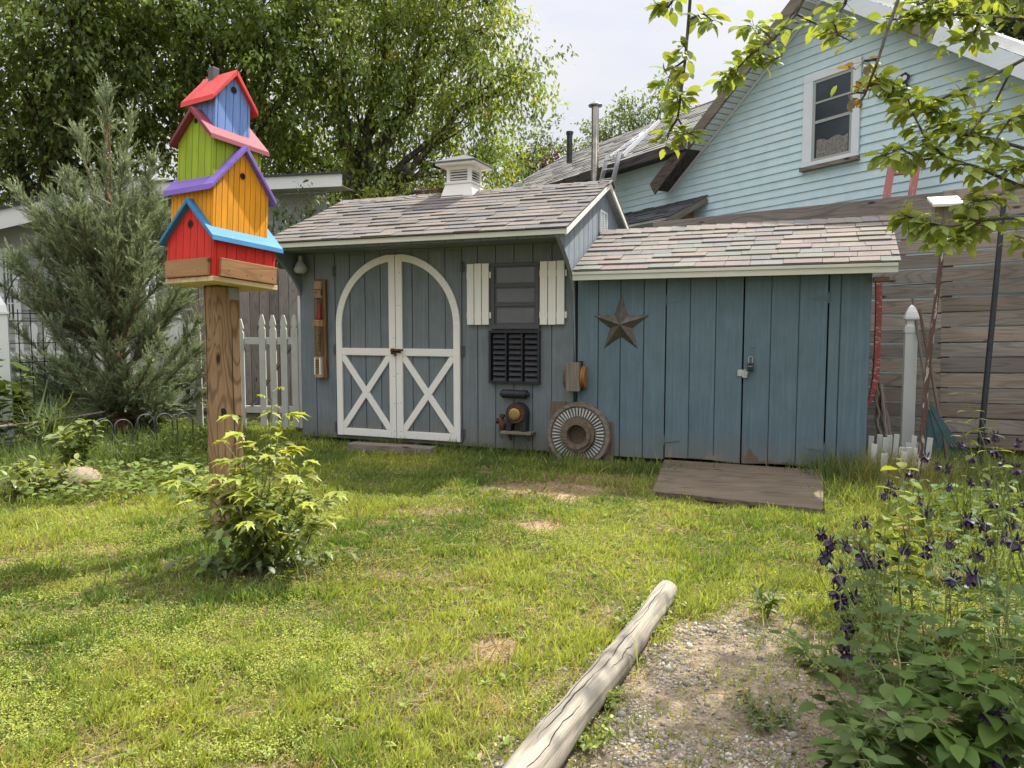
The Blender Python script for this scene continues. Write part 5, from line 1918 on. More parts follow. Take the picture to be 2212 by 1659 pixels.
# ------------------------------------------------------------------ lawn
lawn = Cloud()
def blades(n, y0, y1, hmin, hmax, wmul, seed, power=1.0):
    X, Y = sample(n, y0, y1, lambda y: 1 / y ** power)
    gvl = gravel(X, Y); dry = dryness(X, Y)
    clump = vnoise(X, Y, .16, 41 + seed) * .6 + vnoise(X, Y, .05, 42 + seed) * .4
    keep = lawn_ok(X, Y) & (RNG.random(n) > gvl * .93) & (RNG.random(n) > dry * .93) & (RNG.random(n) < .30 + 1.5 * (clump - .18))
    # far left bed is mostly ground cover
    keep &= ~((X < -.50 * Y - .2) & (Y > 5.3) & (RNG.random(n) < .6))
    X, Y, dry, clump = X[keep], Y[keep], dry[keep], clump[keep]
    n = len(X)
    P = np.stack([X, Y, height(X, Y) - .004], 1)
    lean = rnd(n) * .65
    D = np.stack([lean[:, 0], lean[:, 1], np.full(n, 1.0) - .55 * dry], 1)
    wind = vnoise(X, Y, .5, 51)[:, None] * np.array([[.35, -.2, 0]])
    D = D + wind
    Nn = rnd(n) * np.array([1, 1, .2])
    big = vnoise(X, Y, .8, 61); mid = vnoise(X, Y, .22, 62)
    t = np.clip(.54 + .10 * (1 - smooth(2.2, 3.6, Y)) + .95 * (big - .5) + .7 * (mid - .5) + RNG.normal(0, .2, n), 0, 1)
    g0, g1 = np.array([.12, .205, .042]), np.array([.42, .46, .095])
    C = g0 * (1 - t[:, None]) + g1 * t[:, None]
    st = (RNG.random(n) < .06 + .7 * dry)
    C[st] = np.array([.37, .28, .15]) * RNG.uniform(.6, 1.2, (st.sum(), 1))
    C *= RNG.uniform(.75, 1.25, (n, 1))
    tuft = smooth(.55, .8, clump)
    L = RNG.uniform(hmin, hmax, n) * (.6 + .8 * tuft) * (1 + .35 * smooth(6.0, 7.0, Y + .4 * X))
    W = (.0026 + .0009 * Y) * wmul * RNG.uniform(.7, 1.3, n)
    lawn.inst(BLADE, P, D, Nn, L, W, C)
blades(600000, 1.75, 9.3, .022, .060, 1.0, 0, 1.15)
blades(26000, 1.75, 7.5, .06, .11, .95, 3, .9)
# fine straw thatch lying between the blades
X, Y = sample(22000, 1.75, 6.5, lambda y: 1 / y ** 1.2)
k = lawn_ok(X, Y) & (RNG.random(len(X)) > gravel(X, Y) * .85)
X, Y = X[k], Y[k]; n = len(X)
a = RNG.uniform(0, 6.28, n)
lawn.inst(NEEDLE, np.stack([X, Y, height(X, Y) + RNG.uniform(.001, .012, n)], 1), np.stack([np.cos(a), np.sin(a), RNG.normal(0, .15, n)], 1), np.tile([0, 0, 1.], (n, 1)), RNG.uniform(.03, .08, n), .002 + .0006 * Y, jit((.36, .27, .155), n, .4))
tag(lawn.build('lawn_grass', M['grass']), 'short patchy yellow-green grass of the lawn', 'grass', kind='stuff')

# small-leaved yellow ground cover in the lawn
gcv = Cloud()
X, Y = sample(110000, 1.75, 5.2, lambda y: 1 / y ** 1.4)
n0 = vnoise(X, Y, .5, 71) * .6 + vnoise(X, Y, .13, 72) * .4
k = lawn_ok(X, Y) & (RNG.random(len(X)) > gravel(X, Y)) & (RNG.random(len(X)) > 1.3 * dryness(X, Y)) & (RNG.random(len(X)) < smooth(.48, .76, n0 + .12 * (1 - smooth(2.2, 3.4, Y)) - .05 * X))
X, Y, n0 = X[k], Y[k], n0[k]
for q in range(4):
    n = len(X)
    z = RNG.uniform(.012, .045, n)
    P = np.stack([X + RNG.normal(0, .006, n), Y + RNG.normal(0, .006, n), height(X, Y) + z], 1)
    D = np.stack([RNG.normal(0, 1, n), RNG.normal(0, 1, n), RNG.uniform(-.1, .7, n)], 1)
    rusty = (vnoise(X, Y, .3, 73) > .78) & (RNG.random(n) < .6)
    C = jit((.37, .41, .075), n, .3)
    C[rusty] = jit((.32, .22, .06), rusty.sum(), .3)
    gcv.inst(LEAF4, P, D, np.tile([0, 0, 1.], (n, 1)) + rnd(n) * .4, RNG.uniform(.005, .0095, n), RNG.uniform(.0035, .006, n), C)
# scattered rosettes of broad-leaved weeds
X, Y = sample(420, 1.8, 6.5, lambda y: 1 / y ** .6)
k = lawn_ok(X, Y) & (gravel(X, Y) < .8); X, Y = X[k], Y[k]
for q in range(7):
    n = len(X)
    a = RNG.uniform(0, 6.28, n)
    gcv.inst(LEAF9, np.stack([X, Y, height(X, Y) + .012], 1), np.stack([np.cos(a), np.sin(a), RNG.uniform(.1, .7, n)], 1), np.tile([0, 0, 1.], (n, 1)), RNG.uniform(.015, .045, n), RNG.uniform(.008, .014, n), jit((.24, .31, .06), n, .35))
tag(gcv.build('ground_cover', M['grass']), 'low yellow small-leaved creeping weed in the near lawn', 'ground cover', kind='stuff')

# gravel
st = Cloud()
X, Y = sample(170000, 1.7, 4.4, lambda y: 1 / y ** 1.5, .3)
k = (RNG.random(len(X)) < gravel(X, Y) ** 1.3 * (.15 + .8 * smooth(.35, .7, vnoise(X, Y, .2, 77)))) & lawn_ok(X, Y)
X, Y = X[k], Y[k]; n = len(X)
print('stones', n)
sz = np.clip(RNG.lognormal(-5.75, .55, n), .0016, .02)
for q in range(3):
    s_ = np.arange(n) % 3 == q
    tv = ICO[0] * (1 + .25 * np.random.default_rng(q).normal(0, 1, (12, 1))) * np.array([1, .9, .62])
    m_ = s_.sum()
    P = np.stack([X[s_], Y[s_], height(X[s_], Y[s_]) + sz[s_] * .2], 1)
    shade = RNG.choice([.26, .34, .44, .20], m_)[:, None]
    C = shade * np.array([[1, .90, .74]]) * RNG.uniform(.95, 1.05, (m_, 3))
    st.inst((tv, ICO[1]), P, rnd(m_) * np.array([1, 1, .25]), np.tile([0, 0, 1.], (m_, 1)) + rnd(m_) * .3, sz[s_], sz[s_] * RNG.uniform(.7, 1.1, m_), np.clip(C, 0, .75))
mg, nt, out = new_mat('gravel_stone')
c = N(nt, 'Attribute', attribute_name='col').outputs['Color']
f = noise(nt, coords(nt, 'Object', (1, 1, 1)), 120, 4, .7)
surf(nt, out, mix(nt, 1.0, c, ramp(nt, f, [(.3, .7), (.7, 1.2)]), 'MULTIPLY'), .9, 0, f, .4, .003, .2)
tag(st.build('gravel', mg), 'loose pale gravel beside the log', 'gravel', kind='stuff')
# dead leaves and chips on it
lv = Cloud()
X, Y = sample(1500, 1.8, 4.2, lambda y: 1 / y)
k = (RNG.random(len(X)) < gravel(X, Y)); X, Y = X[k], Y[k]; n = len(X)
lv.inst(LEAF4, np.stack([X, Y, height(X, Y) + .006], 1), rnd(n) * np.array([1, 1, .2]), np.tile([0, 0, 1.], (n, 1)) + rnd(n) * .35, RNG.uniform(.012, .04, n), RNG.uniform(.006, .02, n), jit((.38, .29, .18), n, .4))
tag(lv.build('leaf_litter', M['leaf_soft']), 'dry leaf scraps on the gravel', 'leaf litter', kind='stuff')


# ================================================================== plants
def spray(cl, stems, mb, tmpl, leaf_l, leaf_w, col, per=1, droop=.3, spread=1.0, start=.2, npos=14):
    """stems: list of (points, radius); leaves set along them"""
    for pts, r in stems:
        pts = np.array(pts)
        if mb is not None: mb.tube(pts, [r * (1 - .7 * u) for u in np.linspace(0, 1, len(pts))], 6)
        s = np.linspace(0, 1, len(pts))
        u = np.repeat(np.linspace(start, 1, npos), per) + RNG.uniform(-.02, .02, npos * per)
        u = np.clip(u, 0, 1)
        P = np.stack([np.interp(u, s, pts[:, k]) for k in range(3)], 1)
        T = np.stack([np.interp(np.clip(u + .05, 0, 1), s, pts[:, k]) - np.interp(np.clip(u - .05, 0, 1), s, pts[:, k]) for k in range(3)], 1)
        T /= np.maximum(np.linalg.norm(T, axis=1, keepdims=True), 1e-6)
        n = len(u)
        R = rnd(n)
        R -= T * (R * T).sum(1, keepdims=True)
        R /= np.linalg.norm(R, axis=1, keepdims=True)
        D = R * spread + T * .55 + np.array([0, 0, -droop])
        Nn = np.tile([0, 0, 1.], (n, 1)) + rnd(n) * .45
        L = RNG.uniform(*leaf_l, n)
        cl.inst(tmpl, P, D, Nn, L, L * RNG.uniform(*leaf_w, n), jit(col, n, .28))


def curve(a, b, sag=(0, 0, 0), n=8, wob=.0):
    a, b, sag = np.array(a, float), np.array(b, float), np.array(sag, float)
    u = np.linspace(0, 1, n)[:, None]
    p = a + (b - a) * u + sag * 4 * u * (1 - u)
    return p + RNG.normal(0, wob, p.shape) * (u > 0)


# bush of cut leaves at the tower foot
bb = gnd(560, 1225)
bush = thing('leafy_perennial', 'bright yellow-green perennial with cut pointed leaves at the foot of the post', 'plant', bb)
mb = MB(); cl = Cloud()
tips = [(588, 845, 3.72), (612, 905, 3.7), (520, 905, 3.65), (655, 985, 3.6), (700, 1075, 3.5), (735, 1070, 3.55), (420, 1010, 3.7), (440, 1085, 3.5), (405, 1040, 3.6), (560, 960, 3.8), (610, 1000, 3.9), (520, 1000, 3.9), (650, 1060, 3.75), (580, 1050, 3.5), (500, 1070, 3.45), (690, 1130, 3.6), (620, 1120, 3.4), (470, 1130, 3.5), (545, 1130, 3.35), (660, 1170, 3.5), (590, 900, 3.8), (490, 960, 3.8), (560, 1080, 3.4), (640, 1020, 3.5), (530, 1040, 3.55), (600, 960, 3.55), (480, 1030, 3.6)]
for k, (px, py, Y) in enumerate(tips):
    t = at(px, py, Y)
    r0_ = bb + np.array([random.uniform(-.09, .09), random.uniform(-.05, .08), 0])
    c = curve(r0_, t, (0, 0, .06 if k > 3 else .02), 9, .004)
    mb.tube(c, [.005 * (1 - .6 * u) for u in np.linspace(0, 1, 9)], 6)
    # compound leaves: each a fan of three to five cut leaflets
    nodes = [1.0] + list(RNG.uniform(.5, .95, 4 if k > 1 else 6))
    for u in nodes:
        i = u * 8
        p = np.array([np.interp(i, np.arange(9), c[:, q]) for q in range(3)])
        ang = RNG.uniform(0, 6.28)
        out_ = np.array([math.cos(ang), math.sin(ang), .15])
        out_ = unit(out_ + .7 * unit((t - bb) * np.array([1, 1, 0]) + 1e-6))
        pet = p + out_ * RNG.uniform(.02, .06) + np.array([0, 0, .015])
        mb.tube([p, pet], .0016, 4)
        nl = random.choice((3, 5, 5))
        side_ = unit(np.cross(out_, (0, 0, 1)))
        sp = np.linspace(-1.15, 1.15, nl)
        D = np.array([out_ * math.cos(a) + side_ * math.sin(a) + np.array([0, 0, -.22 - .25 * abs(a)]) for a in sp])
        L = np.array([.115 * (1 - .28 * abs(a)) for a in sp]) * RNG.uniform(.7, 1.15)
        small = .55 if (k == 0 and u > .5) else 1
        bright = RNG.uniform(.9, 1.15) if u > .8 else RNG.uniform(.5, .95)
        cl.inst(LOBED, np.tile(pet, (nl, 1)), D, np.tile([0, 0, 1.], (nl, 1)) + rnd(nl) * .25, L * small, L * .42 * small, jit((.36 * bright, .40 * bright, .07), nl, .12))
# older dark leaves low down
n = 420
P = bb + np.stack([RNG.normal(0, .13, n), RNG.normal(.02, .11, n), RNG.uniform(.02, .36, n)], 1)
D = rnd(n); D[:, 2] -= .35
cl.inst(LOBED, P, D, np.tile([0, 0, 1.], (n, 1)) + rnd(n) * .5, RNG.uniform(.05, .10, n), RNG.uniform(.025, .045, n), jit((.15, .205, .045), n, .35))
n = 160
P = bb + np.stack([RNG.normal(0, .19, n), RNG.normal(-.04, .10, n), RNG.uniform(.0, .06, n)], 1)
cl.inst(LEAF9, P, rnd(n) * np.array([1, 1, .3]), np.tile([0, 0, 1.], (n, 1)) + rnd(n) * .4, RNG.uniform(.05, .09, n), RNG.uniform(.02, .035, n), jit((.16, .20, .10), n, .3))
mb.build('stem', M['stem'], bush)
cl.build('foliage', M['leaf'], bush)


def weed(name, label, px, py, h, nst, tmpl, ll, lw, col, rad=.12, cat='plant'):
    b = gnd(px, py)
    t = thing(name, label, cat, b)
    mb = MB(); cl = Cloud()
    st_ = []
    for k in range(nst):
        a = RNG.uniform(0, 6.28); r = RNG.uniform(.2, 1) * rad
        st_.append((curve(b + np.array([math.cos(a), math.sin(a), 0]) * r * .25, b + np.array([math.cos(a) * r, math.sin(a) * r, h * RNG.uniform(.55, 1)]), (0, 0, .05 * h), 7, .003), .0035))
    spray(cl, st_, mb, tmpl, ll, lw, col, 2, .25, 1.0, .15, 9)
    mb.build('stem', M['stem'], t)
    cl.build('foliage', M['leaf'], t)
    return t
weed('leafy_weed', 'sunlit pale green weed standing in front of the chain-link fence', 165, 1015, .42, 12, LEAF9, (.07, .13), (.4, .55), (.22, .27, .09), .2)
weed('leafy_weed', 'low bright weed clump left of the tan stone', 70, 1062, .22, 22, LEAF9, (.05, .09), (.45, .6), (.24, .28, .09), .32)
weed('leafy_weed', 'dark broad-leaved weeds under the juniper trunk', 300, 935, .38, 18, LEAF9, (.09, .15), (.6, .8), (.10, .15, .045), .42)
weed('leafy_weed', 'tall grassy weed against the chain-link mesh at the far left', 110, 985, .45, 12, BLADE, (.25, .45), (.03, .04), (.14, .19, .06), .25)
weed('leafy_weed', 'broad vine leaves climbing the wire trellis', 75, 930, .55, 8, LEAF9, (.12, .2), (.7, .9), (.09, .12, .04), .35)
weed('leafy_weed', 'bright vine leaves entering at the left picture edge', -15, 985, 1.15, 7, LEAF9, (.10, .17), (.7, .9), (.20, .27, .05), .28)
weed('leafy_weed', 'small weed growing along the gravel side of the log', 1380, 1365, .06, 18, LEAF9, (.014, .026), (.5, .7), (.28, .33, .07), .13)
weed('leafy_weed', 'creeping weed patch on the gravel side of the log near its far end', 1415, 1330, .05, 30, LEAF9, (.012, .024), (.5, .7), (.28, .33, .07), .16)
weed('leafy_weed', 'straggling weed against the near part of the log', 1262, 1600, .05, 20, LEAF9, (.012, .022), (.5, .7), (.28, .33, .07), .12)
weed('leafy_weed', 'pale weed patch at the far right corner of the gravel', 1770, 1440, .06, 26, LEAF9, (.015, .03), (.4, .6), (.24, .28, .08), .16)
weed('leafy_weed', 'tiny creeping weed halfway down the log', 1300, 1525, .05, 12, LEAF9, (.012, .024), (.5, .7), (.26, .31, .07), .09)
weed('leafy_weed', 'lone weed sprouting in the gravel edge right of the log end', 1655, 1330, .15, 3, LEAF9, (.03, .055), (.35, .45), (.17, .22, .05), .05)
weed('leafy_weed', 'weed tuft in the middle of the gravel', 1660, 1560, .05, 16, LEAF9, (.015, .03), (.3, .4), (.15, .18, .07), .12)

# ground ivy on the left bed
iv = Cloud()
n = 9000
X = RNG.uniform(-7.2, -1.9, n); Y = RNG.uniform(5.0, 9.2, n)
k = (X < -.36 * Y - .05 + .5 * (vnoise(X, Y, .8, 91) - .5)) & (vnoise(X, Y, .35, 92) > .30)
X, Y = X[k], Y[k]; n = len(X)
iv.inst(LEAF9, np.stack([X, Y, RNG.uniform(.02, .10, n)], 1), rnd(n) * np.array([1, 1, .3]), np.tile([0, 0, 1.], (n, 1)) + rnd(n) * .45, RNG.uniform(.035, .075, n), RNG.uniform(.03, .055, n), jit((.16, .21, .055), n, .35))
tag(iv.build('ground_ivy', M['leaf_soft']), 'leafy ground ivy covering the left bed', 'ground cover', kind='stuff')

# tall and dry grass by the store and in the right bed
tg = Cloud()
def tuft(cx, cy, rx, ry, n, l0, l1, col, lean=.35, w=.006):
    X = RNG.normal(cx, rx, n); Y = RNG.normal(cy, ry, n)
    s, b = sh_local(X, Y)
    k = ~((b > -.03) & (s > -3.2) & (s < 2.47)) & (gravel(X, Y) < .6)
    X, Y = X[k], Y[k]; n = len(X)
    D = np.stack([RNG.normal(0, lean, n), RNG.normal(0, lean, n), np.ones(n)], 1)
    tg.inst(BLADE, np.stack([X, Y, np.zeros(n)], 1), D, rnd(n) * np.array([1, 1, .2]), RNG.uniform(l0, l1, n) * .78, w * RNG.uniform(.7, 1.2, n), jit(np.array(col) * 1.3, n, .35))
for px, py, n, l0, l1, c in ((1800, 1030, 500, .12, .34, (.11, .16, .045)), (1850, 1040, 600, .12, .40, (.12, .17, .05)), (1900, 1045, 500, .15, .42, (.28, .25, .10)), (1950, 1050, 600, .15, .40, (.33, .28, .13)), (2000, 1060, 500, .15, .40, (.26, .24, .09)), (2080, 1060, 500, .15, .42, (.13, .17, .05)), (2170, 1060, 500, .15, .45, (.14, .17, .05)), (1880, 1085, 500, .08, .25, (.17, .20, .05)), (2000, 1110, 600, .1, .3, (.17, .20, .05)), (2120, 1120, 600, .1, .35, (.16, .20, .05))):
    p = gnd(px, py); tuft(p[0], p[1], .16, .14, n, l0, l1, c)
for px, py in ((700, 952), (830, 966), (1010, 975), (1120, 985), (1330, 1015), (1400, 1020)):
    p = gnd(px, py); tuft(p[0], p[1] - .05, .22, .05, 260, .06, .2, (.11, .15, .035))
for px, py in ((60, 1000), (200, 975), (30, 1040), (130, 1010), (360, 975), (420, 960), (250, 1000)):
    p = gnd(px, py); tuft(p[0], p[1], .3, .15, 320, .15, .42, (.11, .15, .045))
for px, py in ((1480, 1300), (1570, 1330), (1430, 1390), (1620, 1330), (1760, 1350), (1800, 1420), (1700, 1260)):
    p = gnd(px, py); tuft(p[0], p[1], .08, .06, 260, .03, .09, (.17, .20, .045), .6, .004)
tag(tg.build('tall_grass', M['grass']), 'unmown tall grass along the shed and in the beds', 'grass', kind='stuff')

# tan stone
p = gnd(165, 1042)
w = MB(); fr = Fr(p, (1, .2, 0))
w.lathe(fr, [(.15, -.03), (.17, .02), (.14, .07), (.08, .10), (.02, .108)], 12)
for i, v in enumerate(w.v): w.v[i] = (p[0] + (v[0] - p[0]) * (1 + .25 * vnoise(v[0], v[1], .1, 5)), v[1] * 1, v[2] * (1 + .2 * vnoise(v[0], v[2], .07, 6)))
tag(w.build('garden_stone', mat_plain('tan_stone', (.23, .18, .12), .9, 0, .3, 20, .6), smooth=True), 'rounded tan stone lying in the left weeds', 'stone')

# ------------------------------------------------------------------ juniper
jb = np.array([at(266, 900, 8.2)[0], 8.2, 0])
jun = thing('juniper_tree', 'tall feathery grey-green juniper with red-brown trunk at left', 'tree', jb)
mb = MB(); cl = Cloud()
top = at(232, 205, 8.2)
trunk = [jb, jb + np.array([-.05, 0, .7]), jb + np.array([-.12, .0, 1.3]), jb + np.array([-.13, 0, 2.0]), top - np.array([0, 0, .9]), top]
mb.tube(trunk, [.075, .065, .055, .04, .014, .003], 10, jitter=.15)
tr = np.array(trunk)
branches = [(tr[3], top, .5)]
for k in range(84):
    h = .18 + 1.9 * ((k + .5) / 84) ** 1.25
    p0 = np.array([np.interp(h, tr[:, 2], tr[:, q]) for q in range(3)])
    a = k * 2.4 + random.uniform(-.3, .3)
    reach = random.uniform(.55, 1.05) * (1.05 - .30 * abs(h - .9))
    rise = random.uniform(.5, 1.25) + .35 * h
    if k < 26: rise = random.uniform(.1, .5); reach *= 1.15
    e = p0 + np.array([math.cos(a) * reach, math.sin(a) * reach * .8, rise])
    e[2] = min(e[2], 3.55 - 1.75 * np.hypot(e[0] - top[0], e[1] - top[1]) + random.uniform(-.15, .1))
    e[2] = max(e[2], .12)
    branches.append((p0, e, reach))
for px, py, Y in ((40, 420, 8.0), (85, 545, 7.9), (30, 560, 8.2), (150, 395, 8.3), (410, 520, 8.1), (395, 440, 8.4), (430, 690, 8.0), (20, 700, 8.1), (330, 350, 8.2), (170, 290, 8.3), (280, 260, 8.2), (440, 800, 8.3), (320, 560, 7.6), (230, 480, 7.6), (60, 640, 7.8), (40, 780, 8.0), (110, 700, 7.7), (150, 800, 7.7), (90, 860, 7.9), (200, 860, 7.6), (360, 860, 7.6), (420, 760, 7.8), (390, 620, 7.7), (180, 600, 7.6), (100, 480, 7.9), (340, 740, 7.5), (220, 720, 7.5)):
    e = at(px, py, Y)
    h = max(.3, min(2.2, e[2] - 1.0))
    branches.append((np.array([np.interp(h, tr[:, 2], tr[:, q]) for q in range(3)]), e, .8))
for p0, e, reach in branches:
    c = curve(p0, e, (0, 0, -.10 * reach), 10, .006)
    mb.tube(c, [.016 * (1 - .8 * u) for u in np.linspace(0, 1, 10)], 5)
    blen = np.linalg.norm(e - p0)
    ns = int(26 + 40 * blen)
    u = RNG.uniform(.12, 1.0, ns) ** .8
    u[:3] = 1
    s = np.linspace(0, 1, 10)
    P0 = np.stack([np.interp(u, s, c[:, k]) for k in range(3)], 1)
    T = unit(e - p0)
    Rr = rnd(ns)
    D0 = T * RNG.uniform(.5, 1.0, (ns, 1)) + Rr * .7 + np.array([0, 0, .38])
    D0 /= np.linalg.norm(D0, axis=1, keepdims=True)
    SLen = RNG.uniform(.18, .44, ns) * (1.0 - .4 * u)
    tone = RNG.uniform(.6, 1.2, ns)
    S0 = np.cross(D0, rnd(ns) + np.array([.0, -.4, .2])); S0 /= np.linalg.norm(S0, axis=1, keepdims=True)
    bow = rnd(ns) * .10 + np.array([0, 0, -.05])
    m_ = 30
    for j in range(m_):          # flat feathery plume: twiglets left and right of a bowed axis
        f_ = (j + .5) / m_
        pp = P0 + D0 * (SLen * f_)[:, None] + bow * (SLen * f_ * f_)[:, None] + RNG.normal(0, .004, (ns, 3))
        sg = 1 if j % 2 else -1
        dd = D0 + S0 * sg * RNG.uniform(.25, .75, (ns, 1)) * (1 - .45 * f_) + rnd(ns) * .22
        ln = SLen * RNG.uniform(.16, .34, ns) * (1.15 - .75 * f_)
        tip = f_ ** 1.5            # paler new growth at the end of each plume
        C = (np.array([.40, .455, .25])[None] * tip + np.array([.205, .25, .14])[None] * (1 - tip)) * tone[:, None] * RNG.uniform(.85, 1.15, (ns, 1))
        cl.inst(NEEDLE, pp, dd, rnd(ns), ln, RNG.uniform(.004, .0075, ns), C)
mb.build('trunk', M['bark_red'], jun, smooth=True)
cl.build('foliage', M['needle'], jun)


# ------------------------------------------------------------------ trees
def tree(name, label, base, fork, blobs, dens, L, wr, col, droop=.5, trunk_r=.2, nl=20, spread=.33, limb=8, group=None, vary=.3, warm=None):
    base = np.array(base, float); fork = np.array(fork, float)
    t = thing(name, label, 'tree', base, group)
    L = (L[0] * .8, L[1] * .8); nl = int(nl * 1.4)
    mb = MB(); cl = Cloud()
    mb.tube(curve(base, fork, (.1, 0, 0), 8, .03), [trunk_r * (1.15 - .5 * u) for u in np.linspace(0, 1, 8)], 12, jitter=.12)
    for px, py, Y, rp_ in blobs:
        c = at(px, py, Y); r = rp_ * Y / FPX
        lr = trunk_r * random.uniform(.28, .5)
        path = curve(base + (fork - base) * random.uniform(.6, 1), c, (0, 0, .15 * r), 9, .05)
        mb.tube(path, [lr * (1 - .75 * u) for u in np.linspace(0, 1, 9)], 7, jitter=.15)
        ncl = int(dens * 100 * r * r)
        d = RNG.normal(0, 1, (ncl, 3)); d /= np.linalg.norm(d, axis=1, keepdims=True)
        rad = r * RNG.random(ncl) ** .42 * RNG.uniform(.8, 1.18, ncl)
        d2 = d * np.array([1, 1, .85])
        Cn = c + d2 * rad[:, None]
        for i in range(min(limb, ncl)):
            mb.tube(curve(path[-1 - (i % 4)], Cn[i], (0, 0, .05 * r), 6, .02), [lr * .22 * (1 - .8 * u) for u in np.linspace(0, 1, 6)], 5)
        TD = d * .7 + rnd(ncl) * .6 + np.array([0, 0, -droop])
        TD /= np.linalg.norm(TD, axis=1, keepdims=True)
        tl_ = spread * RNG.uniform(.6, 1.3, ncl)
        tone = np.clip(RNG.normal(1, vary, ncl), .45, 1.7)
        u = RNG.random((ncl, nl, 1))
        P = Cn[:, None] + TD[:, None] * (tl_[:, None, None] * u) + RNG.normal(0, spread * .20, (ncl, nl, 3))
        D = TD[:, None] * .6 + RNG.uniform(-.9, .9, (ncl, nl, 3)) + np.array([0, 0, -.5 * droop - .1])
        n = ncl * nl
        ll = RNG.uniform(*L, n)
        Cc = jit(col, n, .18) * np.repeat(tone, nl)[:, None]
        if warm is not None:
            wm = np.repeat(RNG.random(ncl) < .22, nl)
            Cc[wm] = jit(warm, wm.sum(), .2)
        cl.inst(LEAF4, P.reshape(-1, 3), D.reshape(-1, 3), np.tile([0, 0, 1.], (n, 1)) + rnd(n) * .7, ll, ll * wr * RNG.uniform(.8, 1.2, n), np.clip(Cc, .004, .6))
    mb.build('trunk', M['bark'], t, smooth=True)
    cl.build('crown', M['leaf'], t)
    return t
G1 = 'trees behind the yard'
tree('box_elder', 'big drooping box elder rising behind the shed roof, sunlit on its right side', at(745, 900, 14) * np.array([1, 1, 0]), at(790, 330, 14.2),
     [(1000, -70, 14, 125), (955, 60, 14, 140), (1075, 160, 13.6, 95), (1140, 150, 13.5, 55), (1040, 70, 13.8, 80), (900, 210, 14.2, 125), (1020, 270, 14, 95), (1075, 330, 14.5, 55), (930, 340, 14.6, 90), (820, 80, 14, 130), (770, 250, 14.2, 120), (720, 120, 13.6, 140), (850, -90, 14, 150), (730, -50, 13.8, 140), (690, 330, 14.6, 90), (800, 370, 15, 80), (600, 300, 15, 90), (770, 390, 13.4, 75), (860, 410, 13.4, 65), (700, 430, 13.2, 55), (930, 420, 13.6, 55), (1010, 380, 13.6, 60)],
     .85, (.10, .17), .42, (.23, .31, .07), .75, .2, 22, .5, 8, G1, .3, (.38, .41, .08))
tree('maple_tree', 'dark leafy maple overhanging the birdhouses at upper left', at(480, 900, 14.5) * np.array([1, 1, 0]), at(520, 330, 14),
     [(600, 50, 13, 140), (560, -70, 13, 140), (450, 50, 13, 130), (630, 190, 13.4, 105), (330, -40, 12.6, 140), (420, 170, 13.4, 115), (540, 280, 14, 100), (640, 380, 14.5, 60), (350, 250, 14, 70), (520, 160, 14.5, 130)],
     .85, (.11, .18), .5, (.215, .285, .075), .55, .22, 22, .45, 8, G1, .35)
tree('maple_tree', 'shadowy maple filling the upper left corner behind the garage', at(120, 900, 13.6) * np.array([1, 1, 0]), at(120, 350, 13.4),
     [(180, 60, 12.2, 150), (60, -40, 12, 150), (250, 190, 13, 130), (60, 190, 12.6, 150), (120, 330, 13.4, 110), (270, 330, 13.8, 90), (10, 350, 13.2, 110), (-90, 100, 12.4, 150), (200, -80, 12.2, 140), (330, 90, 13.5, 110), (30, 420, 14, 80), (200, 420, 14, 70), (160, 200, 14, 140)],
     .85, (.11, .18), .5, (.195, .255, .075), .55, .22, 22, .45, 8, G1, .35)
tree('young_tree', 'thin bright tree standing between the box elder and the old wing roof', at(1110, 900, 20) * np.array([1, 1, 0]), at(1110, 480, 20),
     [(1105, 340, 20, 55), (1160, 290, 20, 38), (1040, 400, 20, 60), (1195, 300, 21, 26), (1130, 400, 20, 40), (1085, 420, 19, 45)], .55, (.13, .2), .5, (.13, .185, .045), .3, .10, 16, .5, 6, G1)
tree('purple_shrub_tree', 'dark red-leaved tree peeping above the old wing roof', at(1165, 900, 25) * np.array([1, 1, 0]), at(1165, 420, 25),
     [(1165, 348, 25, 38), (1130, 362, 25, 26), (1195, 365, 25, 26)], .8, (.14, .2), .6, (.075, .032, .028), .2, .12, 18, .4, 4, G1)
tree('locust_tree', 'light green airy tree behind the house flue pipe', at(1350, 900, 27) * np.array([1, 1, 0]), at(1350, 420, 27),
     [(1310, 280, 27, 50), (1370, 245, 27, 48), (1430, 225, 27, 40), (1265, 315, 27, 36), (1350, 320, 27, 55), (1420, 290, 27, 50), (1475, 250, 27, 30), (1220, 340, 27, 25)], .5, (.16, .24), .45, (.14, .19, .05), .3, .14, 16, .6, 8, G1)
tree('dark_tree', 'dark tree behind the right slope of the house gable', at(2250, 900, 19) * np.array([1, 1, 0]), at(2250, 300, 19),
     [(2080, 40, 19, 90), (2190, 90, 19, 110), (2290, 180, 19, 110), (2180, -50, 19, 110), (2300, 30, 19, 120), (1980, -20, 19, 60)], .7, (.13, .2), .5, (.06, .085, .03), .4, .2, 18, .5, 6, G1)
tree('lilac_shrub', 'leafy shrub with long leaves in front of the garage beside the shed roof', at(600, 900, 10.9) * np.array([1, 1, 0]), at(610, 560, 10.9),
     [(625, 460, 10.9, 38), (590, 420, 10.9, 30), (670, 420, 11.0, 30), (600, 520, 10.7, 40), (650, 545, 10.9, 30), (560, 560, 10.6, 35), (690, 470, 11.2, 20)], 1.1, (.08, .15), .4, (.125, .17, .06), .55, .05, 16, .3, 6)
tree('dark_bush', 'dark broad-leaved bush in the gap between garage and plank screen', at(500, 900, 10.7) * np.array([1, 1, 0]), at(500, 720, 10.7),
     [(490, 640, 10.9, 45), (430, 640, 10.8, 40), (400, 600, 10.9, 40), (440, 720, 10.6, 40), (395, 780, 10.4, 45), (470, 800, 10.5, 40)], 1.2, (.09, .15), .7, (.07, .10, .035), .3, .05, 16, .25, 4)

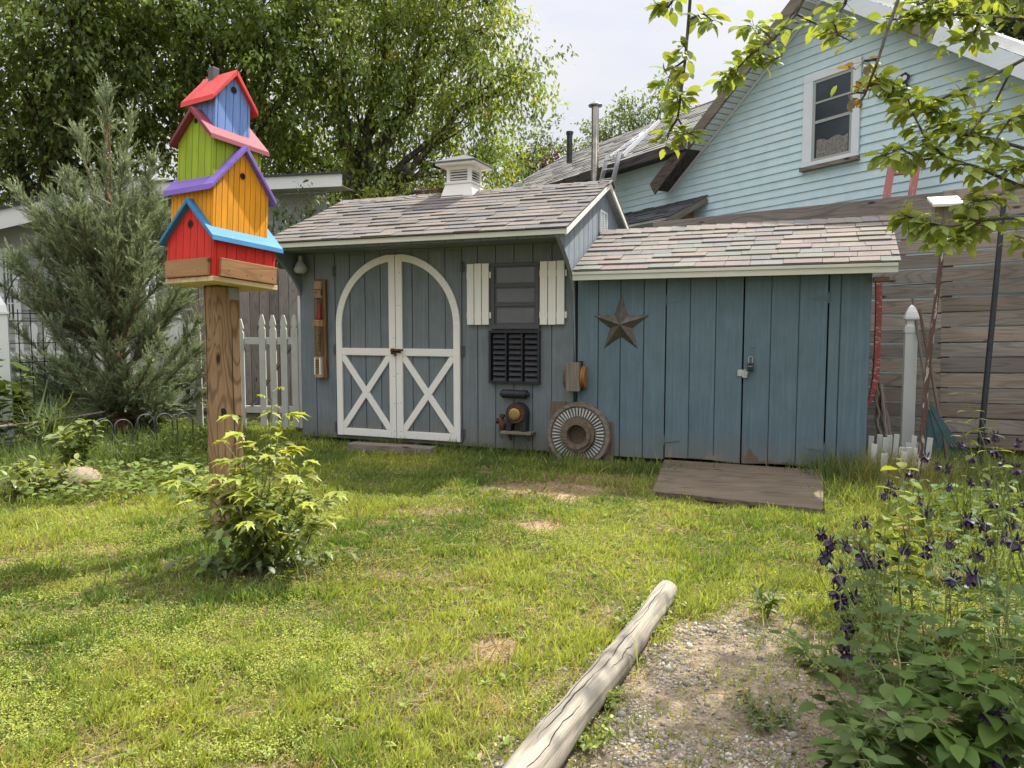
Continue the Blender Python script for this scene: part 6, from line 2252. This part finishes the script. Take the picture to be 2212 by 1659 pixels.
# ------------------------------------------------------------------ apple tree overhanging at the right
tb = np.array([2.5, 2.75, 0])
app = thing('apple_tree', 'apple tree at the right with leafy twigs hanging across the top corner', 'tree', tb)
mb = MB(); cl = Cloud()
fork = np.array([2.35, 2.7, 1.75])
mb.tube([tb, tb + np.array([-.05, 0, .9]), fork, fork + np.array([-.35, .1, .75]), np.array([1.2, 2.7, 3.0]), np.array([.45, 2.65, 3.05])], [.09, .08, .07, .05, .032, .012], 12, jitter=.15)
mb.tube([fork, np.array([2.2, 2.75, 2.2]), np.array([2.0, 2.75, 2.5])], [.05, .04, .03], 10)
def q_(pts, Y): return np.array([at(px, py, Y + .05 * math.sin(i * 1.7)) for i, (px, py) in enumerate(pts)])
LIMB1 = np.array([.45, 2.65, 3.05]); LIMB2 = np.array([1.2, 2.7, 3.0]); LIMB3 = np.array([2.0, 2.75, 2.5])
twigs = [
    ([(1495, -60), (1488, 40), (1480, 130), (1470, 210), (1464, 255), (1482, 285), (1498, 292)], 2.6, 26, LIMB1, 1),
    ([(1470, -20), (1440, 20), (1415, 5)], 2.6, 8, LIMB1, 1),
    ([(1488, 40), (1520, 30), (1540, 45)], 2.6, 8, None, 1),
    ([(1480, 130), (1452, 150), (1440, 185)], 2.6, 7, None, 1),
    ([(1464, 255), (1445, 285), (1440, 310)], 2.6, 6, None, 1),
    ([(1760, -50), (1720, 30), (1670, 85), (1620, 120), (1590, 150), (1565, 175)], 2.7, 24, LIMB2, 1),
    ([(1720, 30), (1760, 50), (1800, 70), (1840, 90)], 2.7, 12, None, 1),
    ([(1670, 85), (1640, 60), (1615, 55)], 2.7, 8, None, 1),
    ([(1640, 110), (1650, 140), (1690, 120)], 2.7, 8, None, 1),
    ([(1840, -50), (1825, 10), (1800, 45), (1810, 75)], 2.65, 9, LIMB2, 1),
    ([(1965, -60), (1940, 0), (1915, 70), (1893, 140), (1868, 205), (1850, 232)], 2.4, 0, LIMB2, 2),
    ([(1893, 128), (1865, 132), (1848, 150)], 2.4, 3, None, 2),
    ([(1868, 200), (1850, 200), (1832, 205)], 2.4, 3, None, 2),
    ([(2280, 90), (2190, 140), (2110, 180), (2030, 215), (1960, 205), (1905, 180), (1890, 165)], 2.6, 34, LIMB3, 1),
    ([(2190, 140), (2150, 220), (2110, 270), (2090, 290)], 2.55, 12, None, 1),
    ([(2060, 205), (2010, 235), (1985, 225)], 2.6, 10, None, 1),
    ([(2280, 60), (2200, 40), (2120, 35), (2040, 30), (1970, 45), (1915, 40)], 2.7, 34, LIMB3, 1),
    ([(2280, 0), (2180, -10), (2080, 0), (1980, 10)], 2.7, 22, LIMB3, 1),
    ([(2120, 35), (2100, 80), (2060, 95)], 2.65, 12, None, 1),
    ([(2290, 420), (2200, 400), (2120, 365), (2040, 340), (1995, 290), (1970, 240), (1962, 215)], 2.5, 34, fork, 1),
    ([(2040, 340), (1990, 345), (1945, 320), (1915, 335)], 2.5, 16, None, 1),
    ([(2200, 400), (2140, 430), (2080, 440)], 2.45, 14, None, 1),
    ([(2290, 330), (2210, 320), (2140, 300), (2080, 290), (2040, 260), (2020, 235)], 2.6, 30, fork, 1),
    ([(2290, 470), (2210, 470), (2120, 475), (2050, 490), (1990, 480), (1950, 462)], 2.45, 36, fork, 1),
    ([(2120, 475), (2080, 510), (2030, 525)], 2.45, 16, None, 1),
    ([(2290, 540), (2230, 520), (2195, 510)], 2.4, 8, fork, 1),
    ([(2290, 250), (2230, 240), (2180, 260), (2130, 330)], 2.5, 20, fork, 1),
    ([(2290, 380), (2220, 350), (2170, 370)], 2.5, 18, fork, 1),
]
for pts, Y, nl, root, kind in twigs:
    p = q_(pts, Y)
    if root is not None: p = np.vstack([np.array(root)[None], p])
    mb.tube(p, [(.0065 if root is not None else .0036) * (1 - .72 * u) + .001 for u in np.linspace(0, 1, len(p))], 6, jitter=.2)
    if nl:
        s = np.linspace(0, 1, len(p))
        lo = .35 if root is not None else .15
        nn = int(nl * 3.4)
        nodes = np.sort(RNG.uniform(lo, 1, max(2, nn // 3)))
        nodes[-1] = 1
        u = np.repeat(nodes, 3)
        P = np.stack([np.interp(u, s, p[:, k]) for k in range(3)], 1)
        n = len(u)
        D = rnd(n) * np.array([1, 1, .6]) + np.array([0, 0, -.15]) + np.array([-.25, -.15, 0])
        ok = np.linalg.norm(D, axis=1) > .2
        P, D = P[ok], D[ok]; n = len(P)
        D /= np.linalg.norm(D, axis=1, keepdims=True)
        pet = P + D * RNG.uniform(.012, .03, (n, 1))
        for a_, b_ in zip(P, pet): mb.tube([a_, b_], .0009, 4)
        colr = (.30, .37, .085) if kind == 1 else (.17, .125, .05)
        L = RNG.uniform(.036, .066, n) * (1 if kind == 1 else .9)
        cl.inst(LEAF9, pet, D + np.array([0, 0, -.25]), np.tile([0, 0, 1.], (n, 1)) + rnd(n) * .6, L, L * RNG.uniform(.48, .62, n), jit(colr, n, .3))
# unseen part of the crown, placed to cast shade on gravel and near plants
n = 3600
P = np.array([2.78, 3.95, 3.38]) + RNG.normal(0, 1, (n, 3)) * np.array([.30, .34, .22])
cl.inst(LEAF9, P, rnd(n) + np.array([0, 0, -.3]), np.tile([0, 0, 1.], (n, 1)) + rnd(n) * .6, RNG.uniform(.05, .08, n), RNG.uniform(.025, .04, n), jit((.20, .26, .06), n, .3))
for i in range(14): mb.tube(curve(fork + np.array([0, 0, .3]), P[i], (0, 0, .1), 6, .02), [.022 * (1 - .8 * u) for u in np.linspace(0, 1, 6)], 5)
mb.build('branch', M['twig'], app, smooth=True)
cl.build('foliage', M['leaf'], app)

# ------------------------------------------------------------------ columbines
def petal_mesh():
    c = Cloud()
    n = 5
    a = np.arange(n) * 2 * math.pi / n
    o = np.stack([np.cos(a), np.sin(a), np.zeros(n)], 1)
    z = np.zeros((n, 3))
    dk = (.034, .014, .056)
    c.inst(LEAF9, z + o * .003 + np.array([0, 0, -.004]), o * .9 + np.array([0, 0, -.75]), o + np.array([0, 0, .8]), .028, .019, jit(dk, n, .3))            # sepals flaring
    a2 = a + .6; o2 = np.stack([np.cos(a2), np.sin(a2), np.zeros(n)], 1)
    c.inst(LEAF9, z + o2 * .006 + np.array([0, 0, -.003]), o2 * .25 + np.array([0, 0, -1]), o2, .024, .013, jit((.036, .016, .052), n, .3))                  # inner cup
    c.inst(LEAF9, z + o2 * .004 + np.array([0, 0, -.016]), o2 * .5 + np.array([0, 0, -1]), o2, .016, .010, jit((.045, .022, .06), n, .3))
    c.inst(NEEDLE, z + o2 * .007, o2 * .55 + np.array([0, 0, 1]), np.cross(o2, (0, 0, 1)), .022, .006, jit(dk, n, .2))                                        # spurs
    c.inst(NEEDLE, z + o2 * .007, o2 * .55 + np.array([0, 0, 1]), o2, .022, .006, jit(dk, n, .2))
    m_ = 8; r = rnd(m_) * .25
    c.inst(NEEDLE, np.zeros((m_, 3)) + np.array([0, 0, -.01]), r + np.array([0, 0, -1]), rnd(m_), .026, .0015, jit((.45, .36, .10), m_, .2))
    return c
flower_src = None
def flower(parent, p, tilt, size):
    global flower_src
    if flower_src is None:
        flower_src = petal_mesh().build('flower', M['petal'], parent)
        o = flower_src
    else:
        o = flower_src.copy(); COL.objects.link(o)
        o.parent = parent
        o.matrix_parent_inverse = Matrix.Translation(-parent.location)
    o.location = Vector(p)
    o.rotation_euler = (tilt[0], tilt[1], random.uniform(0, 6))
    o.scale = (size, size, size)
    return o


def columbine(label, px, py, heads, nleaf=48, pods=4):
    b = gnd(px, py)
    t = thing('columbine', label, 'flower plant', b, 'purple columbines in the right bed')
    mb = MB(); cl = Cloud()
    for k, (hx, hy, Y) in enumerate(heads):
        p = at(hx, hy, Y)
        c = curve(b + np.array([random.uniform(-.06, .06), random.uniform(-.06, .06), 0]), p + np.array([random.uniform(-.02, .02), 0, .028]), (random.uniform(-.03, .03), .02, .02), 10, .003)
        c = np.vstack([c, (p + np.array([0, 0, .006]))[None]])
        mb.tube(c, [.0026 * (1 - .55 * u) for u in np.linspace(0, 1, 11)], 5)
        flower(t, p, (random.uniform(-.7, .7), random.uniform(-.7, .7)), random.uniform(1.0, 1.5))
        # side stalk with bud or pod
        if k % 2 == 0:
            q = c[6] + np.array([random.uniform(-.08, .08), random.uniform(-.05, .05), random.uniform(.06, .16)])
            mb.tube([c[5], (c[5] + q) / 2 + np.array([0, 0, .01]), q], .0015, 4)
            n = 5
            a = np.arange(n) * 1.257
            o = np.stack([np.cos(a), np.sin(a), np.zeros(n)], 1)
            cl.inst(LEAF4, np.tile(q, (n, 1)) + o * .003, o * .22 + np.array([0, 0, 1.]), o, RNG.uniform(.02, .032, n), .006, jit((.23, .22, .075), n, .2))
        m_ = 3
        u = RNG.integers(2, 8, m_)
        cl.inst(LEAF9, c[u], rnd(m_) + np.array([0, 0, .1]), np.tile([0, 0, 1.], (m_, 1)) + rnd(m_) * .4, RNG.uniform(.02, .045, m_), RNG.uniform(.012, .022, m_), jit((.15, .20, .06), m_, .3))
    # basal ferny leaves
    n = nleaf
    a = RNG.uniform(0, 6.28, n); r = RNG.uniform(.02, .17, n)
    P = b + np.stack([np.cos(a) * r, np.sin(a) * r, RNG.uniform(.06, .32, n)], 1)
    for i in range(0, n, 3): mb.tube([b, (b + P[i]) / 2 + np.array([0, 0, .03]), P[i]], .0014, 4)
    cl.inst(LOBED, P, np.stack([np.cos(a), np.sin(a), RNG.uniform(-.3, .3, n)], 1) + rnd(n) * .5, np.tile([0, 0, 1.], (n, 1)) + rnd(n) * .4, RNG.uniform(.03, .055, n), RNG.uniform(.03, .05, n), jit((.115, .17, .055), n, .3))
    mb.build('stem', M['stem'], t)
    cl.build('foliage', M['leaf_soft'], t)
columbine('columbine nearest the stakes with two big dark blooms', 2040, 1250, [(2022, 1005, 3.7), (2048, 1010, 3.7), (1990, 1080, 3.75), (2005, 1105, 3.7)])
columbine('columbine with paired blooms at the right picture edge', 2150, 1240, [(2155, 975, 3.7), (2170, 1000, 3.7), (2195, 1010, 3.6), (2140, 1085, 3.6), (2188, 1098, 3.6)])
columbine('columbine leaning left over the lawn edge', 1880, 1290, [(1775, 1150, 3.4), (1915, 1065, 3.5), (1922, 1045, 3.5), (1850, 1130, 3.4), (1868, 1125, 3.4)])
columbine('columbine in front of the ramp corner with five hanging blooms', 1900, 1360, [(1798, 1170, 3.1), (1826, 1175, 3.1), (1856, 1192, 3.0), (1782, 1200, 3.1), (1790, 1190, 3.1)])
columbine('columbine with a tight bunch of blooms over the grass', 1930, 1420, [(1868, 1210, 2.9), (1888, 1218, 2.9), (1905, 1205, 2.9), (1880, 1228, 2.85), (1958, 1185, 2.9)])
columbine('columbine with two blooms hanging over the gravel edge', 1880, 1500, [(1810, 1240, 2.65), (1805, 1275, 2.6), (1828, 1288, 2.6), (1843, 1283, 2.6), (1815, 1295, 2.6)])
columbine('columbine whose dark blooms droop beside the gravel', 1930, 1560, [(1832, 1345, 2.45), (1832, 1385, 2.4), (1890, 1410, 2.3), (1826, 1410, 2.4)])
columbine('columbine in the middle of the bed with scattered blooms', 2040, 1400, [(2000, 1190, 3.0), (2008, 1175, 3.0), (2052, 1170, 3.0), (2065, 1215, 2.9), (2070, 1260, 2.8)])
columbine('tall columbine near the right edge with single blooms', 2160, 1400, [(2110, 1195, 2.9), (2130, 1165, 2.9), (2120, 1130, 3.0), (2090, 1120, 3.0), (2185, 1130, 2.9)])
columbine('columbine at the right edge behind the broad leaves', 2190, 1500, [(2170, 1160, 2.7), (2060, 1250, 2.6), (2100, 1240, 2.6), (2200, 1170, 2.6)])
columbine('nearest columbine with large purple bloom in the lower right corner', 2230, 1740, [(2140, 1540, 1.75), (2165, 1555, 1.75), (2080, 1500, 1.9), (2160, 1640, 1.7)], 50)

columbine('tall thin columbine in front of the rake with seed pods', 2080, 1165, [(2075, 960, 4.1), (2100, 985, 4.1), (2125, 945, 4.1), (2050, 1050, 4.0), (2095, 1040, 4.1)], 70)
columbine('tall columbine by the dark pole at the right picture edge', 2170, 1160, [(2150, 940, 4.1), (2200, 955, 4.1), (2180, 1050, 4.0), (2205, 1085, 4.0), (2135, 1035, 4.1)], 70)
columbine('columbine with seed pods beside the leaning pole', 1990, 1150, [(1965, 1020, 4.2), (2000, 985, 4.2), (1935, 1060, 4.2)], 70)
# broad-leaved plant in the near right corner
def broad(label, px, py, tips_, ll, col, lw=(.5, .68)):
    b = gnd(px, py)
    t = thing('broad_leaved_plant', label, 'plant', b, 'leafy plants in the near right bed')
    mb = MB(); cl = Cloud()
    for hx, hy, Y in tips_:
        e = at(hx, hy, Y)
        c = curve(b + np.array([random.uniform(-.05, .05), random.uniform(-.05, .05), 0]), e, (0, 0, .05), 9, .004)
        mb.tube(c, [.0042 * (1 - .65 * u) for u in np.linspace(0, 1, 9)], 6)
        for k in np.linspace(2.0, 8, 9):
            p = np.array([np.interp(k, np.arange(9), c[:, q]) for q in range(3)])
            a = random.uniform(0, 6.28)
            D = np.array([[math.cos(a), math.sin(a), .05], [-math.cos(a), -math.sin(a), .05]]) + rnd(2) * .25
            pp = p + D * .02
            for q in pp: mb.tube([p, q], .0014, 4)
            L = RNG.uniform(*ll, 2) * (1.1 - .05 * k)
            cl.inst(LEAF9, pp, D + np.array([0, 0, -.2]), np.tile([0, 0, 1.], (2, 1)) + rnd(2) * .35, L, L * RNG.uniform(*lw, 2), jit(col, 2, .3))
    mb.build('stem', M['stem'], t)
    cl.build('foliage', M['leaf_soft'], t)
DKL = (.085, .14, .03)
broad('dark broad-leaved plant crowding the lower right corner', 2110, 1700, [(2080, 1380, 1.95), (2150, 1330, 2.0), (2030, 1420, 1.9), (2190, 1400, 1.85), (1960, 1480, 1.9), (2120, 1480, 1.75), (2010, 1560, 1.75), (2190, 1520, 1.7), (2060, 1600, 1.7), (1940, 1600, 1.8)], (.065, .12), DKL)
broad('arching leafy plant with two leaves reaching over the gravel', 1960, 1690, [(1700, 1372, 2.15), (1775, 1520, 2.05), (1880, 1420, 2.1), (1940, 1350, 2.2), (1850, 1560, 1.95), (1900, 1640, 1.85), (1800, 1620, 1.9)], (.055, .095), (.10, .155, .04))
broad('leafy plant standing among the columbine stems', 2020, 1500, [(1990, 1320, 2.5), (1960, 1400, 2.4), (2150, 1290, 2.45), (2000, 1460, 2.3)], (.06, .11), (.105, .155, .045))
broad('upright stem with yellow-green heart leaves before the store corner', 1960, 1350, [(1945, 990, 3.3), (1935, 1060, 3.3), (1925, 1110, 3.2)], (.07, .11), (.22, .26, .045), (.7, .85))
broad('pale vine sprig rising in front of the plank fence', 2260, 1380, [(2082, 850, 3.0), (2070, 912, 3.0), (2120, 905, 3.0), (2200, 1180, 2.7)], (.05, .075), (.22, .26, .07), (.35, .5))
broad('leafy weed at the bottom picture edge right of the gravel', 1860, 1760, [(1830, 1560, 1.8), (1900, 1520, 1.85), (1790, 1640, 1.8), (1950, 1560, 1.8), (1880, 1650, 1.7)], (.05, .085), (.11, .155, .05))
# ================================================================== light, sky, camera
SUN_AZ, SUN_EL = math.radians(44), math.radians(52)
sun_dir = Vector((math.sin(SUN_AZ) * math.cos(SUN_EL), math.cos(SUN_AZ) * math.cos(SUN_EL), math.sin(SUN_EL)))
ld = bpy.data.lights.new('sun', 'SUN')
ld.energy = 4.3
ld.angle = math.radians(.6)
ld.color = (1, .95, .86)
lo_ = bpy.data.objects.new('sun', ld)
COL.objects.link(lo_)
lo_.location = sun_dir * 60
lo_.rotation_euler = (-sun_dir).to_track_quat('-Z', 'Y').to_euler()

wd = bpy.data.worlds.new('World')
scene.world = wd
wd.use_nodes = True
nt = wd.node_tree
nt.nodes.clear()
out = nt.nodes.new('ShaderNodeOutputWorld')
sky = nt.nodes.new('ShaderNodeTexSky')
sky.sky_type = 'NISHITA'
sky.sun_disc = False
sky.sun_elevation = SUN_EL
sky.sun_rotation = SUN_AZ
v = coords(nt, 'Generated', (1, 1, 2.2))
cl1 = noise(nt, v, 2.2, 6, .55, .3)
thin = ramp(nt, cl1, [(.30, .78), (.62, .97)])
cloudc = ramp(nt, cl1, [(.35, (6.6, 6.6, 7.3)), (.7, (9.2, 9.2, 9.4))])
# colour ramps clip at one: scale the cloud colour up afterwards
cloudc = mix(nt, 1.0, ramp(nt, cl1, [(.34, (.78, .78, .90)), (.60, (.97, .96, .99))]), (10, 10, 10), 'MULTIPLY')
# an overcast veil is brighter overhead than near the horizon
sx = N(nt, 'SeparateXYZ')
nt.links.new(N(nt, 'TexCoord').outputs['Generated'], sx.inputs[0])
over = ramp(nt, sx.outputs[2], [(0, .18), (.55, .27), (1, 1.0)])
cloudc = mix(nt, 1.0, mix(nt, 1.0, cloudc, over, 'MULTIPLY'), (1.7, 1.7, 1.7), 'MULTIPLY')
bg = N(nt, 'Background', Strength=.108)
nt.links.new(mix(nt, thin, sky.outputs[0], cloudc), bg.inputs['Color'])
nt.links.new(bg.outputs[0], out.inputs[0])

cam = bpy.data.cameras.new('camera')
cam.sensor_width = 36
cam.lens = 36 * FPX / 2212
cam.clip_start = .05
cam.clip_end = 1000
cam.dof.use_dof = True
cam.dof.focus_distance = 6.0
cam.dof.aperture_fstop = 14.0
co = bpy.data.objects.new('camera', cam)
COL.objects.link(co)
co.location = (0, 0, CAM_H)
co.rotation_euler = (math.pi / 2 - PITCH, 0, 0)
scene.camera = co

scene.view_settings.view_transform = 'Standard'
scene.view_settings.look = 'None'
scene.view_settings.exposure = 1.12
scene.view_settings.gamma = 1
cy = scene.cycles
cy.use_denoising = True
try: cy.denoiser = 'OPENIMAGEDENOISE'
except Exception: pass
cy.max_bounces = 6
cy.diffuse_bounces = 3
cy.glossy_bounces = 2
cy.transmission_bounces = 4
cy.transparent_max_bounces = 4
cy.caustics_reflective = False
cy.caustics_refractive = False
cy.use_adaptive_sampling = True
cy.adaptive_threshold = .015
